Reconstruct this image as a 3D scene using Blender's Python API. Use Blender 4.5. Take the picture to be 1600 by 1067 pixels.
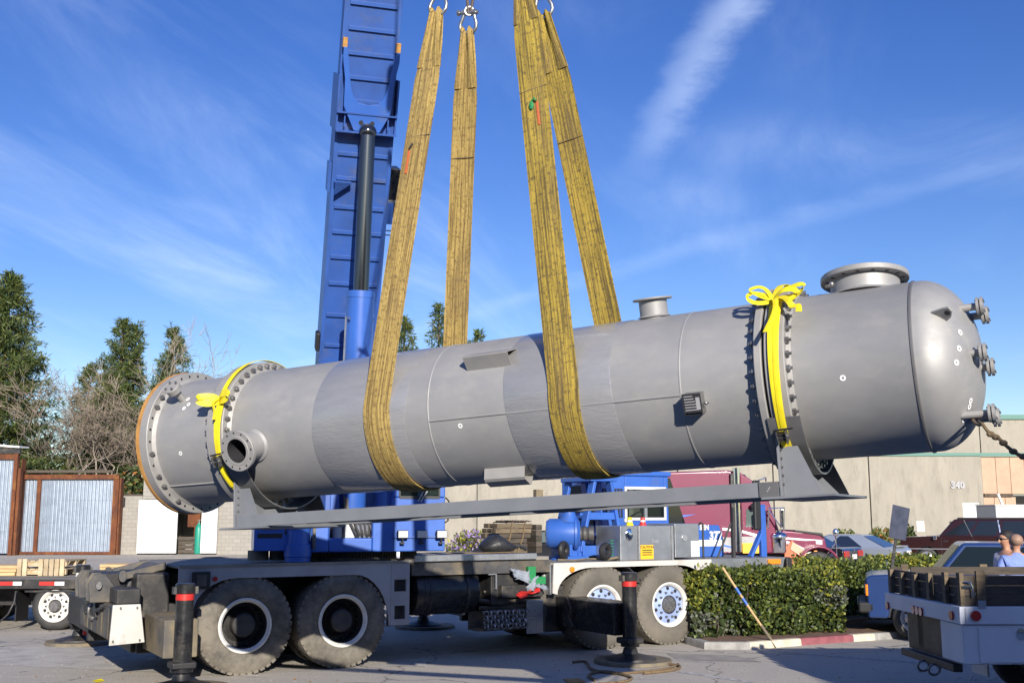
import bpy, math, random
from mathutils import Vector, Matrix
PI = math.pi
random.seed(7)
S = bpy.context.scene
COL = S.collection
for o in list(bpy.data.objects): bpy.data.objects.remove(o)

# ------------------------------------------------------------------ camera, sky, sun, exposure
CAM_H = 2.0; FPX = 1700.0; PITCH = math.atan((805-533.5)/FPX)
cd = bpy.data.cameras.new('camera'); cam = bpy.data.objects.new('camera', cd); COL.objects.link(cam)
cam.location = (0, 0, CAM_H); cam.rotation_euler = (PI/2+PITCH, 0, 0)
cd.sensor_width = 36; cd.lens = 36*FPX/1600; cd.clip_start = .1; cd.clip_end = 5000
S.camera = cam
SUN_EL = math.radians(19.2); SUN_AZ = math.radians(-13)      # azimuth the light travels to, from +Y towards +X
sd = bpy.data.lights.new('sun', 'SUN'); sd.energy = 5.0; sd.angle = math.radians(.5); sd.color = (1, .93, .83)
sun = bpy.data.objects.new('sun', sd); COL.objects.link(sun); sun.location = (8, -20, 20)
tr = Vector((math.sin(SUN_AZ)*math.cos(SUN_EL), math.cos(SUN_AZ)*math.cos(SUN_EL), -math.sin(SUN_EL)))
sun.rotation_euler = tr.to_track_quat('-Z', 'Y').to_euler()
W = bpy.data.worlds.new('World'); S.world = W; W.use_nodes = True
def world():
    N = W.node_tree.nodes; Lk = W.node_tree.links; N.clear()
    out = N.new('ShaderNodeOutputWorld'); bg = N.new('ShaderNodeBackground'); bg.inputs[1].default_value = .09
    sk = N.new('ShaderNodeTexSky'); sk.sky_type = 'NISHITA'; sk.sun_disc = False
    sk.sun_elevation = SUN_EL; sk.sun_rotation = math.atan2(-tr.x, -tr.y)
    sk.altitude = 100; sk.air_density = 1.0; sk.dust_density = .35; sk.ozone_density = 2.6
    hs = N.new('ShaderNodeHueSaturation'); hs.inputs['Hue'].default_value = .524; hs.inputs['Saturation'].default_value = 1.3; hs.inputs['Value'].default_value = 1.25; 
    Lk.new(sk.outputs[0], hs.inputs['Color'])
    geo = N.new('ShaderNodeTexCoord')
    # cirrus: project the view direction on a flat layer, stretch, and turn noise into thin wisps
    sep = N.new('ShaderNodeSeparateXYZ'); Lk.new(geo.outputs['Generated'], sep.inputs[0])
    mx = N.new('ShaderNodeMath'); mx.operation = 'MAXIMUM'; mx.inputs[1].default_value = .03; Lk.new(sep.outputs[2], mx.inputs[0])
    ad = N.new('ShaderNodeMath'); ad.operation = 'ADD'; ad.inputs[1].default_value = .12; Lk.new(mx.outputs[0], ad.inputs[0])
    def div(a):
        d = N.new('ShaderNodeMath'); d.operation = 'DIVIDE'; Lk.new(sep.outputs[a], d.inputs[0]); Lk.new(ad.outputs[0], d.inputs[1]); return d
    cx, cy = div(0), div(1)
    cmb = N.new('ShaderNodeCombineXYZ'); Lk.new(cx.outputs[0], cmb.inputs[0]); Lk.new(cy.outputs[0], cmb.inputs[1])
    def wisps(rot, sc, scale, lo, hi, detail=9, dist=.9):
        m0 = N.new('ShaderNodeMapping'); m0.inputs['Rotation'].default_value = (0, 0, -rot); Lk.new(cmb.outputs[0], m0.inputs[0])
        mp = N.new('ShaderNodeMapping'); mp.inputs['Scale'].default_value = sc; Lk.new(m0.outputs[0], mp.inputs[0])
        n = N.new('ShaderNodeTexNoise'); n.inputs['Scale'].default_value = scale; n.inputs['Detail'].default_value = detail
        n.inputs['Roughness'].default_value = .62; n.inputs['Distortion'].default_value = dist; Lk.new(mp.outputs[0], n.inputs[0])
        r = N.new('ShaderNodeMapRange'); r.interpolation_type = 'SMOOTHSTEP'; r.inputs[1].default_value = lo; r.inputs[2].default_value = hi
        Lk.new(n.outputs[0], r.inputs[0]); return r
    def sk2(px, py):
        v = 533.5-py; c, s = math.cos(PITCH), math.sin(PITCH); d = Vector((px-800, FPX*c-v*s, FPX*s+v*c)).normalized()
        return (d.x/(max(d.z, .03)+.12), d.y/(max(d.z, .03)+.12))
    w0, w1 = sk2(20, 90), sk2(330, 330)
    a = wisps(math.atan2(w1[1]-w0[1], w1[0]-w0[0]), (.42, 1.25, 1), 1.7, .40, .9)
    b = wisps(math.radians(10), (.5, .9, 1), .55, .44, .62, 3, .4)      # where the wisps gather
    # they thin out towards the right-hand half of the sky
    rr = N.new('ShaderNodeMapRange'); rr.interpolation_type = 'SMOOTHSTEP'
    rr.inputs[1].default_value = .25; rr.inputs[2].default_value = -.55; Lk.new(cx.outputs[0], rr.inputs[0])
    bb = N.new('ShaderNodeMath'); bb.operation = 'MULTIPLY_ADD'; Lk.new(rr.outputs[0], bb.inputs[0]); bb.inputs[1].default_value = .75
    Lk.new(b.outputs[0], bb.inputs[2])
    m = N.new('ShaderNodeMath'); m.operation = 'MULTIPLY'; Lk.new(a.outputs[0], m.inputs[0]); Lk.new(bb.outputs[0], m.inputs[1])
    # one old contrail: a soft band along a line on that layer
    def con(p0, p1, wid, amp, s0, s1):
        d = Vector((p1[0]-p0[0], p1[1]-p0[1])); L = d.length; d /= L; n = Vector((-d.y, d.x))
        dt = N.new('ShaderNodeVectorMath'); dt.operation = 'DOT_PRODUCT'; dt.inputs[1].default_value = (n.x, n.y, 0); Lk.new(cmb.outputs[0], dt.inputs[0])
        al = N.new('ShaderNodeVectorMath'); al.operation = 'DOT_PRODUCT'; al.inputs[1].default_value = (d.x, d.y, 0); Lk.new(cmb.outputs[0], al.inputs[0])
        nz = N.new('ShaderNodeTexNoise'); nz.inputs['Scale'].default_value = 5.5; nz.inputs['Detail'].default_value = 7; nz.inputs['Roughness'].default_value=.65; Lk.new(cmb.outputs[0], nz.inputs[0])
        off = N.new('ShaderNodeMath'); off.operation = 'SUBTRACT'; off.inputs[1].default_value = n.x*p0[0]+n.y*p0[1]; Lk.new(dt.outputs['Value'], off.inputs[0])
        wob = N.new('ShaderNodeMath'); wob.operation = 'MULTIPLY_ADD'; Lk.new(nz.outputs[0], wob.inputs[0]); wob.inputs[1].default_value = wid*1.5; Lk.new(off.outputs[0], wob.inputs[2])
        sb = N.new('ShaderNodeMath'); sb.operation = 'SUBTRACT'; sb.inputs[1].default_value = wid*.75; Lk.new(wob.outputs[0], sb.inputs[0])
        ab = N.new('ShaderNodeMath'); ab.operation = 'ABSOLUTE'; Lk.new(sb.outputs[0], ab.inputs[0])
        r = N.new('ShaderNodeMapRange'); r.interpolation_type = 'SMOOTHSTEP'; r.inputs[1].default_value = wid; r.inputs[2].default_value = 0; Lk.new(ab.outputs[0], r.inputs[0])
        a0 = d.x*p0[0]+d.y*p0[1]
        e = N.new('ShaderNodeMapRange'); e.interpolation_type = 'SMOOTHSTEP'; e.inputs[1].default_value = a0+s1; e.inputs[2].default_value = a0+s0; Lk.new(al.outputs['Value'], e.inputs[0])
        k = N.new('ShaderNodeMath'); k.operation = 'MULTIPLY'; Lk.new(r.outputs[0], k.inputs[0]); Lk.new(e.outputs[0], k.inputs[1])
        k3 = N.new('ShaderNodeMath'); k3.operation = 'MULTIPLY'; Lk.new(k.outputs[0], k3.inputs[0]); Lk.new(nz.outputs[0], k3.inputs[1])
        k2 = N.new('ShaderNodeMath'); k2.operation = 'MULTIPLY'; k2.inputs[1].default_value = amp; Lk.new(k3.outputs[0], k2.inputs[0]); return k2
    p0, p1 = sk2(1150, 0), sk2(1000, 260)
    L = math.dist(p0, p1)
    c1 = con(p0, p1, .07, .5, L*.35, L*1.25)
    p2, p3 = sk2(1040, 400), sk2(1600, 250)
    c2 = con(p2, p3, .09, .16, -1, 4)
    s1 = N.new('ShaderNodeMath'); s1.operation = 'MAXIMUM'; Lk.new(c1.outputs[0], s1.inputs[0]); Lk.new(c2.outputs[0], s1.inputs[1])
    m2 = N.new('ShaderNodeMath'); m2.operation = 'MULTIPLY'; m2.inputs[1].default_value = .27; Lk.new(m.outputs[0], m2.inputs[0])
    s2 = N.new('ShaderNodeMath'); s2.operation = 'ADD'; s2.use_clamp = True; Lk.new(m2.outputs[0], s2.inputs[0]); Lk.new(s1.outputs[0], s2.inputs[1])
    mix = N.new('ShaderNodeMix'); mix.data_type = 'RGBA'; Lk.new(s2.outputs[0], mix.inputs['Factor'])
    Lk.new(hs.outputs[0], mix.inputs['A']); mix.inputs['B'].default_value = (9.0, 10.5, 13.0, 1)
    Lk.new(mix.outputs['Result'], bg.inputs[0]); Lk.new(bg.outputs[0], out.inputs[0])
world()
S.view_settings.view_transform = 'Standard'; S.view_settings.look = 'None'; S.view_settings.exposure = .42; S.view_settings.gamma = 1
S.view_settings.use_curve_mapping = False
S.render.engine = 'CYCLES'; S.cycles.max_bounces = 6; S.cycles.transparent_max_bounces = 12

# ------------------------------------------------------------------ measuring helpers (pixel of the 1600x1067 photo -> place)
_c, _s = math.cos(PITCH), math.sin(PITCH)
EYE = Vector((0, 0, CAM_H))
def ray(x, y):
    v = 533.5-y
    return Vector((x-800., FPX*_c-v*_s, FPX*_s+v*_c))
def at(x, y, Y): d = ray(x, y); return EYE+d*(Y/d.y)
def gr(x, y, z=0): d = ray(x, y); return EYE+d*((z-CAM_H)/d.z)
def onplane(x, y, p, n): d = ray(x, y); return EYE+d*((p-EYE).dot(n)/d.dot(n))

# ------------------------------------------------------------------ mesh building
class MB:
    def __init__(self): self.v = []; self.f = []; self.uv = None; self.mi = []; self.cm = 0
    def add(self, vs, fs):
        b = len(self.v); self.v += [tuple(p) for p in vs]; self.f += [tuple(i+b for i in q) for q in fs]; self.mi += [self.cm]*len(fs); return self
    def m(self, i): self.cm = i; return self
    def box(self, x0, x1, y0, y1, z0, z1, M=None):
        vs = [Vector(p) for p in ((x0,y0,z0),(x1,y0,z0),(x1,y1,z0),(x0,y1,z0),(x0,y0,z1),(x1,y0,z1),(x1,y1,z1),(x0,y1,z1))]
        if M: vs = [M @ p for p in vs]
        return self.add(vs, [(0,3,2,1),(4,5,6,7),(0,1,5,4),(1,2,6,5),(2,3,7,6),(3,0,4,7)])
    def bar(self, p0, p1, w, h, up=(0, 0, 1)):
        p0, p1 = Vector(p0), Vector(p1); d = (p1-p0); L = d.length; d.normalize(); up = Vector(up)
        if abs(d.dot(up)) > .98: up = Vector((0, 1, 0))
        s = d.cross(up).normalized(); t = s.cross(d)
        M = Matrix((d, s, t)).transposed().to_4x4(); M.translation = p0
        return self.box(0, L, -w/2, w/2, -h/2, h/2, M)
    def cyl(self, p0, p1, r0, r1=None, n=16, cap=True):
        if r1 is None: r1 = r0
        p0, p1 = Vector(p0), Vector(p1); d = (p1-p0).normalized()
        a = Vector((0, 0, 1)) if abs(d.z) < .9 else Vector((1, 0, 0))
        s = d.cross(a).normalized(); t = d.cross(s)
        vs = []; fs = []
        for p, r in ((p0, r0), (p1, r1)):
            for i in range(n): q = 2*PI*i/n; vs.append(p+(s*math.cos(q)+t*math.sin(q))*r)
        for i in range(n): j = (i+1) % n; fs.append((i, i+n, j+n, j))
        if cap: fs.append(tuple(range(n))); fs.append(tuple(range(2*n-1, n-1, -1)))
        return self.add(vs, fs)
    def tube(self, pts, r, n=8, cap=True, rs=None):
        pts = [Vector(p) for p in pts]; vs = []; fs = []; prev = None
        for k, p in enumerate(pts):
            d = (pts[min(k+1, len(pts)-1)]-pts[max(k-1, 0)]).normalized()
            if prev is None:
                a = Vector((0, 0, 1)) if abs(d.z) < .9 else Vector((1, 0, 0)); s = d.cross(a).normalized()
            else: s = (prev-d*prev.dot(d)).normalized()
            prev = s; t = d.cross(s); rr = rs[k] if rs else r
            for i in range(n): q = 2*PI*i/n; vs.append(p+(s*math.cos(q)+t*math.sin(q))*rr)
        for k in range(len(pts)-1):
            for i in range(n): j = (i+1) % n; fs.append((k*n+i, k*n+j, k*n+n+j, k*n+n+i))
        if cap: fs.append(tuple(range(n-1, -1, -1))); b = (len(pts)-1)*n; fs.append(tuple(range(b, b+n)))
        return self.add(vs, fs)
    def lathe(self, prof, o=(0, 0, 0), ax=(0, 0, 1), n=24, closed=False, a0=0, a1=2*PI):
        # prof: (radius, height) pairs
        o = Vector(o); d = Vector(ax).normalized(); a = Vector((0, 0, 1)) if abs(d.z) < .9 else Vector((1, 0, 0))
        s = d.cross(a).normalized(); t = d.cross(s); vs = []; fs = []; full = abs(a1-a0-2*PI) < 1e-6
        m = n if full else n+1
        for r, h in prof:
            for i in range(m):
                q = a0+(a1-a0)*i/n; vs.append(o+d*h+(s*math.cos(q)+t*math.sin(q))*max(r, 1e-5))
        K = len(prof); rng = range(K) if closed else range(K-1)
        for k in rng:
            k2 = (k+1) % K
            for i in range(n):
                j = (i+1) % m; fs.append((k*m+i, k*m+j, k2*m+j, k2*m+i))
        return self.add(vs, fs)
    def prism(self, poly, o, ux, uy, th):
        # polygon in the plane (ux, uy) at o, thickened by th along ux x uy
        o, ux, uy = Vector(o), Vector(ux), Vector(uy); nz = ux.cross(uy).normalized()*th; n = len(poly)
        vs = [o+ux*p[0]+uy*p[1] for p in poly]; vs += [p+nz for p in vs]
        fs = [tuple(range(n-1, -1, -1)), tuple(range(n, 2*n))]
        for i in range(n): j = (i+1) % n; fs.append((i, j, j+n, i+n))
        return self.add(vs, fs)
    def sphere(self, c, r, n=12, m=8, sc=(1, 1, 1)):
        c = Vector(c); vs = []; fs = []
        for k in range(m+1):
            th = PI*k/m
            for i in range(n):
                q = 2*PI*i/n; vs.append(c+Vector((math.sin(th)*math.cos(q)*r*sc[0], math.sin(th)*math.sin(q)*r*sc[1], math.cos(th)*r*sc[2])))
        for k in range(m):
            for i in range(n): j = (i+1) % n; fs.append((k*n+i, k*n+n+i, k*n+n+j, k*n+j))
        return self.add(vs, fs)
    def xf(self, M): self.v = [tuple(M @ Vector(p)) for p in self.v]; return self
    def mesh(self, name):
        me = bpy.data.meshes.new(name); me.from_pydata(self.v, [], self.f); me.update(); return me

def tag(o, label=None, cat=None, group=None, kind=None):
    if label: o['label'] = label
    if cat: o['category'] = cat
    if group: o['group'] = group
    if kind: o['kind'] = kind
    return o
def obj(name, mb, mat, parent=None, bevel=0, smooth=32, kind=None, label=None, fixn=True, seg=2):
    me = mb.mesh(name) if isinstance(mb, MB) else mb
    for m_ in (mat if isinstance(mat, (list, tuple)) else [mat]): me.materials.append(m_)
    if isinstance(mb, MB):
        if len(me.materials) > 1: me.polygons.foreach_set('material_index', mb.mi)
        if fixn:
            import bmesh
            bm = bmesh.new(); bm.from_mesh(me); bmesh.ops.recalc_face_normals(bm, faces=bm.faces); bm.to_mesh(me); bm.free()
    if smooth:
        me.shade_smooth(); me.set_sharp_from_angle(angle=math.radians(smooth))
    o = bpy.data.objects.new(name, me); COL.objects.link(o)
    if parent: o.parent = parent
    if bevel:
        b = o.modifiers.new('bevel', 'BEVEL'); b.width = bevel; b.segments = seg; b.limit_method = 'ANGLE'; b.angle_limit = math.radians(40)
        b.harden_normals = True
    if kind: o['kind'] = kind
    if label: o['label'] = label
    return o
def thing(name, label, cat, loc=(0, 0, 0), rotz=0, group=None, M=None):
    o = bpy.data.objects.new(name, None); COL.objects.link(o); o.empty_display_size = .3
    if M is not None: o.matrix_world = M
    else: o.location = loc; o.rotation_euler = (0, 0, rotz)
    return tag(o, label, cat, group)
def dup(o, parent=None):
    c = o.copy(); COL.objects.link(c); c.parent = parent
    for ch in [x for x in ALLCH.get(o.name, [])] or list(o.children): dup(ch, c)
    return c
ALLCH = {}
def text_mesh(txt, size, depth=.004, bold=0.0, spacing=1.0):
    cu = bpy.data.curves.new('lettering', 'FONT'); cu.body = txt; cu.size = size; cu.extrude = depth/2; cu.offset = bold
    cu.align_x = 'CENTER'; cu.align_y = 'CENTER'; cu.space_character = spacing; cu.resolution_u = 3
    t = bpy.data.objects.new('lettering_tmp', cu); COL.objects.link(t)
    dg = bpy.context.evaluated_depsgraph_get(); me = bpy.data.meshes.new_from_object(t.evaluated_get(dg))
    bpy.data.objects.remove(t); return me
def text_on(name, txt, size, mat, parent, loc, ux, uy, depth=.006, bold=0.0, spacing=1.0):
    me = text_mesh(txt, size, depth, bold, spacing); ux, uy = Vector(ux).normalized(), Vector(uy).normalized(); M = Matrix((ux, uy, ux.cross(uy))).transposed().to_4x4(); M.translation = Vector(loc)
    me.transform(M); me.materials.clear(); return obj(name, me, mat, parent, smooth=0)

# ------------------------------------------------------------------ materials
def mat(name, col, rough=.5, metal=0., col2=None, nscale=4., lo=.4, hi=.65, bump=0., bscale=60., bdist=.01, spec=.5, stretch=(1, 1, 1), var=.0, coat=0., dirt=None, dlo=.5, dhi=.75, dscale=1.2, rvar=.0, detail=6):
    m = bpy.data.materials.new(name); m.use_nodes = True; N = m.node_tree.nodes; Lk = m.node_tree.links
    p = N['Principled BSDF']; p.inputs['Roughness'].default_value = rough; p.inputs['Metallic'].default_value = metal
    p.inputs['Specular IOR Level'].default_value = spec; p.inputs['Coat Weight'].default_value = coat; p.inputs['Coat Roughness'].default_value = .08
    c4 = (*col, 1)
    tc = N.new('ShaderNodeTexCoord'); mp = N.new('ShaderNodeMapping'); mp.inputs['Scale'].default_value = stretch
    Lk.new(tc.outputs['Object'], mp.inputs[0])
    oi = N.new('ShaderNodeObjectInfo')
    vm = N.new('ShaderNodeVectorMath'); vm.operation = 'SCALE'; vm.inputs[0].default_value = (37, 17, 29); Lk.new(oi.outputs['Random'], vm.inputs['Scale'])
    Lk.new(vm.outputs[0], mp.inputs['Location'])
    def noise(sc, det=detail, rg=.6, src=mp):
        n = N.new('ShaderNodeTexNoise'); n.inputs['Scale'].default_value = sc; n.inputs['Detail'].default_value = det; n.inputs['Roughness'].default_value = rg
        Lk.new(src.outputs[0], n.inputs[0]); return n
    def rng(n, a, b, o0=0., o1=1.):
        r = N.new('ShaderNodeMapRange'); r.inputs[1].default_value = a; r.inputs[2].default_value = b; r.inputs[3].default_value = o0; r.inputs[4].default_value = o1
        Lk.new(n, r.inputs[0]); return r.outputs[0]
    cur = None
    def mixc(fac, A, B):
        x = N.new('ShaderNodeMix'); x.data_type = 'RGBA'; Lk.new(fac, x.inputs['Factor'])
        if isinstance(A, tuple): x.inputs['A'].default_value = A
        else: Lk.new(A, x.inputs['A'])
        x.inputs['B'].default_value = B; return x.outputs['Result']
    cur = c4
    if col2: cur = mixc(rng(noise(nscale).outputs[0], lo, hi), cur, (*col2, 1))
    if dirt: cur = mixc(rng(noise(dscale, 8, .7).outputs[0], dlo, dhi), cur, (*dirt, 1))
    if var:
        h = N.new('ShaderNodeHueSaturation')
        if isinstance(cur, tuple): h.inputs['Color'].default_value = cur
        else: Lk.new(cur, h.inputs['Color'])
        Lk.new(rng(oi.outputs['Random'], 0, 1, 1-var, 1+var), h.inputs['Value']); cur = h.outputs[0]
    if not isinstance(cur, tuple): Lk.new(cur, p.inputs['Base Color'])
    else: p.inputs['Base Color'].default_value = cur
    if rvar: Lk.new(rng(noise(nscale*2.3).outputs[0], .3, .7, max(rough-rvar, .02), min(rough+rvar, 1)), p.inputs['Roughness'])
    if bump:
        b = N.new('ShaderNodeBump'); b.inputs['Strength'].default_value = bump; b.inputs['Distance'].default_value = bdist
        Lk.new(noise(bscale, 5).outputs[0], b.inputs['Height']); Lk.new(b.outputs[0], p.inputs['Normal'])
    return m
M_ = {}
def defmat(k, *a, **kw): M_[k] = mat(k, *a, **kw); return M_[k]
defmat('vessel', (.375, .37, .36), .57, .34, (.315, .315, .315), 1.6, .32, .68, .3, 140, .0018, stretch=(1, 1.6, 1.6), dirt=(.405, .39, .365), dlo=.52, dhi=.72, dscale=2.6, rvar=.12, detail=9)
defmat('vessel_dark', (.16, .16, .16), .42, .4, (.21, .205, .2), 3, bump=.2, bscale=120, bdist=.002)
defmat('flange', (.32, .315, .305), .62, .3, (.37, .358, .34), 5, bump=.2, bscale=90, bdist=.002, rvar=.08)
defmat('saddle_paint', (.185, .195, .215), .5, 0, (.155, .165, .182), 3, bump=.15, bscale=80, bdist=.002)
defmat('bolt', (.3, .3, .3), .38, .7, (.16, .15, .14), 30)
defmat('gasket_wood', (.5, .26, .07), .75, 0, (.36, .18, .05), 9)
defmat('bore', (.05, .05, .055), .35, .3)
defmat('sticker', (.8, .8, .8), .6)
defmat('wrap', (.375, .373, .372), .33, .34, (.33, .33, .335), 5, bump=.35, bscale=26, bdist=.012, stretch=(.5, 2, 2), coat=.6)
defmat('blue', (.036, .125, .47), .42, 0, (.03, .105, .4), 1.7, coat=.25, dirt=(.10, .12, .17), dlo=.56, dhi=.85, dscale=1.6, bump=.05, bscale=30, rvar=.06)
defmat('boom_blue', (.032, .098, .36), .45, 0, (.03, .075, .26), 1.6, lo=.45, hi=.7, coat=.15, dirt=(.12, .125, .15), dlo=.54, dhi=.85, dscale=1.5, rvar=.06)
defmat('black_dirty', (.018, .018, .02), .5, 0, (.035, .034, .033), 5, dirt=(.13, .11, .085), dlo=.52, dhi=.8, dscale=2.6, bump=.2, bscale=50, bdist=.004)
defmat('black_oily', (.014, .014, .016), .3, 0, (.03, .03, .03), 6, dirt=(.12, .105, .085), dlo=.58, dhi=.85, dscale=3.2, rvar=.1)
defmat('grey_dirty', (.075, .075, .078), .55, 0, (.04, .04, .042), 4, dirt=(.2, .16, .10), dlo=.45, dhi=.75, dscale=2.2, bump=.25, bscale=40, bdist=.004)
defmat('rust_dirty', (.2, .165, .11), .75, 0, (.09, .085, .08), 3.5, dirt=(.24, .18, .09), dlo=.45, dhi=.75, dscale=2.5, bump=.3, bscale=40, bdist=.004)
defmat('deck_top', (.24, .225, .195), .75, 0, (.16, .15, .135), 3, dirt=(.32, .29, .24), dscale=2, bump=.2, bscale=60, bdist=.003)
defmat('fender', (.36, .36, .37), .5, 0, (.29, .29, .3), 2.5, dirt=(.2, .18, .15), dlo=.58, dhi=.85, dscale=2.4)
defmat('white', (.78, .78, .77), .45, 0, (.68, .68, .67), 3)
defmat('white_dirty', (.54, .53, .5), .6, 0, (.5, .48, .44), 4, dirt=(.3, .26, .2), dlo=.56, dhi=.8, dscale=3)
defmat('alu', (.48, .49, .5), .34, .75, (.4, .41, .43), 3, rvar=.1, bump=.1, bscale=8, bdist=.006)
defmat('alu_bright', (.62, .63, .64), .28, .75, (.5, .51, .53), 4, rvar=.08)
defmat('chrome', (.75, .76, .78), .1, 1., rvar=.04)
defmat('rod', (.10, .105, .12), .14, .9)
defmat('rubber', (.048, .045, .041), .85, 0, (.035, .034, .032), 3, dirt=(.2, .178, .142), dlo=.32, dhi=.6, dscale=2.6, bump=.3, bscale=70, bdist=.004)
defmat('rubber_dusty', (.115, .104, .086), .85, 0, (.165, .148, .12), 3, dirt=(.08, .075, .065), dlo=.5, dhi=.8, dscale=2.6, bump=.3, bscale=70, bdist=.004)
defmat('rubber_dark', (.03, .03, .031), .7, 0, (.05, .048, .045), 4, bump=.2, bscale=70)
defmat('rim_white', (.72, .71, .66), .4, 0, (.6, .58, .52), 5, dirt=(.3, .27, .2), dlo=.6, dhi=.85, dscale=7)
defmat('rim_blue', (.33, .42, .68), .42, .1, (.27, .35, .58), 5)
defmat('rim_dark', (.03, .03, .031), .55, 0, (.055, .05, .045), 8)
defmat('red', (.55, .03, .025), .45)
defmat('red_lens', (.4, .02, .015), .15, coat=.5)
defmat('amber', (.9, .25, .02), .2, coat=.5)
defmat('lens', (.8, .8, .78), .08, .35)
defmat('tape_blue', (.03, .13, .55), .5)
defmat('yellow', (.8, .62, .02), .42, 0, (.7, .52, .015), 6)
defmat('strap_yellow', (.85, .72, .02), .5, 0, (.75, .6, .015), 8, bump=.3, bscale=150, bdist=.003)
defmat('sign_yellow', (.8, .47, .02), .5)
defmat('ink', (.02, .02, .022), .6)
defmat('green', (.02, .22, .07), .5)
defmat('rag', (.2, .23, .28), .95, 0, (.3, .33, .37), 6)
defmat('tarp', (.02, .021, .023), .4, 0, (.035, .035, .037), 6, bump=.5, bscale=14, bdist=.04)
defmat('timber', (.17, .13, .082), .85, 0, (.1, .075, .048), 4, stretch=(1, 6, 6), bump=.4, bscale=20, bdist=.006, var=.25)
defmat('timber_dark', (.09, .072, .055), .85, 0, (.05, .042, .034), 4, stretch=(1, 6, 6), bump=.4, bscale=20, bdist=.006, var=.3)
defmat('lumber', (.62, .43, .22), .7, 0, (.52, .34, .16), 4, stretch=(1, 7, 7), var=.15)
defmat('pallet', (.52, .42, .28), .8, 0, (.38, .29, .17), 4, var=.2)
defmat('rust', (.16, .05, .016), .85, 0, (.085, .028, .013), 3, dirt=(.3, .13, .03), dlo=.55, dhi=.8, dscale=2, bump=.3, bscale=40, bdist=.004, stretch=(1, 1, .5))
defmat('galv', (.3, .35, .42), .4, .4, (.25, .295, .36), 2.5, dirt=(.4, .42, .45), dlo=.6, dhi=.8, dscale=3, rvar=.08)
defmat('concrete_pale', (.44, .41, .36), .9, 0, (.38, .35, .3), 1, bump=.3, bscale=30, bdist=.01)
defmat('kerb_grey', (.34, .33, .31), .85, 0, (.22, .215, .2), 5, bump=.3, bscale=60, bdist=.004)
defmat('kerb_cream', (.62, .56, .44), .8, 0, (.5, .44, .33), 6, dirt=(.25, .23, .2), dlo=.6, dhi=.8, dscale=7, bump=.3, bscale=60, bdist=.004)
defmat('kerb_red', (.27, .085, .095), .75, 0, (.2, .06, .07), 6, dirt=(.5, .42, .42), dlo=.66, dhi=.78, dscale=9, bump=.3, bscale=60, bdist=.004)
defmat('soil', (.2, .12, .08), .95, 0, (.12, .075, .055), 9, bump=.8, bscale=25, bdist=.03)
defmat('brick', (.3, .2, .15), .9, 0, (.22, .14, .1), 12)
defmat('bark', (.12, .09, .065), .95, 0, (.07, .055, .04), 6, bump=.6, bscale=20, bdist=.02, stretch=(1, 1, .3))
defmat('bark_pale', (.36, .31, .25), .95, 0, (.26, .21, .17), 3)
defmat('twig', (.25, .205, .16), .95, 0, (.19, .15, .12), 3)
defmat('maroon', (.165, .012, .052), .3, 0, (.18, .014, .055), 1.5, coat=.6)
defmat('maroon_brown', (.03, .008, .007), .25, .2, coat=.7)
defmat('silver', (.42, .47, .55), .3, .5, coat=.6)
defmat('car_black', (.012, .013, .018), .2, 0, coat=.8)
defmat('car_blue', (.02, .05, .165), .3, .1, (.017, .043, .14), 2, coat=.5)
defmat('car_teal', (.035, .07, .085), .35, .1, coat=.5)
defmat('glass_dark', (.012, .016, .018), .05, 0, spec=.8)
defmat('glass_blue', (.015, .025, .05), .04, 0, spec=.9)
defmat('glass_green', (.1, .13, .12), .05, 0, spec=.9)
defmat('plastic', (.02, .02, .021), .5)
defmat('orange', (.5, .12, .04), .45)
defmat('peach_panel', (.62, .36, .24), .55)
defmat('truck_white', (.62, .66, .74), .4, 0, (.55, .58, .66), 2, dirt=(.35, .33, .3), dlo=.62, dhi=.85, dscale=2)
defmat('trim_green', (.09, .21, .175), .6)
defmat('peach', (.48, .32, .22), .7, 0, (.42, .28, .19), 2)
defmat('door_white', (.66, .66, .65), .5)
defmat('shade_grey', (.3, .3, .3), .8)
defmat('grey_box', (.5, .51, .5), .6, 0, (.45, .46, .45), 3)
defmat('teal_tank', (.02, .28, .2), .4)
defmat('sign_back', (.1, .11, .16), .45, .4, (.07, .08, .12), 6)
defmat('skin', (.5, .27, .17), .55, 0, (.42, .21, .13), 12)
defmat('hair', (.02, .016, .014), .7)
defmat('stubble', (.3, .19, .135), .6, 0, (.36, .22, .15), 20)
defmat('shirt_blue', (.23, .32, .68), .85, 0, (.2, .28, .6), 5, bump=.5, bscale=12, bdist=.03)
defmat('shirt_white', (.6, .59, .63), .85, 0, (.5, .5, .66), 14, lo=.52, hi=.6, bump=.4, bscale=12, bdist=.03)
defmat('trouser', (.035, .04, .06), .9)
defmat('rope', (.2, .14, .075), .9, 0, (.12, .085, .05), 40)
defmat('wire_rope', (.14, .105, .085), .6, .4, (.09, .07, .06), 60)
defmat('shackle', (.42, .43, .44), .35, .8, (.25, .24, .23), 20)
defmat('chain', (.5, .5, .5), .35, .8, (.16, .15, .14), 30)

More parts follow.
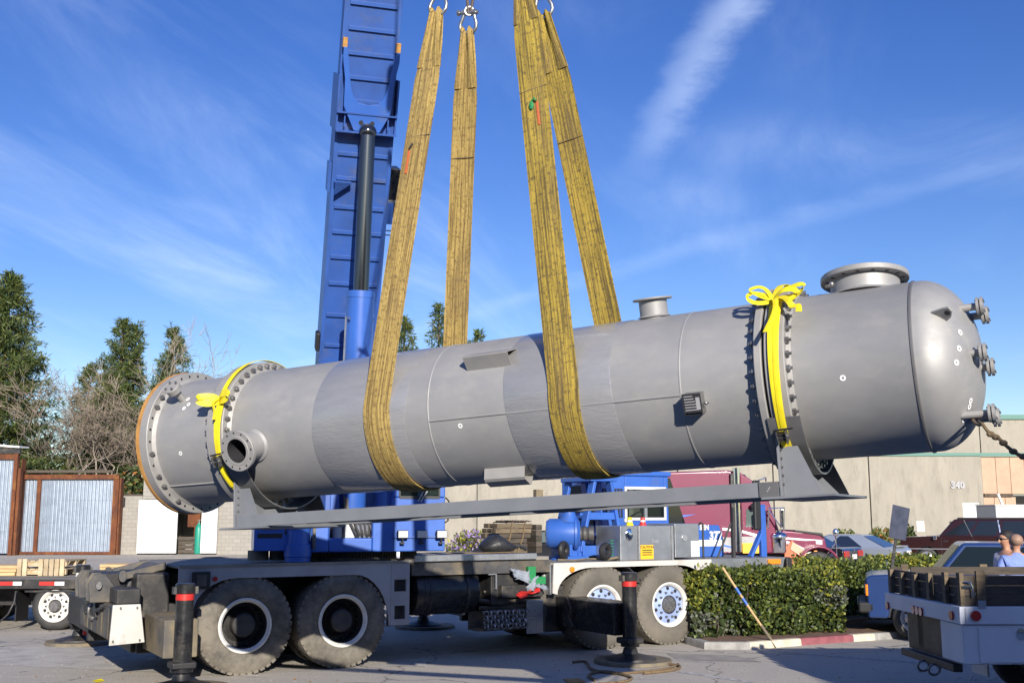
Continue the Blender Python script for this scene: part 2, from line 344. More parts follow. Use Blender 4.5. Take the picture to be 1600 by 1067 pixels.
# ------------------------------------------------------------------ ground and other setting
def node_ground():
    m = bpy.data.materials.new('asphalt'); m.use_nodes = True; N = m.node_tree.nodes; Lk = m.node_tree.links; p = N['Principled BSDF']
    tc = N.new('ShaderNodeTexCoord')
    def noise(sc, det, rg=.6, stretch=None):
        n = N.new('ShaderNodeTexNoise'); n.inputs['Scale'].default_value = sc; n.inputs['Detail'].default_value = det; n.inputs['Roughness'].default_value = rg
        if stretch:
            mp = N.new('ShaderNodeMapping'); mp.inputs['Scale'].default_value = stretch; mp.inputs['Rotation'].default_value = (0, 0, .5); Lk.new(tc.outputs['Object'], mp.inputs[0]); Lk.new(mp.outputs[0], n.inputs[0])
        else: Lk.new(tc.outputs['Object'], n.inputs[0])
        return n.outputs[0]
    def rg(s, a, b, o0=0., o1=1.):
        r = N.new('ShaderNodeMapRange'); r.inputs[1].default_value = a; r.inputs[2].default_value = b; r.inputs[3].default_value = o0; r.inputs[4].default_value = o1; Lk.new(s, r.inputs[0]); return r.outputs[0]
    def mix(f, A, B):
        x = N.new('ShaderNodeMix'); x.data_type = 'RGBA'; Lk.new(f, x.inputs['Factor'])
        if isinstance(A, tuple): x.inputs['A'].default_value = (*A, 1)
        else: Lk.new(A, x.inputs['A'])
        x.inputs['B'].default_value = (*B, 1); return x.outputs['Result']
    c = mix(rg(noise(.35, 5), .35, .68), (.56, .505, .42), (.46, .42, .355))
    c = mix(rg(noise(1.6, 8, .7), .55, .8), c, (.6, .54, .455))
    c = mix(rg(noise(2.2, 6, .65, (.25, 3, 1)), .58, .8), c, (.26, .25, .24))
    c = mix(rg(noise(.8, 3), .66, .72), c, (.27, .26, .245))
    c = mix(rg(noise(45, 4, .75), .45, .7), c, (.27, .258, .24))
    c = mix(rg(noise(120, 2, .6), .6, .75), c, (.55, .52, .47))
    c = mix(rg(noise(.55, 7, .72), .6, .74, 0, .75), c, (.17, .165, .158))
    c = mix(rg(noise(3.1, 4, .5), .68, .74, 0, .8), c, (.13, .125, .12))
    vo = N.new('ShaderNodeTexVoronoi'); vo.feature = 'DISTANCE_TO_EDGE'; vo.inputs['Scale'].default_value = .28
    wv = N.new('ShaderNodeTexNoise'); wv.inputs['Scale'].default_value = 1.5; wv.inputs['Detail'].default_value = 5; Lk.new(tc.outputs['Object'], wv.inputs[0])
    ad = N.new('ShaderNodeVectorMath'); ad.operation = 'MULTIPLY_ADD'; Lk.new(wv.outputs['Color'], ad.inputs[0]); ad.inputs[1].default_value = (.9, .9, 0); Lk.new(tc.outputs['Object'], ad.inputs[2]); Lk.new(ad.outputs[0], vo.inputs[0])
    c = mix(rg(vo.outputs['Distance'], .0, .006, .75, 0.), c, (.07, .07, .07))
    Lk.new(c, p.inputs['Base Color']); p.inputs['Roughness'].default_value = .9; p.inputs['Specular IOR Level'].default_value = .3
    b = N.new('ShaderNodeBump'); b.inputs['Strength'].default_value = .55; b.inputs['Distance'].default_value = .012
    Lk.new(noise(75, 5, .7), b.inputs['Height']); Lk.new(b.outputs[0], p.inputs['Normal']); return m
M_['asphalt'] = node_ground()
def sheet(name, pts, z, m, kind='structure'):
    mb = MB().add([(x, y, z) for x, y in pts], [tuple(range(len(pts)))]); return obj(name, mb, m, smooth=0, kind=kind)
sheet('ground', [(-900, -300), (900, -300), (900, 1500), (-900, 1500)], 0, M_['asphalt'])
defmat('line_paint', (.55, .54, .52), .8, 0, (.3, .29, .28), 14, lo=.42, hi=.58)
def strip(name, a, b, w):
    a, b = gr(*a), gr(*b); d = (b-a).normalized(); n = Vector((-d.y, d.x, 0))*w/2
    return sheet(name, [(q.x, q.y) for q in (a-n, b-n, b+n, a+n)], .004, M_['line_paint'])
strip('parking_line', (1225, 1018.5), (1640, 1050), .1)
strip('parking_line', (1062, 1049), (1175, 1066), .1)
strip('parking_line', (930, 1022), (1120, 1035), .07)
def patch(px, m):
    P = [gr(x, y) for x, y in px]; return sheet('road_patch', [(p.x, p.y) for p in P], .0035, m)
defmat('patch_pale', (.5, .47, .42), .9, 0, (.42, .395, .355), 3, bump=.4, bscale=70, bdist=.01, dirt=(.3, .285, .265), dscale=3)
defmat('patch_dark', (.3, .28, .25), .9, 0, (.24, .225, .205), 3, bump=.5, bscale=70, bdist=.012, dirt=(.42, .39, .34), dscale=4)
patch([(604, 1030), (612, 1026), (662, 1026.5), (668, 1030), (664, 1041), (606, 1040)], M_['patch_pale'])
patch([(-60, 1012), (120, 1009), (420, 1058), (-60, 1036)], M_['patch_pale'])
patch([(1040, 1020), (1150, 1024), (1190, 1034), (1060, 1031)], M_['patch_dark'])

# kerbed planting bed in front of the hedge
def bed():
    pts = [gr(1072, 1006), gr(1100, 1014), gr(1173, 1014.5), gr(1253, 1008), gr(1335, 1002), gr(1400, 997.5)]
    P = []
    for i in range(len(pts)-1):
        n = max(1, int((pts[i+1]-pts[i]).length/.22))
        for k in range(n): P.append(pts[i].lerp(pts[i+1], k/n))
    P.append(pts[-1]); end = pts[-1]+Vector((3.2, .45, 0)); left = [Vector((pts[0].x+.05, pts[0].y+1.35, 0)), Vector((pts[0].x-.08, pts[0].y+.5, 0))]
    line = left+[pts[0]]+P[1:]+[end]
    root = thing('kerb', 'low kerb round the hedge bed painted grey then cream then dark red', 'kerb', line[2])
    root['kind'] = 'structure'; del root['label']; del root['category']
    o = line[2]
    def off(i):
        a = line[max(i-1, 0)]; b = line[min(i+1, len(line)-1)]; d = (b-a).normalized(); return Vector((-d.y, d.x, 0))
    segs = []   # group into stones by painted colour
    def px(p): 
        q = p-EYE; cz = q.y*_c+q.z*_s; return 800+FPX*q.x/cz
    cur = []; 
    def flush(ids, m):
        mb = MB(); K = []
        for i in ids:
            n = off(i); p = line[i]-o
            K.append([p+Vector((0,0,-.05)), p+n*.015+Vector((0,0,.085)), p+n*.035+Vector((0,0,.105)), p+n*.15+Vector((0,0,.105)), p+n*.15+Vector((0,0,-.05))])
        vs = [q for k in K for q in k]; fs = []
        for k in range(len(K)-1):
            for j in range(4): fs.append((k*5+j, k*5+5+j, k*5+6+j, k*5+1+j))
        fs += [(0,1,2,3,4), tuple((len(K)-1)*5+j for j in (4,3,2,1,0))]
        mb.add(vs, fs); obj('kerb_stone', mb, m, root, smooth=40)
    names = lambda x: 'g' if x < 1173 else 'c' if x < 1254 else 'r' if x < 1333 else 'c2' if x < 1366 else 'g2'
    mm = {'g': 'kerb_grey', 'c': 'kerb_cream', 'r': 'kerb_red', 'c2': 'kerb_cream', 'g2': 'kerb_grey'}
    ids = [0]
    for i in range(1, len(line)):
        ids.append(i); k = names(px((line[i-1]+line[i])/2))
        nk = names(px((line[i]+line[min(i+1, len(line)-1)])/2))
        L = sum((line[ids[j+1]]-line[ids[j]]).length for j in range(len(ids)-1))
        if nk != k or i == len(line)-1 or L > 1.15: flush(ids, M_[mm[k]]); ids = [i]
    inner = [(line[i]+off(i)*.14) for i in range(len(line))]
    far = [Vector((p.x, inner[0].y+1.2+.05*(p.x-inner[0].x), 0)) for p in inner[2:]]
    mb = MB(); n = len(inner)-2
    vs = [(p.x, p.y, .1) for p in inner[2:]]+[(p.x, p.y, .13) for p in far]
    mb.add(vs, [(i, i+1, n+i+1, n+i) for i in range(n-1)]); obj('soil', mb, M_['soil'], smooth=0, kind='structure')
    # railway-sleeper edging and loose bricks on the soil
    a, b = gr(1212, 985, .1), gr(1352, 973, .1)
    t = thing('timber_edging', 'weathered brown timber edging lying behind the red kerb', 'timber', (a+b)/2)
    c = (a+b)/2
    for k, (h, dy, m) in enumerate(((.1, 0, 'brick'), (.09, .16, 'timber'))):
        mb = MB().bar(a-c+Vector((0, dy, h/2)), b-c+Vector((0, dy, h/2+.0)), .13, h+.06*k); obj('timber_beam', mb, M_['brick' if k == 0 else 'timber'], t, bevel=.012)
    for k, (x, y, r) in enumerate(((1171, 987, .3), (1183, 986, -.5))):
        p = gr(x, y, .1)
        bt = thing('brick', ('pale' if k == 0 else 'rust brown')+' loose brick on the soil left of the shovel' + (', the nearer to it' if k else ''), 'brick', p, r)
        bt2 = obj('brick_block', MB().box(-.06, .06, -.05, .05, 0, .14), M_['kerb_grey' if k == 0 else 'gasket_wood'], bt, bevel=.008)
bed()
def grit():
    rn = random.Random(21); mb = MB()
    for i in range(700):
        x, y = (rn.uniform(-60, 1660), rn.uniform(990, 1066)); p = gr(x, y); r = rn.uniform(.005, .016)
        if rn.random() < .12:
            d = Vector((rn.uniform(-1, 1), rn.uniform(-1, 1), .1)).normalized(); s = d.cross(Vector((0, 0, 1))).normalized(); L = rn.uniform(.03, .07)
            mb.m(1).add([p+Vector((0, 0, .006)), p+d*L*.5+s*L*.3+Vector((0, 0, .012)), p+d*L+Vector((0, 0, .006)), p+d*L*.5-s*L*.3+Vector((0, 0, .01))], [(0, 1, 2, 3)])
        else:
            q = rn.uniform(0, 6); vs = [p+Vector((math.cos(q+a)*r*rn.uniform(.7, 1.2), math.sin(q+a)*r*rn.uniform(.7, 1.2), .004)) for a in (0, 1.6, 3.1, 4.7)]+[p+Vector((0, 0, r*.9+.004))]
            mb.m(0).add(vs, [(0, 1, 4), (1, 2, 4), (2, 3, 4), (3, 0, 4)])
    o = obj('gravel', mb, [M_['kerb_grey'], M_['gasket_wood']], smooth=0, kind='stuff', fixn=False); o['label'] = 'scattered grit and dead leaves on the asphalt'; o['category'] = 'gravel'
grit()

# ------------------------------------------------------------------ foliage helpers
def leafmat(name, col, var=.35, trans=.25):
    m = bpy.data.materials.new(name); m.use_nodes = True; N = m.node_tree.nodes; Lk = m.node_tree.links; p = N['Principled BSDF']
    g = N.new('ShaderNodeNewGeometry'); h = N.new('ShaderNodeHueSaturation'); h.inputs['Color'].default_value = (*col, 1)
    r = N.new('ShaderNodeMapRange'); r.inputs[3].default_value = 1-var; r.inputs[4].default_value = 1+var; Lk.new(g.outputs['Random Per Island'], r.inputs[0]); Lk.new(r.outputs[0], h.inputs['Value'])
    Lk.new(h.outputs[0], p.inputs['Base Color']); p.inputs['Roughness'].default_value = .45; p.inputs['Specular IOR Level'].default_value = .35
    t = N.new('ShaderNodeBsdfTranslucent'); Lk.new(h.outputs[0], t.inputs[0]); x = N.new('ShaderNodeMixShader'); x.inputs[0].default_value = trans
    Lk.new(p.outputs[0], x.inputs[1]); Lk.new(t.outputs[0], x.inputs[2]); Lk.new(x.outputs[0], N['Material Output'].inputs[0]); M_[name] = m; return m
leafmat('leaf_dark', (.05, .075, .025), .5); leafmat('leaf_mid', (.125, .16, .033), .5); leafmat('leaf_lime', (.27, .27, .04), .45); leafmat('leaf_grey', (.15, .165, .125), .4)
leafmat('needle_a', (.085, .12, .034), .45); leafmat('needle_b', (.15, .17, .05), .4); leafmat('needle_c', (.045, .08, .036), .4)
leafmat('flower', (.35, .25, .5), .3); leafmat('leaf_rusty', (.3, .13, .04), .4)
def rdir(rn): 
    z = rn.uniform(-1, 1); a = rn.uniform(0, 2*PI); q = math.sqrt(1-z*z); return Vector((q*math.cos(a), q*math.sin(a), z))
def leaf_quad(vs, fs, p, d, s, L, Wd):
    # a leaf: kite of four points along d
    b = len(vs); n = d.cross(s).normalized()*Wd*.15
    vs += [p, p+d*L*.45+s*Wd+n, p+d*L, p+d*L*.45-s*Wd+n]; fs.append((b, b+1, b+2, b+3))
def leafy(mb, rn, centers, per, spread, L, Wd, mats, outward=None):
    for c in centers:
        for _ in range(per):
            d = rdir(rn)
            if outward is not None: d = (d+outward*.7).normalized()
            s = d.cross(rdir(rn)).normalized(); vs = []; fs = []
            leaf_quad(vs, fs, c+rdir(rn)*spread*rn.random(), d, s, L*rn.uniform(.6, 1.3), Wd*rn.uniform(.7, 1.2))
            mb.m(rn.choices(range(len(mats)), mats)[0]).add(vs, fs)

def hedge():
    rn = random.Random(3)
    a, b = at(1096, 990, 17.55), at(1392, 980, 18.75); a.z = b.z = 0
    d = (b-a).normalized(); n = Vector((-d.y, d.x, 0)); L = 8.6; H = 1.07
    def dp(x): return .36+.14*min(1, x/1.7)+.9*max(0, min(1, (x-1.75)/.5))
    t = thing('hedge', 'clipped green hedge with yellow-green tips in the kerbed bed', 'hedge', a)
    mb = MB()
    def sh(x): return max(0, x-2.65)*1.7 if x < 3.6 else 1.615+(x-3.6)*.35
    def hgt(x): return H+.05*math.sin(x*2.1)+.04*math.sin(x*5.3+1)
    def bulge(x, z): return .07*math.sin(x*3.3+z*2)+.06*math.sin(x*7.1-z*5)+.05*math.sin(z*9+x*1.7)
    N = 20000
    for i in range(N):
        x = rn.uniform(-.12, L); f = rn.random(); h = hgt(x)
        edge = min(1, max(0, (x+.12)/.3)); h *= .8+.2*edge
        if f < .62: z = .02+rn.random()**.9*h; y = bulge(x, z)+abs(rn.gauss(0, .06)); 
        elif f < .88: z = h+rn.gauss(0, .035); y = rn.uniform(0, dp(x))
        elif f < .96: z = rn.uniform(.04, h); y = rn.uniform(0, .4); x = -.1+abs(rn.gauss(0, .05))+bulge(y*2, z)*.7
        else: z = rn.uniform(.1, h); y = rn.uniform(.1, dp(x))
        if z < .3 and f < .62 and rn.random() < .5: y += rn.uniform(.02, .2)
        p = d*x+n*(y+sh(x))+Vector((0, 0, max(z, .12)))
        w = math.sin(x*1.9+2)+math.sin(x*4.7+z*3)*.6+rn.gauss(0, .7)
        top = z/h
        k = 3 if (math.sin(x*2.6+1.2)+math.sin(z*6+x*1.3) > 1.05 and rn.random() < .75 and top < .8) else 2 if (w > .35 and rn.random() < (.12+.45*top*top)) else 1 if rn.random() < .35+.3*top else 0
        dd = (rdir(rn)*.9+Vector((0, 0, .35))-n*.35).normalized(); s = dd.cross(rdir(rn)).normalized(); vs = []; fs = []
        leaf_quad(vs, fs, p, dd, s, rn.uniform(.05, .085), rn.uniform(.018, .032)); mb.m(k).add(vs, fs)
    for i in range(70):      # shoots that stick out of the clipped top
        x = rn.uniform(0, L); y = rn.uniform(0, dp(x)*.8); z = hgt(x)
        for k in range(5):
            vs = []; fs = []; dd = (rdir(rn)+Vector((0, 0, 1))).normalized()
            leaf_quad(vs, fs, d*x+n*(y+sh(x))+Vector((0, 0, z+k*.022)), dd, dd.cross(rdir(rn)).normalized(), .07, .022); mb.m(rn.choice((1, 2, 2))).add(vs, fs)
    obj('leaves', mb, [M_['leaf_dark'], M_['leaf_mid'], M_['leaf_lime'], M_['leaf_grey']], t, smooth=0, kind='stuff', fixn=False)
    st = MB()
    for i in range(120):
        x = rn.uniform(.05, L-.1); y = rn.uniform(.15, dp(x)-.1); p = d*x+n*(y+sh(x)); pts = [p]
        for k in range(4): pts.append(pts[-1]+Vector((rn.uniform(-.09, .09), rn.uniform(-.09, .09), .24)))
        st.tube(pts, .012, 5, rs=[.016, .013, .01, .007, .004])
    obj('stems', st, M_['bark'], t, kind='stuff')
    # dense dark twigs inside, so no light passes straight through
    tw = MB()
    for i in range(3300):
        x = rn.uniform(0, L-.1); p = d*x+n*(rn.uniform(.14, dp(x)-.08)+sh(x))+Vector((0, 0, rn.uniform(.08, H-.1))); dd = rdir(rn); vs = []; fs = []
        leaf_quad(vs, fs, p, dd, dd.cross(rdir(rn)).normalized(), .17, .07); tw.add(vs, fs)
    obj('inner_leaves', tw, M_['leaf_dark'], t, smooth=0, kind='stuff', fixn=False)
hedge()

def conifer(px, ptop, Y, wid, label, seed, n=150, base=None, lean=0., group='conifers behind the yard', mats=(5, 3, 2), z0=.06, nseg=26):
    rn = random.Random(seed); top = at(px, ptop, Y); h = top.z; p0 = Vector((top.x, Y, 0))
    t = thing('conifer_tree', label, 'tree', p0, group=group)
    tr_ = MB().tube([(lean*k/8*h*.02*rn.uniform(.5, 1.2), 0, h*k/8) for k in range(9)], .2, 8, rs=[.02*h*(1-k/8.3)*.9+.02 for k in range(9)])
    obj('trunk', tr_, M_['bark'], t)
    lf = MB(); br = MB()
    for i in range(n):
        f = z0+(1-z0)*(i+rn.random())/n; z = f*h; az = rn.uniform(0, 2*PI)
        prof = (1-f)**.75*(.55+.45*min(1, f/.12)); bl = wid*prof*rn.uniform(.5, 1.12)*(1.25 if rn.random() < .12 else 1)+.25
        d = Vector((math.cos(az), math.sin(az), 0)); rise = rn.uniform(-.05, .35)+.5*f
        pts = [Vector((0, 0, z))+d*bl*u+Vector((0, 0, bl*(rise*u-.35*u*u+.15*u**3))) for u in (0, .25, .5, .75, 1)]
        br.tube(pts, .03, 4, rs=[.05*(1-f)+.015, .035*(1-f)+.012, .012, .009, .005])
        m = max(3, int(bl*5.0))
        for k in range(m):
            u = .18+.82*(k+rn.random())/m; q = int(min(u*4, 3.999)); c = pts[q].lerp(pts[q+1], u*4-q)
            side = Vector((-d.y, d.x, 0)); w = bl*.26*(1.05-u*.75)
            c = c+side*rn.uniform(-w, w)+Vector((0, 0, rn.uniform(-.15, .12)))
            for j in range(13):
                dd = (rdir(rn)+d*.8+Vector((0, 0, rn.uniform(-.5, .5)))).normalized(); s = dd.cross(rdir(rn)).normalized(); vs = []; fs = []
                leaf_quad(vs, fs, c+rdir(rn)*.16, dd, s, rn.uniform(.2, .5), rn.uniform(.018, .045)); lf.m(rn.choices((0, 1, 2), mats)[0]).add(vs, fs)
    for j in range(60):      # leader
        dd = (rdir(rn)*.6+Vector((0, 0, 1))).normalized(); vs = []; fs = []
        leaf_quad(vs, fs, Vector((0, 0, h*(1-.06*rn.random()))), dd, dd.cross(rdir(rn)).normalized(), .4, .06); lf.m(0).add(vs, fs)
    obj('branches', br, M_['bark'], t); obj('crown', lf, [M_['needle_a'], M_['needle_b'], M_['needle_c']], t, smooth=0, kind='stuff', fixn=False)
    return t
conifer(18, 432, 62, 4.4, 'tall dense conifer at the left edge behind the metal shed', 11, 420)
conifer(-40, 470, 66, 3.2, 'tall conifer cut by the left picture edge', 23, 130)
conifer(141, 574, 78, 2.6, 'short conifer standing between the tall left one and the pair', 12, 170)
conifer(193, 502, 76, 3.6, 'taller left conifer of the close pair behind the bare trees', 13, 260)
conifer(213, 510, 77, 2.3, 'slim right conifer of the close pair behind the bare trees', 14, 190)
conifer(273, 516, 74, 3.0, 'conifer rising behind the left end of the vessel', 15, 240)
conifer(175, 585, 72, 3.4, 'broad dark low conifer below the close pair', 16, 220)
conifer(632, 500, 72, 2.9, 'conifer showing between the boom and the left slings', 17, 150)
conifer(686, 479, 70, 2.2, 'slender conifer between the two left sling legs', 18, 130)
conifer(744, 520, 74, 1.9, 'small conifer mostly behind the second sling leg', 19, 90)

def bare_tree(px, pbase, Y, ptop, label, seed, m='twig', spread=.55, levels=7, mt='bark_pale', first=3, lean=0, th=.1):
    rn = random.Random(seed); top = at(px, ptop, Y); h = top.z; p0 = Vector((top.x, Y, 0))
    t = thing('bare_tree', label, 'tree', p0, group='leafless trees behind the metal fence')
    big = MB(); small = MB()
    def grow(p, d, L, r, lv):
        n = 4 if lv < 3 else 3; pts = [p]; rs = [r]
        for k in range(n):
            d = (d+rdir(rn)*.22+Vector((0, 0, .05))).normalized(); pts.append(pts[-1]+d*L/n); rs.append(r*(1-.38*(k+1)/n))
        (big if lv < 3 else small).tube(pts, r, 6 if lv < 2 else 4 if lv < 4 else 3, rs=rs, cap=False)
        if lv >= levels: return
        nb = (first if lv == 0 else rn.choice((2, 3, 3))) if lv < levels-1 else rn.choice((3, 4, 4))
        for k in range(nb):
            q = pts[-1] if k < 2 else pts[rn.randint(1, n)]
            nd = (d+rdir(rn)*spread*1.35).normalized()
            if nd.z < -.1: nd.z *= -.5
            grow(q, nd, L*rn.uniform(.62, .86), max(rs[-1]*rn.uniform(.55, .8), .011), lv+1)
    grow(Vector((0, 0, 0)), Vector((lean, 0, 1)), h*.27, th, 0)
    zm = max(v[2] for v in small.v); k = h/zm
    M = Matrix.Diagonal((k, k, k, 1)); big.xf(M); small.xf(M)
    obj('trunk', big, M_[mt], t); obj('twigs', small, M_[m], t, kind='stuff'); return t
bare_tree(118, 0, 66, 590, 'brown leafless bushy tree behind the corrugated fence', 31, spread=.75, th=.14)
bare_tree(160, 0, 65, 603, 'leafless tree with pale forks near the right fence post', 32, spread=.8, th=.13)
bare_tree(72, 0, 69, 628, 'small twiggy leafless tree right of the tall conifer', 33, spread=.8, th=.12)
bare_tree(205, 0, 68, 570, 'leafless tree just left of the vessel end', 34, spread=.75, th=.13)
bare_tree(236, 0, 70, 498, 'tall white-barked leafless tree above the vessel end', 35, mt='bark_pale', m='bark_pale', spread=.5, th=.13, levels=6)
bare_tree(262, 0, 71, 520, 'slim pale leafless tree leaning to the right over the vessel end', 36, mt='bark_pale', m='twig', spread=.55, lean=.15, levels=6)
def shrub_mass(name, label, cat, p, rx, ry, h, n, mats, seed, L=.25, Wd=.07, kind=None, group=None, low=.05):
    rn = random.Random(seed); t = thing(name, label, cat, p, group=group); mb = MB(); st = MB()
    for i in range(n):
        a = rn.uniform(0, 2*PI); q = math.sqrt(rn.random()); z = rn.random()
        k = math.sqrt(max(0, 1-(z*.95)**2)); c = Vector((math.cos(a)*q*rx*k, math.sin(a)*q*ry*k, low+z*h*(1+.2*math.sin(a*3+seed))))
        d = (rdir(rn)+Vector((0, 0, .4))).normalized(); s = d.cross(rdir(rn)).normalized(); vs = []; fs = []
        leaf_quad(vs, fs, c, d, s, L*rn.uniform(.6, 1.3), Wd*rn.uniform(.7, 1.2)); mb.m(rn.choices(range(len(mats)), [m[1] for m in mats])[0]).add(vs, fs)
    for i in range(max(5, int(rx*6))):
        a = rn.uniform(0, 2*PI); r = rn.random()*.5; st.tube([(0+math.cos(a)*rx*r*.4, math.sin(a)*ry*r*.4, 0), (math.cos(a)*rx*r*.8, math.sin(a)*ry*r*.8, h*.5), (math.cos(a)*rx*r, math.sin(a)*ry*r, h*.8)], .02, 4)
    obj('stems', st, M_['bark'], t); obj('leaves', mb, [M_[m[0]] for m in mats], t, smooth=0, kind='stuff', fixn=False); return t
shrub_mass('shrub', 'dark evergreen thicket at the fence corner by the vessel end', 'shrub', Vector((at(205, 800, 64).x, 64, 0)), 1.6, 1.5, 4.2, 1500, [('leaf_dark', 5), ('needle_b', 2), ('leaf_rusty', 1)], 5, .35, .1)
shrub_mass('shrub', 'green undergrowth below the tall left conifer', 'shrub', Vector((at(70, 800, 68).x, 68, 0)), 3.5, 2, 5.6, 2400, [('needle_b', 4), ('leaf_mid', 3)], 6, .4, .1)

# ------------------------------------------------------------------ beige warehouse on the right
def wallmat():
    m = mat('wall_beige', (.345, .318, .262), .92, 0, (.295, .272, .225), .9, .35, .7, .45, 9, .02, dirt=(.235, .215, .18), dlo=.5, dhi=.75, dscale=1.6, stretch=(1.6, 1.6, .5)); M_['wall'] = m
wallmat()
def warehouse():
    Yw = 60.; x0 = at(590, 800, Yw).x; zt = at(1580, 648, Yw).z; band = at(1580, 708, Yw).z
    t = thing('warehouse', 'long beige concrete warehouse with green trim behind the trucks', 'building', (x0, Yw, 0))
    xj = [590, 745, 905, 1060, 1210, 1361, 1539]
    xs = [at(p, 800, Yw).x-x0 for p in xj]
    for i in range(len(xs)-1):
        a, b = xs[i]+.03, xs[i+1]-.03
        if i == len(xs)-2:    # panel with the doorway
            da, db = at(1505, 800, Yw).x-x0, at(1531, 800, Yw).x-x0; dz = at(1518, 785, Yw).z
            mb = MB().box(a, da, 0, .3, 0, zt-.25).box(db, b, 0, .3, 0, zt-.25).box(da, db, 0, .3, dz, zt-.25)
            obj('wall_panel', mb, M_['wall'], t, smooth=0)
            d = obj('door', MB().box(da+.04, db-.04, .1, .16, 0, dz-.04), M_['door_white'], t, bevel=.01)
            obj('door_frame', MB().box(da, da+.06, .02, .2, 0, dz).box(db-.06, db, .02, .2, 0, dz).box(da+.06, db-.06, .02, .2, dz-.06, dz), M_['door_white'], t)
            obj('door_handle', MB().box(db-.25, db-.12, .02, .1, 1.0, 1.1), M_['plastic'], d)
        else: obj('wall_panel', MB().box(a, b, 0, .3, 0, zt-.25), M_['wall'], t, bevel=.02)
    xr = at(1900, 800, Yw).x-x0; xd = xs[-1]
    obj('joint_backing', MB().box(.05, xd, .2, .28, .1, zt-.3), M_['kerb_grey'], t)
    obj('wall_panel', MB().box(xd+.03, xr, 0, .3, band, zt-.25), M_['wall'], t)
    obj('side_wall', MB().box(0, .3, .3, 30, 0, zt-.25), M_['wall'], t)
    obj('roof', MB().box(0, xr, .3, 30, zt-.6, zt-.3), M_['concrete_pale'], t)
    obj('roof_trim', MB().box(-.05, xr, -.12, .35, zt-.25, zt), M_['trim_green'], t)
    obj('band_trim', MB().box(xs[-3], xr, -.07, -.003, band-.15, band+.02), M_['trim_green'], t)
    # recessed loading bay with peach roll-up door
    zb = at(1560, 790, Yw).z; zo = at(1580, 771, Yw).z
    rd = MB(); n = 16; w = (xr-xd)/n
    for i in range(n): obj('door_slat', MB().box(xd+.03+i*w, xd+.03+(i+1)*w-.02, .12, .2, zo, band-.16), M_['peach'], t, bevel=.01)
    for i in range(3): obj('door_slat', MB().box(xd+.03+i*w*.75, xd+.03+(i+1)*w*.75-.02, .12, .2, 0, zo-.18), M_['peach'], t, bevel=.01)
    obj('dock_beam', MB().box(xd+.05, xd+1.6, .0, .18, zo-.16, zo), M_['bark'], t)
    obj('bay_interior', MB().box(xd+1.25, xr, .5, 6, 0, .05).box(xd+1.25, xr, 5.8, 6, .05, zo-.1).box(xd+1.25, xr, .3, 6, zo-.1, zo-.02), M_['shade_grey'], t)
    # house number and the small white sign
    p = at(1496, 758, Yw); text_on('house_number', '340', .5, M_['fender'], t, (p.x-x0, -.03, p.z), (1, 0, 0), (0, 0, 1), .05, .03)
    p = at(1438, 822, Yw); obj('wall_sign', MB().box(p.x-x0-.2, p.x-x0+.2, -.03, -.005, p.z-.28, p.z+.28), M_['white'], t)
    for k in range(4): obj('sign_line', MB().box(p.x-x0-.13, p.x-x0+.13, -.036, -.031, p.z+.2-.13*k-.05, p.z+.2-.13*k), M_['shade_grey'], t)
    # things at the bay
    g0, g1 = at(1558, 830, 52), at(1660, 830, 52); zg = at(1600, 790, 52).z
    c = thing('container', 'plain grey container standing in front of the peach loading door', 'container', (g0.x, 52, 0))
    W_ = g1.x-g0.x
    obj('body', MB().box(0, W_, 0, 2.2, .15, zg), M_['grey_box'], c, bevel=.03); obj('lid_rim', MB().box(-.03, W_+.03, -.03, 2.23, zg, zg+.06), M_['grey_box'], c)
    for xx in (.3, W_-.3): obj('foot', MB().box(xx-.15, xx+.15, .1, 2.1, 0, .15), M_['plastic'], c)
    a, b = at(1559, 771, 56), at(1567, 790, 56); d = (b-a)*(a.z/(a.z-b.z))
    pl = obj('pole', MB().tube([a, a+d*.5, a+d], .07, 8), M_['white']); tag(pl, 'white slanting pole leaning left of the grey container', 'pole')
warehouse()
for i, (x0, x1, hp, ms, lab) in enumerate(((700, 776, 836, [('leaf_mid', 3), ('flower', 3), ('leaf_lime', 2)], 'low green shrub with mauve flowers at the warehouse foot behind the crane'),
        (1300, 1352, 836, [('leaf_mid', 3), ('leaf_dark', 3), ('needle_b', 2)], 'low green shrub at the warehouse foot above the black sedan'),
        (1350, 1412, 833, [('leaf_mid', 2), ('needle_b', 3), ('leaf_rusty', 1)], 'low olive shrub at the warehouse foot behind the signpost'),
        (1412, 1434, 829, [('leaf_dark', 4), ('leaf_mid', 1)], 'small dark bush by the little white wall sign'))):
    a, b = at(x0, 840, 57), at(x1, 840, 57); h = at(x0, hp, 57).z
    shrub_mass('shrub', lab, 'shrub', ((a.x+b.x)/2, 57.5, 0), (b.x-a.x)/2*1.15, .8, h, 900, ms, 50+i, .22, .07)

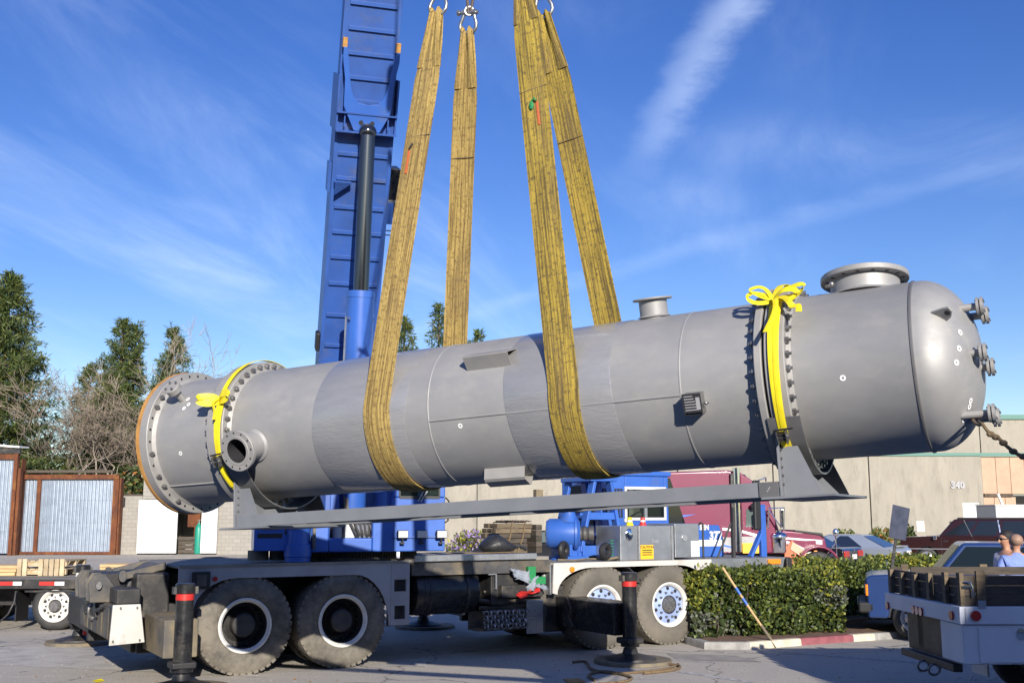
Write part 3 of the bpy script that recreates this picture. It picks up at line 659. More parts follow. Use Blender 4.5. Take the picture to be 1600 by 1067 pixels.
# ------------------------------------------------------------------ yard on the left: shed, corrugated fence, block wall, gates
def corrugated(x0, x1, z0, z1, y, amp=.03, pitch=.19):
    mb = MB(); vs = []; fs = []; n = max(8, int((x1-x0)/pitch*8))
    for i in range(n+1):
        x = x0+(x1-x0)*i/n; ph = (x-x0)/pitch; w = math.cos(2*PI*ph); w = max(-.55, min(.9, w*1.3))
        vs += [(x, y-amp*w, z0), (x, y-amp*w, z1)]
    for i in range(n): fs.append((2*i, 2*i+2, 2*i+3, 2*i+1))
    return mb.add(vs, fs)
def screws(x0, x1, zs, y, pitch=.19):
    mb = MB(); n = int((x1-x0)/pitch)
    for z in zs:
        for i in range(n): x = x0+(i+.0)*pitch+.0; mb.cyl((x+pitch, y-.045, z), (x+pitch, y-.02, z), .022, n=6)
    return mb
Yf = 57.
def metal_fence():
    x = lambda p: at(p, 800, Yf).x
    t = thing('metal_fence', 'corrugated steel fence in a rusty frame behind the flatbed', 'fence', (x(105), Yf, 0)); o = x(105)
    ztop = at(105, 748, Yf).z; z0 = .12
    for (a, b) in ((22, 57.5), (63, 178)):
        pa = obj('corrugated_panel', corrugated(x(a)-o, x(b)-o, z0, ztop, 0), M_['galv'], t, fixn=False)
        obj('screws', screws(x(a)-o, x(b)-o, (ztop-1.1, ztop-2.25), 0), M_['bolt'], pa, kind='stuff')
    for (a, b) in ((57, 63), (176, 185)): obj('post', MB().box(x(a)-o, x(b)-o, -.16, .05, 0, ztop+.12), M_['rust'], t, bevel=.015)
    obj('post', MB().box(x(185.4)-o, x(188)-o, -.1, .3, 0, ztop+.05), M_['rust'], t, bevel=.015)
    obj('top_rail', MB().box(x(22)-o, x(185)-o, -.2, -.07, ztop-.02, ztop+.22), M_['rust'], t, bevel=.015)
    obj('bottom_rail', MB().box(x(22)-o, x(176)-o, -.2, -.07, .02, .16), M_['rust'], t)
    obj('coping', MB().box(x(30)-o, x(172)-o, .05, .35, ztop+.32, ztop+.46), M_['timber_dark'], t)
    # shed nearer on the left, its side turned to us
    Ys = 56.1; xs = lambda p: at(p, 800, Ys).x
    s = thing('metal_shed', 'taller corrugated steel shed with rusty corner posts at the left edge', 'shed', (xs(28), Ys, 0)); o = xs(28)
    zt = at(10, 716, Ys).z; zr = at(10, 697, Ys).z
    pa = obj('corrugated_panel', corrugated(xs(-160)-o, xs(16.5)-o, .1, zt-.05, .1), M_['galv'], s, fixn=False)
    obj('screws', screws(xs(-160)-o, xs(16.5)-o, (1.2, 2.6), .1), M_['bolt'], pa, kind='stuff')
    obj('corner_post', MB().box(xs(17)-o, xs(23)-o, -.1, .2, 0, zt+.3), M_['rust'], s, bevel=.015)
    obj('corner_post', MB().box(xs(23.6)-o, xs(28)-o, -.02, .3, 0, zt-.5), M_['rust'], s, bevel=.015)
    for z in (1.35, 3.0): obj('splice_plate', MB().box(xs(17.5)-o, xs(22.5)-o, -.13, -.101, z, z+.3), M_['rust'], s)
    obj('top_rail', MB().box(xs(-160)-o, xs(17)-o, -.08, .09, zt-.05, zt+.22), M_['rust'], s)
    obj('side_wall', MB().box(xs(24)-o, xs(25)-o, .3, .8, 0, zt), M_['rust'], s)
    obj('roof', MB().add([(xs(-160)-o, -.3, zr+.35), (xs(27)-o, -.3, zr-.1), (xs(27)-o, .85, zr-.06), (xs(-160)-o, .85, zr+.38), (xs(-160)-o, -.3, zr+.44), (xs(27)-o, -.3, zr-.01), (xs(27)-o, .85, zr+.03), (xs(-160)-o, .85, zr+.47)], [(0,1,2,3),(7,6,5,4),(0,4,5,1),(1,5,6,2),(2,6,7,3),(3,7,4,0)]), M_['white'], s, smooth=0)
    obj('fascia', MB().box(xs(-160)-o, xs(26)-o, -.12, .05, zt+.25, zr-.1), M_['black_dirty'], s)
metal_fence()
def blockmat():
    m = bpy.data.materials.new('block_wall'); m.use_nodes = True; N = m.node_tree.nodes; Lk = m.node_tree.links; p = N['Principled BSDF']
    tc = N.new('ShaderNodeTexCoord'); mp = N.new('ShaderNodeMapping'); mp.inputs['Rotation'].default_value = (-PI/2, 0, 0); Lk.new(tc.outputs['Object'], mp.inputs[0])
    b = N.new('ShaderNodeTexBrick'); b.inputs['Color1'].default_value = (.32, .3, .262, 1); b.inputs['Color2'].default_value = (.28, .262, .232, 1); b.inputs['Mortar'].default_value = (.22, .207, .19, 1)
    b.inputs['Scale'].default_value = 1; b.inputs['Brick Width'].default_value = .4; b.inputs['Row Height'].default_value = .2; b.inputs['Mortar Size'].default_value = .012
    Lk.new(mp.outputs[0], b.inputs[0]); Lk.new(b.outputs[0], p.inputs['Base Color']); p.inputs['Roughness'].default_value = .95; M_['block'] = m
blockmat()
def blocks(x0, x1, z1, y, t, rows_max=99):
    pass
def yard_wall():
    x = lambda p: at(p, 800, Yf+.5).x; Y = Yf+.5; o = x(222)
    z1 = at(205, 774, Y).z
    t = thing('block_wall', 'short stretch of grey block wall right of the rusty fence', 'wall', (x(189), Y, 0))
    obj('masonry', MB().box(0, x(221.5)-x(189), 0, .25, 0, z1), M_['block'], t, smooth=0); obj('coping', MB().box(-.04, x(221.5)-x(189), -.04, .29, z1, z1+.08), M_['timber_dark'], t)
    obj('wall_lamp', MB().box(-.12, .2, -.2, -.01, z1-.55, z1-.1), M_['plastic'], t, bevel=.02)
    zb = at(230, 745, Y).z
    b = thing('storage_shed', 'grey block shed with its white gates standing open', 'shed', (o, Y, 0))
    X1 = x(281)-o; X2 = x(319)-o; X3 = x(440)-o; zo = at(300, 795, Y).z
    obj('masonry', MB().box(0, X1-1.9, .02, .27, 0, zb).box(X2, X3, .02, .27, 0, zb).box(X1-1.9, X2, .02, .27, zo+.5, zb), M_['block'], b, smooth=0)
    obj('roof', MB().box(-.1, X3+.1, -.1, 7, zb, zb+.12), M_['concrete_pale'], b)
    obj('back_wall', MB().box(0, X3, 6.6, 6.8, 0, zb).box(0, .2, .3, 6.6, 0, zb).box(X3-.2, X3, .3, 6.6, 0, zb), M_['shade_grey'], b)
    obj('rusty_post', MB().box(x(294)-o, x(303)-o, 1.2, 1.4, 0, zo+.5).box(x(283)-o, x(294)-o, 1.25, 1.3, 1.4, zo+.5), M_['rust'], b)
    for (a, c, ylo, lab) in ((220, 281, 781, 'wide white ribbed gate leaf standing open below the vessel end'), (318.5, 343, 770, 'narrow white ribbed gate leaf right of the dark doorway')):
        g = thing('gate', lab, 'gate', (x(a), Y-.35, 0)); w = x(c)-x(a); h = at(a, ylo, Y).z
        n = max(4, int(w/.24))
        for i in range(n): obj('slat', MB().box(.06+(w-.12)*i/n, .06+(w-.12)*(i+1)/n-.012, 0, .05, .14, h-.06), M_['door_white'], g, bevel=.006, smooth=0)
        obj('frame', MB().box(0, .06, -.02, .07, .08, h).box(w-.06, w, -.02, .07, .08, h).box(.06, w-.06, -.02, .07, h-.06, h).box(.06, w-.06, -.02, .07, .08, .14), M_['door_white'], g)
        for zz in (.5, h-.5): obj('hinge', MB().cyl((-.03, .02, zz-.1), (-.03, .02, zz+.1), .03, n=8), M_['bolt'], g)
    for (px, m, r, lab, dy) in ((306, 'teal_tank', .2, 'teal gas cylinder in the dark doorway of the shed', .7), (315, 'grey_box', .24, 'grey gas cylinder in the shed doorway beside the teal one', 1.1)):
        p = Vector((x(px), Y+dy, 0)); g = thing('gas_cylinder', lab, 'gas cylinder', p)
        obj('body', MB().lathe([(0, .02), (r*.9, .02), (r, .1), (r, 1.25), (r*.8, 1.45), (r*.35, 1.55), (r*.3, 1.62), (0, 1.62)], n=16), M_[m], g); obj('valve', MB().cyl((0, 0, 1.62), (0, 0, 1.74), .05, n=8).box(-.09, .09, -.02, .02, 1.74, 1.78), M_['bolt'], g)
    bx = thing('crate', 'dark crate of scrap in the shed doorway beside the rusty post', 'crate', (x(289), Y+.9, 0))
    for i in range(4): obj('board', MB().box(-.45, .45, -.3, -.27, .05+.22*i, .05+.22*i+.19), M_['timber_dark'], bx)
    for xx in (-.42, .38): obj('post', MB().box(xx, xx+.06, -.26, .2, 0, .95), M_['timber_dark'], bx)
yard_wall()

# ------------------------------------------------------------------ flatbed trailer with pallet and lumber
def wheel_parts(root, c, ax, r, wd, rimr, tm, rm, hm, holes=10, dish=.08, hub_r=.12, hub_out=.05, lugs=0, deep=False, name='wheel'):
    # c: centre of the outer face; ax: outward unit vector
    c = Vector(c); ax = Vector(ax)
    prof = [(rimr, -.02), (rimr+.02, .0), (r*.78, .012), (r*.93, -.01), (r*.985, -.045), (r, -.08), (r, -wd+.08), (r*.985, -wd+.045), (r*.93, -wd+.01), (rimr+.02, -wd), (rimr, -wd+.02), (rimr*.97, -wd/2)]
    ty = MB().lathe(prof, c, ax, 48, closed=True)
    if lugs:
        a = Vector((0, 0, 1)); s = ax.cross(a).normalized(); t = ax.cross(s)
        for i in range(lugs):
            for sgn in (0, 1):
                q = 2*PI*(i+.5*sgn)/lugs; rad = s*math.cos(q)+t*math.sin(q); tan = ax.cross(rad)
                M = Matrix((rad, tan, ax)).transposed().to_4x4(); M.translation = c
                x0, x1 = (-.11, -.018) if sgn == 0 else (-wd+.018, -wd+.11)
                ty.box(r*.93, r-.003, -PI*r/lugs*.66, PI*r/lugs*.66, x0, x1, M)
    rim = obj(name, (MB().lathe([(rimr+.012, .004), (rimr+.006, .014), (rimr-.014, .014), (rimr-.036, -.01), (rimr-.045, -.022)], c, ax, 40)), rm, root)
    obj('rim_barrel', MB().lathe([(rimr-.045, -.021), (rimr-.05, -dish-.03), (rimr-.055, -wd*.9)], c, ax, 40), M_['rim_dark'] if deep else rm, rim)
    obj('tyre', ty, tm, rim, smooth=40)
    dk = -dish if not deep else -.24
    m = MB().lathe([(rimr-.045, dk-.012), (rimr*.72, dk-.0), (hub_r*1.5, dk+.02 if not deep else dk), (hub_r*1.3, dk+.03)], c, ax, 40)
    disc = obj('rim_disc', m, hm, rim)
    s = ax.cross(Vector((0, 0, 1))).normalized(); t = ax.cross(s)
    hb = MB().lathe([(hub_r*1.35, dk), (hub_r*1.05, dk+.05), (hub_r, hub_out-.02), (hub_r*.85, hub_out), (0, hub_out)], c, ax, 20); 
    for i in range(holes):
        q = 2*PI*i/holes; p = c+(s*math.cos(q)+t*math.sin(q))*hub_r*1.75+ax*(dk+.012); hb.cyl(p, p+ax*.045, .016, n=6)
    obj('hub', hb, M_['bolt'] if not deep else M_['rim_dark'], rim)
    if not deep:
        hl = MB(); k_ = None if lugs else 'stuff'
        for i in range(holes):
            q = 2*PI*(i+.5)/holes; p = c+(s*math.cos(q)+t*math.sin(q))*rimr*.74+ax*(dk+.004)
            if lugs: obj('hand_hole', MB().cyl(p-ax*.01, p+ax*.004, .028, n=10), M_['ink'], rim)
            else: hl.cyl(p-ax*.01, p+ax*.004, .028, n=10)
        if not lugs: obj('hand_holes', hl, M_['ink'], rim, kind='stuff')
    return rim
def flatbed():
    yb = gr(82, 985).y; zN = at(60, 905, yb).z; W_ = 2.5
    x0, x1 = -16., at(225, 900, yb).x
    t = thing('flatbed_trailer', 'low flatbed trailer with red and white tape on the left', 'trailer', (x1, yb, 0)); L = x1-x0
    n = 11
    for i in range(n): obj('deck_plank', MB().box(-L, 0, .04+(W_-.08)*i/n, .04+(W_-.08)*(i+1)/n-.012, zN-.05, zN-(.0 if i % 3 else .004)), M_['timber_dark'] if i % 4 == 3 else M_['deck_top'], t, smooth=0)
    obj('side_rail', MB().box(-L, 0, -.03, .03, zN-.16, zN+.004), M_['black_dirty'], t, bevel=.008); obj('side_rail', MB().box(-L, 0, W_-.03, W_+.03, zN-.16, zN+.004), M_['black_dirty'], t)
    obj('end_rail', MB().box(.002, .1, -.03, W_+.03, zN-.2, zN), M_['black_dirty'], t)
    for y in (.75, 1.65): obj('frame_beam', MB().box(-L, 0, y, y+.12, zN-.5, zN-.06), M_['black_dirty'], t)
    for i in range(9): obj('cross_member', MB().box(-L+.6+i*1.0, -L+.68+i*1.0, .04, W_-.04, zN-.2, zN-.06), M_['black_dirty'], t)
    for (a, b, m) in ((-45, 22, 'red'), (22, 35.5, 'white'), (63, 87, 'red'), (87, 102, 'white')):
        a, b = at(a, 905, yb).x-x1, at(b, 905, yb).x-x1; obj('reflective_tape', MB().box(a, b, -.036, -.0305, zN-.1, zN-.035), M_[m], t)
    for px in (82, -95):
        c = gr(px, 985).x-x1
        for y in (.02, .3, W_-.3, W_-.02):
            out = -1 if y < 1.2 else 1
            wheel_parts(t, (c, y, .42), (0, out, 0), .42, .24, .27, M_['rubber_dark'], M_['rim_white'], M_['rim_white'], 8, .05, .09, .06)
        obj('axle', MB().cyl((c, .2, .42), (c, W_-.2, .42), .06, n=10), M_['black_dirty'], t)
    obj('bogie_fender', MB().box(at(40, 905, yb).x-x1, at(128, 905, yb).x-x1, .0, .5, zN-.22, zN-.19), M_['black_dirty'], t)
    cx = at(25, 930, yb).x-x1
    obj('hose', MB().tube([(cx, -.02, zN-.2), (cx+.02, -.1, .5), (cx-.05, -.15, .3), (cx-.25, -.12, .12), (cx-.3, -.05, .09)], .018, 6), M_['plastic'], t)
    obj('mud_flap', MB().box(cx-.02, cx, .05, .55, .15, zN-.2), M_['plastic'], t)
    # pallets
    yp = yb+1.2; a, b = at(28, 882, yp), at(103, 882, yp); w = b.x-a.x; zp = zN+.002
    p = thing('pallet', 'wooden pallets stacked on the flatbed in front of the corrugated fence', 'pallet', (a.x, yp, zp)); dp = 1.0; hz = .145
    for k in range(2):
        z = k*.15
        for i in range(3): obj('bearer', MB().box(0 if i < 3 else 0, w, .03+i*(dp-.1)/2, .09+i*(dp-.1)/2, z+.02, z+.11), M_['pallet'], p)
        for i in range(8): obj('deck_board', MB().box(i*(w-.09)/7, i*(w-.09)/7+.09, 0, dp, z+.111, z+.13), M_['pallet'], p)
    for i in range(9):
        if i in (2, 3): continue
        obj('upright_board', MB().box(i*(w-.1)/8, i*(w-.1)/8+.08, -.03, -.005, .0, .31), M_['pallet'], p)
    a = at(-70, 882, yp); b = at(27, 882, yp)
    for (xa, xb, lab, rows, dy) in ((a.x, b.x, 'stack of yellow lumber on the flatbed left of the pallets', 3, 0), (at(156, 882, yp+.5).x, at(207, 882, yp+.5).x, 'short stack of fresh lumber on the flatbed right of the black jack', 3, .5)):
        l = thing('lumber_stack', lab, 'lumber', (xa, yp+dy, zp)); 
        for k in range(rows):
            for j in range(4): obj('board', MB().box(random.uniform(-.03, .03), xb-xa+random.uniform(-.05, .02), j*.15, j*.15+.14, k*.065, k*.065+.058), M_['lumber'], l, bevel=.004, smooth=0)
flatbed()
# a building behind the photographer throws the broad shade at the lower right
def neighbour():
    tip = gr(1210, 1020); hz = 9.0; k = hz/math.tan(SUN_EL)
    cx = tip.x-math.sin(SUN_AZ)*k; cy = tip.y-math.cos(SUN_AZ)*k
    t = thing('office_block', 'plain pale building behind the photographer casting the lower right shade', 'building', (cx, cy, 0))
    obj('wall', MB().box(0, 26, -18, 0, 0, hz-.2), M_['wall'], t, smooth=0); obj('roof', MB().box(-.05, 26.1, -18.1, .0, hz-.2, hz), M_['trim_green'], t, smooth=0)
    for i in range(6):
        f = obj('window', MB().box(2+i*4, 4.4+i*4, .002, .05, 1.2, 3), M_['white'], t); obj('pane', MB().box(2.1+i*4, 4.3+i*4, .0505, .07, 1.3, 2.9), M_['glass_blue'], f)
    h2 = 7.0; k2 = h2/math.tan(SUN_EL); ay = 13.35-math.cos(SUN_AZ)*k2
    a = thing('office_annex', 'long lower wing of the pale building behind the photographer', 'building', (cx-.05, ay, 0))
    obj('wall', MB().box(-46, 0, -2.4, 0, 0, h2-.2), M_['wall'], a, smooth=0); obj('roof', MB().box(-46.05, 0, -2.45, .0, h2-.2, h2), M_['trim_green'], a, smooth=0)
neighbour()

# ------------------------------------------------------------------ truck crane: local x runs to its front (right), y away from us, z up; origin where the rear near tyre meets the ground
C0 = gr(380, 1055); C4 = gr(1048, 1007); CU = (C4-C0).normalized(); CW = Vector((-CU.y, CU.x, 0))
CM = Matrix((CU, CW, Vector((0, 0, 1)))).transposed().to_4x4(); CM.translation = C0
CMI = CM.inverted()
def cpx(px, py, w): P = onplane(px, py, C0+CW*w, CW); return CMI @ P         # pixel -> crane coordinates on the plane y = w
def cgr(px, py, z=0): return CMI @ gr(px, py, z)
CW_ = 2.6                                             # carrier width
def crane():
    t = thing('mobile_crane', 'blue truck crane with its boom raised behind the grey vessel', 'crane', M=CM)
    A = [0, 1.32, 5.49, 6.757]; R = .625
    BD = M_['black_dirty']; BO = M_['black_oily']; BL = M_['blue']; GD = M_['grey_dirty']
    # wheels: dual at the rear, wide singles in front
    for i, u in enumerate(A):
        for side in (0, 1):
            y = 0 if side == 0 else CW_; out = -1 if side == 0 else 1
            if i < 2:
                wheel_parts(t, (u, y, R-.01), (0, out, 0), R, .36, .335, M_['rubber'], M_['rim_white'], M_['rim_dark'], 10, .1, .15, -.03, lugs=44, deep=True)
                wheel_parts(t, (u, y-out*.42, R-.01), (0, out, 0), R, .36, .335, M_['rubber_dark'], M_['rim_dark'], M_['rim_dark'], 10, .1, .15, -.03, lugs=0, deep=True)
            else:
                wheel_parts(t, (u, y, R-.01), (0, out, 0), R, .4, .335, M_['rubber_dusty'], M_['rim_white'], M_['rim_blue'], 10, .05, .11, .03, lugs=44)
        obj('axle', MB().cyl((u, .4, R-.03), (u, CW_-.4, R-.03), .11, n=12).sphere((u, CW_/2, R-.03), .27, 12, 8), BD, t)
    # frame
    obj('chassis_frame', MB().box(-1.7, 9.2, .8, 1.0, .72, 1.27).box(-1.7, 9.2, 1.6, 1.8, .72, 1.27).box(-1.7, 9.2, 1.0, 1.6, .76, .84).box(-1.7, 9.2, 1.0, 1.6, 1.2, 1.26), BD, t, bevel=.01)
    # rear deck and its side skirt with wheel arches
    zt = 1.37
    obj('rear_deck', MB().box(-.86, 2.32, .04, CW_-.04, zt-.03, zt), M_['deck_top'], t, bevel=.008)
    def arch(u0, u1, z0, z1, r0, r1, zb0, zb1, n=10):
        # outline of a side skirt: top edge z1, an arch opening from r0 to r1 rising to z0, lower ends at zb0 / zb1
        P = [(u0, z1), (u0, zb0), (r0, zb0)]
        w = r1-r0; rr = .62
        for k in range(n+1): a = PI-PI/2*k/n; P.append((r0+rr+rr*math.cos(a)*1.0, zb0+(z0-zb0)*math.sin(a)))
        for k in range(n+1): a = PI/2-PI/2*k/n; P.append((r1-rr+rr*math.cos(a), zb1+(z0-zb1)*math.sin(a)))
        P += [(r1, zb1), (u1, zb1), (u1, z1)]; return P
    sk_poly = arch(-.86, 2.3, 1.2, zt, -.66, 1.98, .78, .52)
    # drop its rear lower corner so it slopes like the photo, and cut two hand holes in the front leg by building it from pieces
    for y, lab in ((0.0, None), (CW_-.03, None)):
        P = arch(-.86, 1.78, 1.2, zt, -.66, 1.981, .78, .52)
        i = next(k for k, p in enumerate(P) if p[0] > 1.0 and p[1] < 1.2 and k > 14) if False else None
        poly = [(-.86, zt), (-.86, .78), (-.67, .78)]
        for k in range(9): a = PI-PI/2*k/8; poly.append((-.12+.55*math.cos(a), .78+.43*math.sin(a)))
        for k in range(9): a = PI/2-PI/2*k/8; poly.append((1.48+.5*math.cos(a), .52+.69*math.sin(a)))
        poly += [(2.0, .52), (2.0, zt)]
        obj('fender', MB().prism([(p[0], p[1]) for p in poly], (0, y+.03, 0), (1, 0, 0), (0, 0, 1), .03), M_['fender'], t, smooth=25)
        fr = MB().box(2.003, 2.28, y, y+.03, 1.13, zt).box(2.003, 2.28, y, y+.03, .78, .97).box(2.003, 2.28, y, y+.03, .52, .6).box(2.003, 2.05, y, y+.03, .97, 1.13).box(2.23, 2.28, y, y+.03, .97, 1.13).box(2.003, 2.06, y, y+.03, .6, .78).box(2.22, 2.28, y, y+.03, .6, .78)
        obj('fender_step', fr, M_['fender'], t); obj('step_back', MB().box(2.0, 2.29, .12+y*.95, .14+y*.95, .5, 1.2), BD, t)
        obj('fender_lip', MB().box(-.86, 2.3, y-.012+(.03 if y else 0), y+.012+(.03 if y else 0), zt-.02, zt+.018), M_['deck_top'], t)
    obj('fender_top', MB().box(-.66, 1.9, .05, .85, 1.22, 1.25), BD, t); obj('fender_top', MB().box(-.66, 1.9, CW_-.85, CW_-.05, 1.22, 1.25), BD, t)
    a, b = cpx(300, 893, 0), cpx(327, 919, 0)
    lp = obj('tail_lamp_frame', MB().box(a.x, b.x, -.05, -.002, b.z, a.z), M_['plastic'], t, bevel=.012); obj('lamp_window', MB().box(a.x+.05, b.x-.05, -.056, -.0505, b.z+.035, a.z-.035), M_['grey_dirty'], lp)
    c = cpx(336, 904, 0); obj('reflector', MB().cyl((c.x, -.015, c.z), (c.x, -.001, c.z), .03), M_['red_lens'], t)
    # rear outrigger box, bumper and lugs
    def tl(mb): mb.v = [(x if x > -.88 else -.88+(x+.88)*.68, y if y < .6 else .6+(y-.6)*.74, z) for x, y, z in mb.v]; return mb
    obj('bumper_beam', tl(MB().box(-2.0, -1.55, -.2, 3.0, .5, .93)), GD, t, bevel=.03)
    for k in range(6): obj('bumper_panel', tl(MB().box(-2.03, -2.002, .05+k*.48, .44+k*.48, .53, .9)), M_['rust_dirty'] if k % 3 == 1 else GD, t, bevel=.01)
    obj('bumper_end_plate', tl(MB().prism([(-2.06, .48), (-1.46, .5), (-1.56, .95), (-2.03, .95)], (0, -.2, 0), (1, 0, 0), (0, 0, 1), .03)), M_['white_dirty'], t, bevel=.008)
    for (u, z) in ((-2.0, .55), (-1.62, .93), (-1.9, .93), (-1.55, .55)): obj('plate_bolt', tl(MB().cyl((u, -.245, z-.02), (u, -.23, z-.02), .018, n=6)), M_['bolt'], t)
    obj('step_box', tl(MB().box(-1.92, -1.5, .0, .5, .932, 1.12)), BD, t, bevel=.02)
    obj('tail_block', tl(MB().box(-1.5, -.88, .35, 2.3, .55, 1.28)), BD, t, bevel=.03)
    obj('tail_slope', tl(MB().prism([(-1.62, 1.02), (-.87, 1.02), (-.87, 1.375), (-1.02, 1.375), (-1.55, 1.16)], (0, 1.9, 0), (1, 0, 0), (0, 0, 1), 1.2)), GD, t, bevel=.02)
    [obj('tail_arm', tl(MB().bar((-1.65, y, 1.24), (-.9, y, 1.36), .1, .09).cyl((-1.68, y-.06, 1.24), (-1.68, y+.06, 1.24), .075)), GD, t, bevel=.01) for y in (.62, 2.0)]
    for y in (.55, .95, 1.75, 2.15):
        P = [(-2.0, .95), (-1.55, .95), (-1.55, 1.12), (-1.75, 1.3), (-1.92, 1.3), (-2.03, 1.18)]
        ear = obj('hinge_ear', tl(MB().prism(P, (-.25, y+.03, -.02), (1, 0, 0), (0, 0, 1), .06)), GD, t, bevel=.01)
        obj('hinge_pin', tl(MB().cyl((-2.12, y-.09, 1.14), (-2.12, y+.1, 1.14), .05, n=12)), M_['bolt'], ear)
    obj('tail_hook', tl(MB().lathe([(.09+.03*math.cos(2*PI*k/8), .03*math.sin(2*PI*k/8)) for k in range(8)], (-2.03, 1.35, .78), (0, 1, 0), 16, closed=True)), M_['bolt'], t)
    obj('air_lines', tl(MB().tube([(-2.04, .3, .9), (-2.1, .7, .82), (-2.06, 1.2, .95), (-2.12, 1.6, .86), (-2.05, 2.4, .9)], .022, 6).tube([(-1.6, .7, 1.13), (-1.9, .9, 1.05), (-2.02, 1.2, 1.0), (-1.7, 1.9, 1.2)], .018, 6)), M_['plastic'], t)
    # outriggers: beam, jack, float
    def outrigger(u, y0, y1, m, rear):
        s = 1 if y1 > y0 else -1
        b = obj('outrigger_beam', MB().box(u-.2, u+.2, min(y0, y1-s*.1), max(y0, y1-s*.1), .36, .8), m, t, bevel=.02)
        obj('beam_collar', MB().box(u-.27, u+.27, min(y0, y0+s*.12), max(y0, y0+s*.12), .3, .9), BD, t, bevel=.02)
        if not rear: obj('beam_cable', MB().tube([(u-.225, y0+s*.5, .8), (u-.235, y0+s*.62, .66), (u-.23, y0+s*.55, .52), (u-.225, y0+s*.66, .4)], .012, 5), M_['wire_rope'], b)
        j = obj('jack', MB().lathe([(0, .22), (.13, .22), (.13, .27), (.102, .3), (.102, 1.1), (.115, 1.11), (.115, 1.2), (.1, 1.22), (0, 1.22)], (u, y1, .0 if not rear else .0), n=24), BO, t)
        obj('jack_band', MB().lathe([(.105, .0), (.105, .07)], (u, y1, 1.03), n=24), M_['red'] if y1 < 0 else M_['white'], j)
        obj('jack_bracket', MB().box(u-.14, u+.14, y1-.14, y1+.14, .26, .34), BD, t, bevel=.02)
        for q in (-.124, .124): obj('jack_lug', MB().box(u+q-.017, u+q+.017, y1-.05, y1+.05, 1.1, 1.18), GD, j)
        obj('jack_rod', MB().cyl((u, y1, .07), (u, y1, .3), .075, n=16), M_['rod'], t)
        f = obj('jack_float', MB().lathe([(0, .2), (.09, .2), (.11, .13), (.35, .075), (.36, .05), (0, .05)], (u, y1, 0), n=28), BD, t)
        obj('float_plate', MB().lathe([(0, .05), (.53, .05), (.54, .03), (.54, .004), (0, .004)], (u+.04, y1, 0), n=30), M_['rust_dirty'], t)
    uf = cgr(985, 1035)
    outrigger(-.98, .5, -.9, M_['rust_dirty'], True); outrigger(uf.x, .35, uf.y, BO, False)
    outrigger(-1.3, 2.1, 4.75, BD, True); outrigger(uf.x-.5, 2.2, 4.3, BO, False)
    obj('outrigger_box', MB().box(uf.x-.36, uf.x+.36, .22, 2.4, .28, .95), BD, t, bevel=.02); obj('outrigger_box', MB().box(-1.3, -.7, .5, 2.2, .3, .55), BD, t, bevel=.02)
    obj('rounded_guard', MB().prism([(uf.x-.75, .35), (uf.x-.45, .35), (uf.x-.4, .55), (uf.x-.4, .9), (uf.x-.55, 1.0), (uf.x-.75, .95)], (0, .2, 0), (1, 0, 0), (0, 0, 1), .06), GD, t, bevel=.02)
    # a red lamp by the far rear float
    obj('marker_lamp', MB().box(-1.32, -1.24, 4.2, 4.26, .18, .28), M_['red'], t)
    # middle of the carrier: aluminium walkway, fuel tank, boxes, battery tray
    a, b = cpx(650, 862, .0), cpx(838, 873, 0)
    obj('walkway_edge', MB().box(2.35, b.x, -.02, .03, b.z-.0, b.z+.085), M_['alu_bright'], t, bevel=.006)
    obj('walkway', MB().box(2.33, 4.55, .03, CW_-.03, zt-.02, zt+.03), M_['deck_top'], t)
    obj('under_walkway', MB().box(2.33, 4.6, .05, .12, 1.17, 1.345), GD, t)
    tk = obj('fuel_tank', MB().lathe([(0, -.03), (.24, -.02), (.31, .01), (.325, .05), (.325, .12), (.332, .125), (.332, .15), (.325, .155), (.325, .95), (.31, .99), (.24, 1.02), (0, 1.03)], (2.42, .36, .93), (1, 0, 0), 32), BO, t, smooth=40)
    for u in (2.62, 3.2): obj('tank_strap', MB().lathe([(.334, 0), (.334, .05)], (u, .36, .93), (1, 0, 0), 32), BD, tk)
    obj('tank_drain', MB().cyl((3.3, .36, .58), (3.3, .36, .62), .03, n=8), M_['alu'], tk)
    obj('battery_box', MB().box(3.62, 4.25, .12, .6, .72, 1.17), BD, t, bevel=.015)
    obj('box_handle', MB().tube([(3.68, .1, .95), (3.68, .07, .95), (3.68, .07, 1.15), (3.68, .07, 1.16), (3.55, .07, 1.16)], .014, 6), M_['alu_bright'], t)
    obj('pipes', MB().tube([(3.45, .2, .8), (3.8, .15, .74), (4.1, .12, .78), (4.4, .2, .7)], .025, 6).tube([(3.5, .25, .68), (3.9, .2, .66), (4.3, .15, .64)], .03, 6).tube([(3.6, .3, .9), (3.95, .1, .86), (4.2, .14, .88)], .018, 6), GD, t)
    obj('chain_tray', MB().box(3.42, 4.2, .1, .45, .36, .4).box(3.42, 4.2, .43, .45, .4, .62), M_['rust_dirty'], t)
    a, b = cpx(822, 940, .0), cpx(850, 985, .0)
    obj('step_plate', MB().box(a.x, a.x+.28, -.02, .0, .3, .78), M_['alu'], t, bevel=.008); sp = MB()
    for i in range(9):
        for k in range(14): sp.box(a.x+.03+i*.026, a.x+.045+i*.026, -.024, -.0205, .33+k*.031, .335+k*.031)
    obj('tread_pattern', sp, M_['alu_bright'], t, kind='stuff')
    obj('step_box', MB().box(a.x-.4, a.x+.3, .01, .3, .82, 1.0), BD, t, bevel=.015)
    obj('valve_block', MB().box(4.16, 4.29, -.04, .04, 1.03, 1.26).box(4.292, 4.46, -.04, .04, 1.0, 1.11), M_['green'], t, bevel=.01)
    obj('filter', MB().cyl((3.97, .2, 1.15), (3.97, .2, 1.28), .045, n=12), M_['lens'], t)
    # front deck, fenders, front skirt
    zf = 1.3
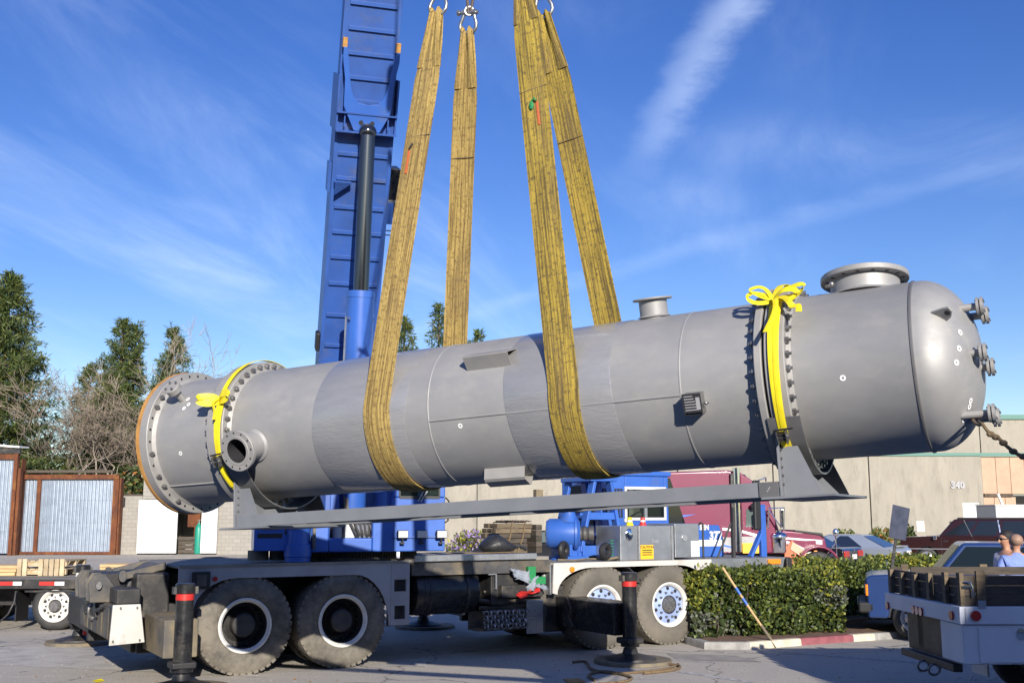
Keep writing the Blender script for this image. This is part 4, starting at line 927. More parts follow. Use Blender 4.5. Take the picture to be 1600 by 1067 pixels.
    obj('front_deck', MB().box(4.58, 9.25, .03, CW_-.03, zf-.03, zf), M_['deck_top'], t, bevel=.008)
    obj('fender_front_panel', MB().add([(4.6, .05, zf-.032), (4.6, .05, .86), (4.6, .6, .86), (4.6, .6, zf-.032)], [(0, 1, 2, 3)]).box(4.57, 4.6, .04, .75, .84, zf-.02), M_['alu'], t)
    obj('work_lamp', MB().sphere((4.565, .22, 1.12), .05, 12, 8, (.5, 1, 1)), M_['lens'], t)
    for y in (0., CW_-.03):
        poly = [(4.62, zf), (4.6, .86), (4.68, .84)]
        for k in range(1, 10): a = PI-PI/2*k/9; poly.append((5.3+.62*math.cos(a), .84+.38*math.sin(a)))
        for k in range(10): a = PI/2-PI/2*k/9; poly.append((6.95+.62*math.cos(a), .75+.47*math.sin(a)))
        poly += [(7.62, .75), (7.62, zf)]
        obj('fender', MB().prism(poly, (0, y+.03, 0), (1, 0, 0), (0, 0, 1), .03), M_['fender'] if y else M_['white_dirty'], t, smooth=25)
        obj('front_skirt', MB().prism([(7.62, .78), (9.1, .9), (9.2, zf), (7.62, zf)], (.003, y+.03, 0), (1, 0, 0), (0, 0, 1), .03), M_['alu'], t)
        obj('fender_flap', MB().bar((5.95, y+.1, 1.2), (6.2, y+.1, 1.0), .3, .02), BD, t)
    obj('front_bumper', MB().box(9.25, 9.38, .0, CW_, .8, zf), BD, t, bevel=.03)
    c = cpx(893, 888, 0); obj('side_lamp', MB().cyl((c.x, -.03, 1.2), (c.x, 0, 1.2), .04), M_['amber'], t)
    c = cpx(1209, 877, 0); obj('turn_lamp', MB().box(c.x-.14, c.x+.14, -.03, -.001, c.z-.045, c.z+.045), M_['amber'], t, bevel=.02)
    # aluminium tool boxes on the near front deck
    tb0 = cpx(972, 876, .12).x; tb1 = cpx(1092, 876, .12).x; zb = 1.84; w3 = (tb1-tb0)
    xs = [tb0, tb0+w3*.22, tb0+w3*.655, tb1]
    tbx = obj('tool_box', MB().box(xs[0], xs[1], .16, .85, zf, zb).box(xs[1], xs[2]-.03, .12, .85, zf, zb), M_['alu'], t, bevel=.012)
    tby = obj('tool_box', MB().box(xs[2]+.03, xs[3], .1, .85, zf+.03, zb+.03), M_['alu'], t, bevel=.012)
    obj('tool_box_edge', MB().box(xs[2]-.028, xs[2]+.005, .1, .85, zf, zb), M_['alu_bright'], t)
    obj('latch', MB().box(xs[1]+.25, xs[1]+.38, .108, .119, zf+.26, zf+.32), M_['alu_bright'], tbx, bevel=.004); obj('latch', MB().lathe([(.0, .0), (.05, .0), (.05, .02), (0, .02)], (xs[2]+.22, .1, zf+.34), (0, -1, 0), 16), M_['alu_bright'], tby)
    obj('cap', MB().sphere((xs[0]+.17, .16, zf+.4), .075, 14, 10, (1, .35, 1.35)), M_['chrome'], tbx)
    sg = obj('warning_label', MB().box(xs[1]+.02, xs[1]+.27, .112, .1185, zf+.02, zf+.24), M_['sign_yellow'], tbx)
    text_on('label_text', 'CAUTION', .055, M_['ink'], sg, (xs[1]+.145, .1105, zf+.205), (1, 0, 0), (0, 0, 1), .002, .001)
    for k in range(3): obj('label_line', MB().box(xs[1]+.05, xs[1]+.24, .1105, .1118, zf+.15-.035*k, zf+.165-.035*k), M_['ink'], sg)
    obj('white_label', MB().box(xs[3]-.17, xs[3]-.004, .092, .0995, zf+.04, zf+.29), M_['white'], tby)
    for k in range(7): obj('spring', MB().lathe([(.035+.007*math.cos(2*PI*j/6), .007*math.sin(2*PI*j/6)) for j in range(6)], (xs[0]-.07, .3, zf+.04+k*.045), (0, 0, 1), 10, closed=True), M_['green'], t) if k < 7 else None
    # blue pump with its chrome-flanged neck
    p = cpx(884, 830, 1.0); pu, pz = p.x, 1.74
    pm = obj('pump_body', MB().lathe([(0, -.32), (.2, -.3), (.24, -.24), (.24, .14), (.27, .15), (.27, .19), (.24, .2), (.2, .24), (0, .25)], (pu-.02, 1.0, pz-.03), Vector((.86, -.5, 0)), 28), BL, t, smooth=40)
    obj('pump_neck', MB().lathe([(.19, 0), (.12, .1), (.1, .17)], (pu+.04, .97, pz+.15), n=20), BL, t); obj('neck_flange', MB().lathe([(.1, .17), (.1, .19), (.19, .21), (.2, .23), (.2, .28), (.18, .29), (0, .29)], (pu+.04, .97, pz+.15), n=28), M_['chrome'], t)
    obj('hose_coupling', MB().lathe([(.09, .2), (.12, .22), (.12, .26), (.1, .28), (.12, .3), (.12, .34), (.1, .36), (.12, .39), (.12, .46), (.1, .47)], (pu-.02, 1.0, pz-.03), Vector((.86, -.5, 0)), 20), GD, t)
    obj('pump_stand', MB().box(pu-.12, pu+.28, .75, 1.2, zf, zf+.06).box(pu-.05, pu, .8, 1.15, zf+.06, pz-.2).box(pu+.2, pu+.25, .8, 1.15, zf+.06, pz-.2), BL, t, bevel=.008)
    obj('hose_reel', MB().lathe([(.1+.05*math.cos(2*PI*k/8), .05*math.sin(2*PI*k/8)) for k in range(8)], (pu-.2, .75, zf+.16), (.5, -.8, 0), 18, closed=True), M_['plastic'], t)
    obj('hose_coil', MB().lathe([(.09+.05*math.cos(2*PI*k/8), .05*math.sin(2*PI*k/8)) for k in range(8)], (5.72, .25, zf+.15), (.3, -.9, 0), 18, closed=True), M_['plastic'], t)
    obj('loose_hoses', MB().tube([(5.75, .3, zf+.02), (5.9, .2, zf+.05), (6.05, .35, zf+.03), (6.2, .3, zf+.02)], .02, 6).tube([(4.9, .35, zf+.03), (5.2, .3, zf+.02), (5.5, .45, zf+.03), (5.9, .4, zf+.02)], .016, 6), M_['rust_dirty'], t)
    # blue A-frame boom rest
    y = .9; b0 = cpx(903, 862, y).x; b1 = cpx(972, 862, y).x; c0 = cpx(927, 790, y); c1 = cpx(952, 790, y)
    af = MB()
    for yy in (y, y+.75):
        af.bar((b0+.03, yy, zf+.12), (c0.x, yy, 2.55), .06, .16, up=(0, 1, 0)).bar((b1-.03, yy, zf+.12), (c1.x, yy, 2.55), .06, .16, up=(0, 1, 0)).box(b0-.02, b1+.02, yy-.05, yy+.05, zf+.05, zf+.22).box(c0.x-.14, c1.x+.14, yy-.04, yy+.04, 1.93, 2.05)
    af.box(b0+.1, b1-.1, y+.06, y+.7, 1.62, 1.68).box(b0+.14, b1-.14, y+.06, y+.7, 1.95, 2.0).box(b0-.06, b0+.1, y+.05, y+.7, zf+.05, zf+.3).box(c0.x-.1, c1.x+.1, y-.1, y+.85, 2.55, 2.66)
    obj('boom_rest', af, BL, t, bevel=.012); obj('rest_foot', MB().prism([(-.45, 0), (.1, 0), (.1, .3), (0, .3), (-.3, .1)], (b0-.02, y+.1, zf), (1, 0, 0), (0, 0, 1), .12), BL, t, bevel=.01)
    obj('rest_lamp', MB().sphere((b1+.05, y-.05, 1.92), .04, 10, 6), M_['lens'], t)
    obj('horn', MB().box(5.15, 5.28, 1.4, 1.5, 2.2, 2.42), M_['rust_dirty'], t)
    # carrier cab, far half of the front
    y = 1.3; q = lambda px, py: cpx(px, py, y)
    ca0 = q(939, 800).x; ca1 = q(1045, 800).x; caf = q(1072, 815).x; zr = q(1000, 744).z; wz0 = q(1000, 811).z; wz1 = q(1000, 762).z; wx0 = q(977, 800).x; wx1 = q(1039, 800).x
    th = .06
    cb = MB().box(ca0, wx0, y, y+th, zf, zr).box(wx1, ca1, y, y+th, zf, zr).box(wx0, wx1, y, y+th, zf, wz0).box(wx0, wx1, y, y+th, wz1, zr)
    cb.box(ca0, ca1, y+1.18, y+1.24, zf, 1.9).box(ca0, ca0+.1, y+1.18, y+1.24, 1.9, zr).box(ca1-.1, ca1, y+1.18, y+1.24, 1.9, zr)
    cb.box(ca0, ca0+.06, y+th, y+.2, zf, zr).box(ca0, ca0+.06, y+1.05, y+1.18, zf, zr).box(ca0, ca0+.06, y+.2, y+1.05, zf, 1.85).box(ca0, ca0+.06, y+.2, y+1.05, 2.5, zr)
    cb.prism([(ca1, zf), (caf, zf), (caf, wz0-.1), (ca1, wz0-.1)], (0, y+1.24, 0), (1, 0, 0), (0, 0, 1), 1.24)
    cab = obj('cab', cb, BL, t, bevel=.015)
    obj('cab_roof', MB().box(ca0-.03, ca1+.06, y-.03, y+1.27, zr, zr+.09), BL, cab, bevel=.03); obj('roof_lamp', MB().cyl((ca0+.5, y+.6, zr+.09), (ca0+.5, y+.6, zr+.17), .08), M_['amber'], cab)
    fr = MB().box(wx0-.02, wx1+.02, y-.025, y-.002, wz1-.03, wz1+.02).box(wx0-.02, wx1+.02, y-.025, y-.002, wz0-.02, wz0+.03).box(wx0-.02, wx0+.03, y-.025, y-.002, wz0+.03, wz1-.03).box(wx1-.03, wx1+.02, y-.025, y-.002, wz0+.03, wz1-.03)
    obj('window_frame', fr, M_['lens'], cab, bevel=.008); xm = wx0+(wx1-wx0)*.5
    obj('sliding_bar', MB().box(xm-.03, xm+.03, y-.02, y+.03, wz0+.03, wz1-.03), M_['alu'], cab)
    gl = bpy.data.materials.new('cab_glass'); gl.use_nodes = True; N = gl.node_tree.nodes; pp = N['Principled BSDF']; pp.inputs['Base Color'].default_value = (.02, .03, .03, 1); pp.inputs['Roughness'].default_value = .03
    tp = N.new('ShaderNodeBsdfTransparent'); tp.inputs[0].default_value = (.62, .7, .68, 1); mx = N.new('ShaderNodeMixShader'); mx.inputs[0].default_value = .35; gl.node_tree.links.new(tp.outputs[0], mx.inputs[1]); gl.node_tree.links.new(pp.outputs[0], mx.inputs[2]); gl.node_tree.links.new(mx.outputs[0], N['Material Output'].inputs[0]); M_['glass'] = gl
    obj('window_pane', MB().box(wx0, xm-.01, y+.02, y+.028, wz0, wz1), gl, cab); obj('window_pane', MB().box(xm+.01, wx1, y+.03, y+.038, wz0, wz1), gl, cab)
    obj('windscreen', MB().add([(caf, y+.02, wz0-.1), (caf, y+1.22, wz0-.1), (ca1+.05, y+1.22, zr-.02), (ca1+.05, y+.02, zr-.02)], [(0, 1, 2, 3)]).add([(ca1+.002, y+.01, wz0-.1), (caf, y+.01, wz0-.1), (ca1+.05, y+.01, zr-.02), (ca1+.002, y+.01, zr-.02)], [(0, 1, 2, 3)]), M_['glass_dark'], cab, smooth=0)
    obj('rear_grille', MB().box(ca0-.02, ca0-.002, y+.2, y+1.05, 1.85, 2.5), M_['ink'], cab)
    # vents on the cab's near rear side
    va, vb = q(942, 820).x, q(973, 820).x; vz0, vz1 = q(950, 808).z, q(950, 763).z
    obj('louvre_back', MB().box(va, vb, y-.012, y-.002, vz0, vz1), M_['ink'], cab)
    for k in range(7): obj('louvre', MB().box(va+.01+k*(vb-va-.03)/6, va+.03+k*(vb-va-.03)/6, y-.035, y-.0125, vz0+.02, vz1-.02), M_['boom_blue'], cab)
    obj('seat', MB().box(ca0+.4, ca0+.85, y+.35, y+.85, 1.5, 1.8).box(ca0+.35, ca0+.48, y+.35, y+.85, 1.8, 2.4), M_['plastic'], cab, bevel=.04)
    obj('steering_wheel', MB().lathe([(.2+.015*math.cos(2*PI*k/6), .015*math.sin(2*PI*k/6)) for k in range(6)], (ca1-.25, y+.6, 1.98), (-.5, 0, .85), 24, closed=True).bar((ca1-.25, y+.42, 1.98), (ca1-.25, y+.78, 1.98), .02, .02), M_['plastic'], cab)
    # engine hood in front of the cab with the fleet number
    y = .75; h0 = tb1+.03; h1 = cpx(1131, 840, y).x; h2 = cpx(1124, 822, y).x; hz1 = cpx(1110, 820, y).z; zw0, zw1 = cpx(1110, 852, y).z, cpx(1110, 843, y).z
    hd = obj('engine_hood', MB().prism([(h0-.5, zf), (h1, zf), (h1-.0, hz1-.25), (h2, hz1), (h0-.5, hz1)], (0, y+1.1, 0), (1, 0, 0), (0, 0, 1), 1.1), BL, t, bevel=.02)
    obj('white_band', MB().prism([(h0-.4, zw0-.01), (h1-.01, zw0-.01), (h1-.005, zw1), (h0-.4, zw1)], (0, y-.004, 0), (1, 0, 0), (0, 0, 1), .003), M_['white'], hd, smooth=0)
    c = cpx(1118, 837, y); text_on('number_377', '377', .19, M_['white'], hd, (c.x, y-.008, c.z), (1, 0, 0), (0, 0, 1), .006, .008)
    c = cpx(1100, 824, y); text_on('name_lettering', 'SEN', .115, M_['white'], hd, (c.x, y-.008, c.z), (1, 0, 0), (0, 0, 1), .006, .006)
    # black handrails, blue mirror post on the front deck
    y = .35; k = lambda px, py: cpx(px, py, y)
    hr = MB()
    a, b = k(1098, 818), k(1099, 868); a2 = k(1090, 838)
    hr.tube([(b.x, y, zf), (a.x, y, a.z), (a.x-.02, y+.02, a.z+.02), (a2.x-.05, y+.3, a2.z)], .017, 6)
    a, b, c2 = k(1142, 817), k(1146, 866), k(1121, 866); hr.tube([(c2.x, y, zf), (a.x, y, a.z)], .017, 6); a = k(1145, 792); hr.bar((b.x, y, zf), (a.x, y, a.z), .05, .05)
    obj('handrail', hr, M_['rubber_dark'], t)
    a, b = k(1190, 790), k(1191, 864); c2 = k(1172, 864)
    obj('mirror_post', MB().box(a.x-.06, a.x+.06, y-.03, y+.03, zf, k(1190, 788).z).bar((c2.x, y, zf), (a.x-.03, y, zf+.42), .05, .1, up=(0, 1, 0)), BL, t, bevel=.008)
    obj('mirror', MB().box(a.x-.2, a.x-.05, y-.05, y+.02, 1.75, 2.6), M_['plastic'], t, bevel=.03)
    obj('mirror_bracket', MB().tube([(a.x-.06, y-.02, 2.6), (a.x+.1, y-.02, 2.65), (a.x+.3, y+.2, 2.6)], .015, 6), M_['alu_bright'], t)
    # ------------------------------------------------ superstructure, turned so that its front faces us
    F = Vector((.27, -.963, 0)); bx = (CMI.to_3x3() @ Vector((.963, .27, 0))).normalized(); by = (CMI.to_3x3() @ -F).normalized()
    T = Matrix((bx, by, Vector((0, 0, 1)))).transposed().to_4x4(); T.translation = (1.9, 1.3, 0)
    TW = CM @ T; TWI = TW.inverted()
    def tpx(px, py, f=1.2):
        return TWI @ onplane(px, py, TW @ Vector((0, -f, 0)), TW.to_3x3() @ Vector((0, 1, 0)))
    def tob(name, mb, m, **k): return obj(name, mb.xf(T), m, k.pop('parent', t), **k)
    zb = tpx(550, 862).z; 
    tob('turntable_ring', MB().lathe([(.6, zt+.005), (1.02, zt+.005), (1.02, zt+.05), (.95, zt+.05), (.95, zb-.004), (.6, zb-.004)], (0, 0, 0), n=64), M_['grey_dirty'])
    rg = MB()
    for i in range(150):
        a = 2*PI*i/150; M = Matrix.Rotation(a, 4, 'Z'); rg.box(.945, .975, -.011, .011, zt+.06, zb-.01, M)
    tob('ring_gear_teeth', rg, M_['rust_dirty'], kind='stuff')
    tob('turret_bed', MB().box(-1.0, .6, -1.1, 2.2, zb, zb+.16), BL, bevel=.015)
    # front frame with its opening
    p0, p1 = tpx(486, 815), tpx(614, 862); o0, o1 = tpx(514, 812), tpx(581, 840); zt2 = tpx(550, 806).z
    ff = MB().box(p0.x, o0.x, -1.25, -1.1, zb, zt2).box(o1.x, p1.x, -1.25, -1.1, zb, zt2).box(o0.x, o1.x, -1.25, -1.1, zb, o1.z)
    tob('front_frame', ff, BL, bevel=.02)
    tob('frame_top', MB().box(p0.x, o0.x, -1.1, .4, zt2-.06, zt2).box(o1.x, p1.x, -1.1, .4, zt2-.06, zt2), BL)
    tob('side_plate', MB().box(-.5, -.42, -1.05, 2.0, zb+.16, 2.75).box(.36, .44, -1.05, 2.0, zb+.16, 2.75), M_['boom_blue'], bevel=.015)
    tob('hydraulic_box', MB().box(o0.x+.25, o1.x-.12, -1.0, -.6, zb+.16, o1.z+.22), M_['grey_box'], bevel=.01)
    hs = MB()
    for k in range(7):
        x = o0.x+.22+k*.045; hs.tube([(x-.05, -.9, o1.z+.3), (x+.08+.02*k, -1.02, o1.z+.22), (x+.17, -1.08, o1.z+.05), (x+.2-.06*(k % 3), -1.0, zb+.1)], .019, 7)
    tob('hydraulic_hoses', hs, M_['rubber_dark']); 
    hs = MB()
    for k in range(4): x = o0.x+.3+k*.06; hs.tube([(x, -.85, o1.z+.24), (x+.12, -1.05, o1.z+.16), (x+.16, -1.06, o1.z-.05)], .021, 7)
    tob('silver_hoses', hs, M_['alu_bright'])
    tob('swivel_fitting', MB().cyl((o0.x+.15, -.9, zb+.16), (o0.x+.15, -.9, zb+.34), .07).sphere((o0.x+.15, -.9, zb+.36), .08), M_['grey_box'])
    # slewing gearbox
    c = tpx(465, 840); r = .165
    tob('slew_gearbox', MB().lathe([(0, zt+.02), (r*1.05, zt+.02), (r*1.05, zb-.06), (r*1.12, zb-.05), (r*1.12, zb+.1), (r*.98, zb+.11), (r*.98, zb+.3), (r*1.06, zb+.31), (r*1.06, zb+.36), (r*.9, zb+.37), (r*.9, zt2-.02), (0, zt2-.02)], (c.x, -1.25, 0), n=28), BL, smooth=40)
    tob('gearbox_plate', MB().box(c.x+.19, c.x+.23, -1.35, -.9, zb+.05, zt2-.03), M_['grey_dirty'])
    # left counterpart box with recess
    a, b = tpx(397, 819), tpx(453, 860)
    bxp = tob('valve_cabinet', MB().box(a.x, b.x, -1.3, -.5, b.z, a.z), BL, bevel=.012)
    s0, s1 = tpx(402, 833), tpx(440, 840); tob('cabinet_slot', MB().box(s0.x, s1.x, -1.306, -1.3005, s1.z, s0.z), M_['ink'], parent=bxp)
    for px in (412, 427):
        h = tpx(px, 825); tob('cabinet_latch', MB().box(h.x-.055, h.x+.055, -1.312, -1.3005, h.z-.016, h.z+.016), M_['ink'], parent=bxp); tob('latch_bolt', MB().cyl((h.x, -1.33, h.z), (h.x, -1.312, h.z), .018, n=8), M_['bolt'], parent=bxp)
    for (px, py) in ((446, 825), (446, 832)): h = tpx(px, py); tob('port', MB().cyl((h.x, -1.306, h.z), (h.x, -1.301, h.z), .022, n=10), M_['ink'], parent=bxp)
    for x, w in ((a.x+.08, .14), (a.x+.33, .1)): tob('motor', MB().cyl((x, -.95, zt+.03), (x, -.95, b.z), w, n=16), M_['rust_dirty'])
    tob('upper_slew_motor', MB().cyl((-.72, -.5, 2.0), (-.72, -.5, 2.75), .15, n=18).box(-.5, -.25, -.6, -.4, 1.95, 2.8), BL, bevel=.015)
    # operator's cab
    a, b = tpx(614, 757), tpx(694, 860); x0, x1 = a.x, b.x; wz = tpx(650, 777).z; zc = 3.15; yb = -1.25; dpt = 1.5
    oc = MB().box(x0, x1, yb, yb+.06, zb, wz).box(x0, x0+.09, yb, yb+.06, wz, zc-.15).box(x1-.09, x1, yb, yb+.06, wz, zc-.15).box(x0, x1, yb, yb+.06, zc-.15, zc)
    oc.box(x0, x1, yb+.06, yb+dpt, zb, zb+.1).box(x0, x1, yb, yb+dpt, zc, zc+.06).box(x0, x0+.05, yb+.06, yb+dpt, zb+.1, wz+.05).box(x0, x0+.05, yb+.06, yb+.2, wz+.05, zc).box(x0, x0+.05, yb+dpt-.2, yb+dpt, wz+.05, zc).box(x1-.05, x1, yb+.06, yb+dpt, zb+.1, wz+.05).box(x1-.05, x1, yb+dpt-.2, yb+dpt, wz+.05, zc).box(x0+.05, x1-.05, yb+dpt-.06, yb+dpt, zb+.1, zc)
    ocab = tob('operator_cab', oc, BL, bevel=.02)
    tob('windscreen', MB().box(x0+.09, x1-.09, yb+.02, yb+.03, wz, zc-.15), M_['glass'], parent=ocab)
    tob('window_seal', MB().box(x0+.085, x1-.085, yb-.008, yb-.0005, wz-.02, wz+.02).box(x0+.075, x0+.1, yb-.008, yb-.0005, wz+.02, zc-.17).box(x1-.1, x1-.075, yb-.008, yb-.0005, wz+.02, zc-.17), M_['plastic'], parent=ocab)
    tob('side_window', MB().box(x0+.02, x0+.03, yb+.2, yb+dpt-.2, wz+.05, zc), M_['glass'], parent=ocab); tob('side_window', MB().box(x1-.03, x1-.02, yb+.06, yb+dpt-.2, wz+.05, zc), M_['glass'], parent=ocab)
    tob('wiper', MB().bar((x0+.34, yb-.03, wz-.06), (x0+.52, yb-.02, wz+.28), .015, .02).bar((x0+.38, yb-.035, wz-.06), (x0+.56, yb-.03, wz+.24), .012, .02), M_['alu_bright'], parent=ocab)
    tob('operator_seat', MB().box(x0+.2, x1-.2, yb+.6, yb+1.1, 1.9, 2.1).box(x0+.2, x1-.2, yb+1.0, yb+1.12, 2.1, 2.8), M_['plastic'], parent=ocab, bevel=.04)
    zl = tpx(650, 840).z
    tob('cab_step_edge', MB().box(x0, x1, yb-.03, yb-.001, zl-.0, zl+.03), BL, parent=ocab)
    for px in (626.5, 656, 686.5):
        h = tpx(px, 834); lm = tob('work_light', MB().box(h.x-.075, h.x+.075, yb-.13, yb-.05, h.z-.055, h.z+.055), M_['plastic'], bevel=.015)
        tob('light_lens', MB().box(h.x-.067, h.x+.067, yb-.14, yb-.131, h.z-.047, h.z+.047), M_['lens'], parent=lm, bevel=.006)
        tob('light_stem', MB().cyl((h.x, yb-.09, h.z-.12), (h.x, yb-.09, h.z-.055), .012, n=8).box(h.x-.03, h.x+.03, yb-.1, yb, h.z-.13, h.z-.11), M_['plastic'], parent=lm)
    h = tpx(621, 866); tob('white_tag', MB().box(h.x-.022, h.x+.022, yb-.01, yb-.002, h.z-.05, h.z+.04), M_['white'])
    tob('grab_rail', MB().tube([(x1+.01, yb+.05, 1.9), (x1+.05, yb+.05, 1.93), (x1+.06, yb+.05, 2.2), (x1+.01, yb+.05, 2.25)], .012, 6), M_['plastic'], parent=ocab)
    # counterweight and winch at the back of the turret
    tob('counterweight', MB().box(-1.25, 1.25, 2.3, 3.1, zb+.1, 2.6), BL, bevel=.05); tob('winch_drum', MB().cyl((-.5, 1.9, 2.9), (.5, 1.9, 2.9), .3, n=20), M_['wire_rope'])
    tob('tail_strut', MB().bar((-.3, -.6, zb+.1), (-.42, .2, 2.75), .09, .12).bar((-.12, -.6, zb+.1), (-.1, .2, 2.75), .07, .1), M_['rust_dirty'])
    # boom: underside runs along a line in the turret's middle plane
    def bl(f, z): return Vector((0, -f, z))
    e = Vector((0, -.4187, .908)).normalized(); n = Vector((0, .908, .4187)).normalized()    # along the boom; away from the underside
    P0 = bl(-1.08, 4.65)
    BM = Matrix((Vector((1, 0, 0)), n, e)).transposed().to_4x4(); BM.translation = P0+Vector((.025, 0, 0))
    BT = T @ BM                                     # boom frame: x across, y into the boom, z along it
    def bob(name, mb, m, **k): return obj(name, mb.xf(BT), m, k.pop('parent', t), **k)
    zc1 = 3.72     # end of the outer section
    wo, wi, do, di = .43, .405, .8, .72
    def tubebox(mb, w, y0, y1, z0, z1): return mb.box(-w, w, y0, y1, z0, z1)
    outer = bob('boom_outer_section', tubebox(MB(), wo, 0, do, -3.2, zc1), M_['boom_blue'], bevel=.02)
    inner = bob('boom_inner_section', tubebox(MB(), wi, .04, di, zc1-.5, 16.5), M_['boom_blue'], bevel=.02)
    for sx in (-1, 1):
        bob('edge_rail', MB().box(sx*wo-.03 if sx > 0 else -wo-.02, wo+.02 if sx > 0 else -wo+.03, -.012, .03, -3.1, zc1), M_['boom_blue'], parent=outer)
        bob('side_flange', MB().box(sx*wi-.035, sx*wi+.012, .02, .06, zc1-.4, 16.4), M_['boom_blue'], parent=inner)
    def along(py, px=570): 
        P = BT.inverted() @ (CMI @ onplane(px, py, CM @ (BT @ Vector((0, 0, 0))), (CM.to_3x3() @ BT.to_3x3()) @ Vector((0, 1, 0)))); return P
    for py in (243, 281, 326, 365, 404, 445, 494, 541, 575, 610):
        z = along(py).z; st = bob('stiffener', MB().box(-wo+.045, wo-.045, -.032, -.002, z-.03, z+.03), M_['boom_blue'], parent=outer, bevel=.004)
    for py in (-34, 6, 46, 85, 123, 160): z = along(py).z; bob('stiffener', MB().box(-wi+.05, wi-.05, .008, .0385, z-.03, z+.03), M_['boom_blue'], parent=inner, bevel=.004)
    for k in range(12): z = along(-34).z+.85*(k+1); bob('stiffener', MB().box(-wi+.05, wi-.05, .008, .0385, z-.03, z+.03), M_['boom_blue'], parent=inner)
    # collar with the U cut and the cylinder lug
    zA, zB, zC, zD = along(205).z, along(178).z, along(163).z, along(77).z
    pts = [(-.2, zA), (.22, zA), (.36, zB), (.39, zB+.1), (.40, zC+.35), (.455, zD-.15), (.455, zD), (.40, zD), (.37, zD-.12), (.3, zC+.25), (.245, zC+.1), (.16, zC+.015), (0, zC), (-.16, zC+.015), (-.245, zC+.1), (-.3, zC+.25), (-.37, zD-.12), (-.40, zD), (-.455, zD), (-.455, zD-.15), (-.40, zC+.35), (-.39, zB+.1), (-.34, zB)]
    col = bob('collar_plate', MB().prism([(p[0]*.93, p[1]) for p in pts], (0, -.115, 0), (1, 0, 0), (0, 0, 1), .03), M_['blue'], bevel=.006)
    bob('collar_rib', MB().box(-wo-.03, wo+.03, -.16, .02, zB-.012, zB+.012).box(-wo-.03, wo+.03, -.2, .02, zA-.03, zA-.006), M_['boom_blue'], parent=col)
    for q in (-wo-.0175, wo+.0175): bob('collar_side', MB().box(q-.0125, q+.0125, -.12, do, zA-.03, zC+.4), M_['boom_blue'], parent=col)
    for sx in (-1, 1):
        bob('wear_pad', MB().box(sx*.4-.035, sx*.4+.035, -.1, .0, zD-.01, zD+.14), M_['gasket_wood'], parent=col, bevel=.008)
        bob('collar_hole', MB().cyl((sx*.085, -.15, (zA+zB)/2), (sx*.085, -.144, (zA+zB)/2), .035, n=14), M_['ink'], parent=col)  # black discs stand for two open holes, their darkness put in the colour
        bob('collar_web', MB().box(sx*.33-.01, sx*.33+.01, -.115, .0, zA+.05, zC+.5), M_['boom_blue'], parent=col)
    # left bracket and right winch boxes on the boom sides
    z = along(285).z; bob('side_bracket', MB().box(-wo-.07, -wo-.022, .1, .4, z-.2, z+.25).prism([(0, 0), (.26, .0), (.0, -.2)], (-wo+.02, -.13, z-.02), (1, 0, 0), (0, 0, 1), .0).box(-wo+.01, -wo+.27, -.13, -.035, z-.025, z+.0), M_['boom_blue'])
    z = along(287).z; bob('cable_reel', MB().box(wo+.03, wo+.2, .15, .55, z-.25, z+.25).cyl((wo+.03, .35, z-.35), (wo+.16, .35, z-.35), .22, n=20), M_['black_oily'], bevel=.015)
    z = along(330).z; bob('junction_box', MB().box(wo+.02, wo+.13, .1, .4, z-.2, z+.15), M_['boom_blue'], bevel=.015)
    z = along(362).z; bob('hose_guide', MB().box(wo, wo+.2, .0, .02, z+.03, z+.045).box(wo, wo+.2, .0, .02, z-.04, z-.025), M_['plastic'])
    z = along(535, 500).z; bob('limit_switch', MB().box(-wo-.09, -wo-.022, -.02, .2, z-.15, z+.15), M_['plastic'], bevel=.02)
    # head sheaves at the far end
    bob('boom_head', MB().box(-.4, .4, -.1, 1.0, 16.5, 17.1), M_['boom_blue'], bevel=.04)
    for x in (-.22, 0, .22): bob('sheave', MB().lathe([(.05, -.04), (.3, -.04), (.26, 0), (.3, .04), (.05, .04)], (x, -.15, 16.8), (1, 0, 0), 24, closed=True), M_['grey_dirty'])
    # lift cylinder
    top = BM @ Vector((.02, -.2, zA+.02)); base = Vector((.0, .0, 1.95)); d = (base-top).normalized(); L = (base-top).length
    tob('cylinder_rod', MB().cyl(top, top+d*L*.95, .118, n=28).sphere(top+d*.02, .135, 20, 10), M_['rod'])
    # barrel starts where the photo shows it
    pb = 455; best = min((abs((lambda q: 533.5-FPX*((q-EYE).z*_c-(q-EYE).y*_s)/((q-EYE).y*_c+(q-EYE).z*_s))(TW @ (top+d*L*s/200))-pb), s) for s in range(200))[1]
    q = top+d*L*best/200
    bar = tob('cylinder_barrel', MB().cyl(q+d*.02, base, .205, n=32).cyl(q, q+d*.1, .212, n=32), BL, smooth=40)
    tob('cylinder_pipe', MB().tube([q+d*.45+Vector((-.17, -.2, 0)), q+d*.4+Vector((-.22, -.13, 0)), q+d*1.0+Vector((-.22, -.1, 0)), q+d*3+Vector((-.22, -.1, 0))], .015, 6), M_['alu'], parent=bar)
    return TW, BT
TW, BT = crane()

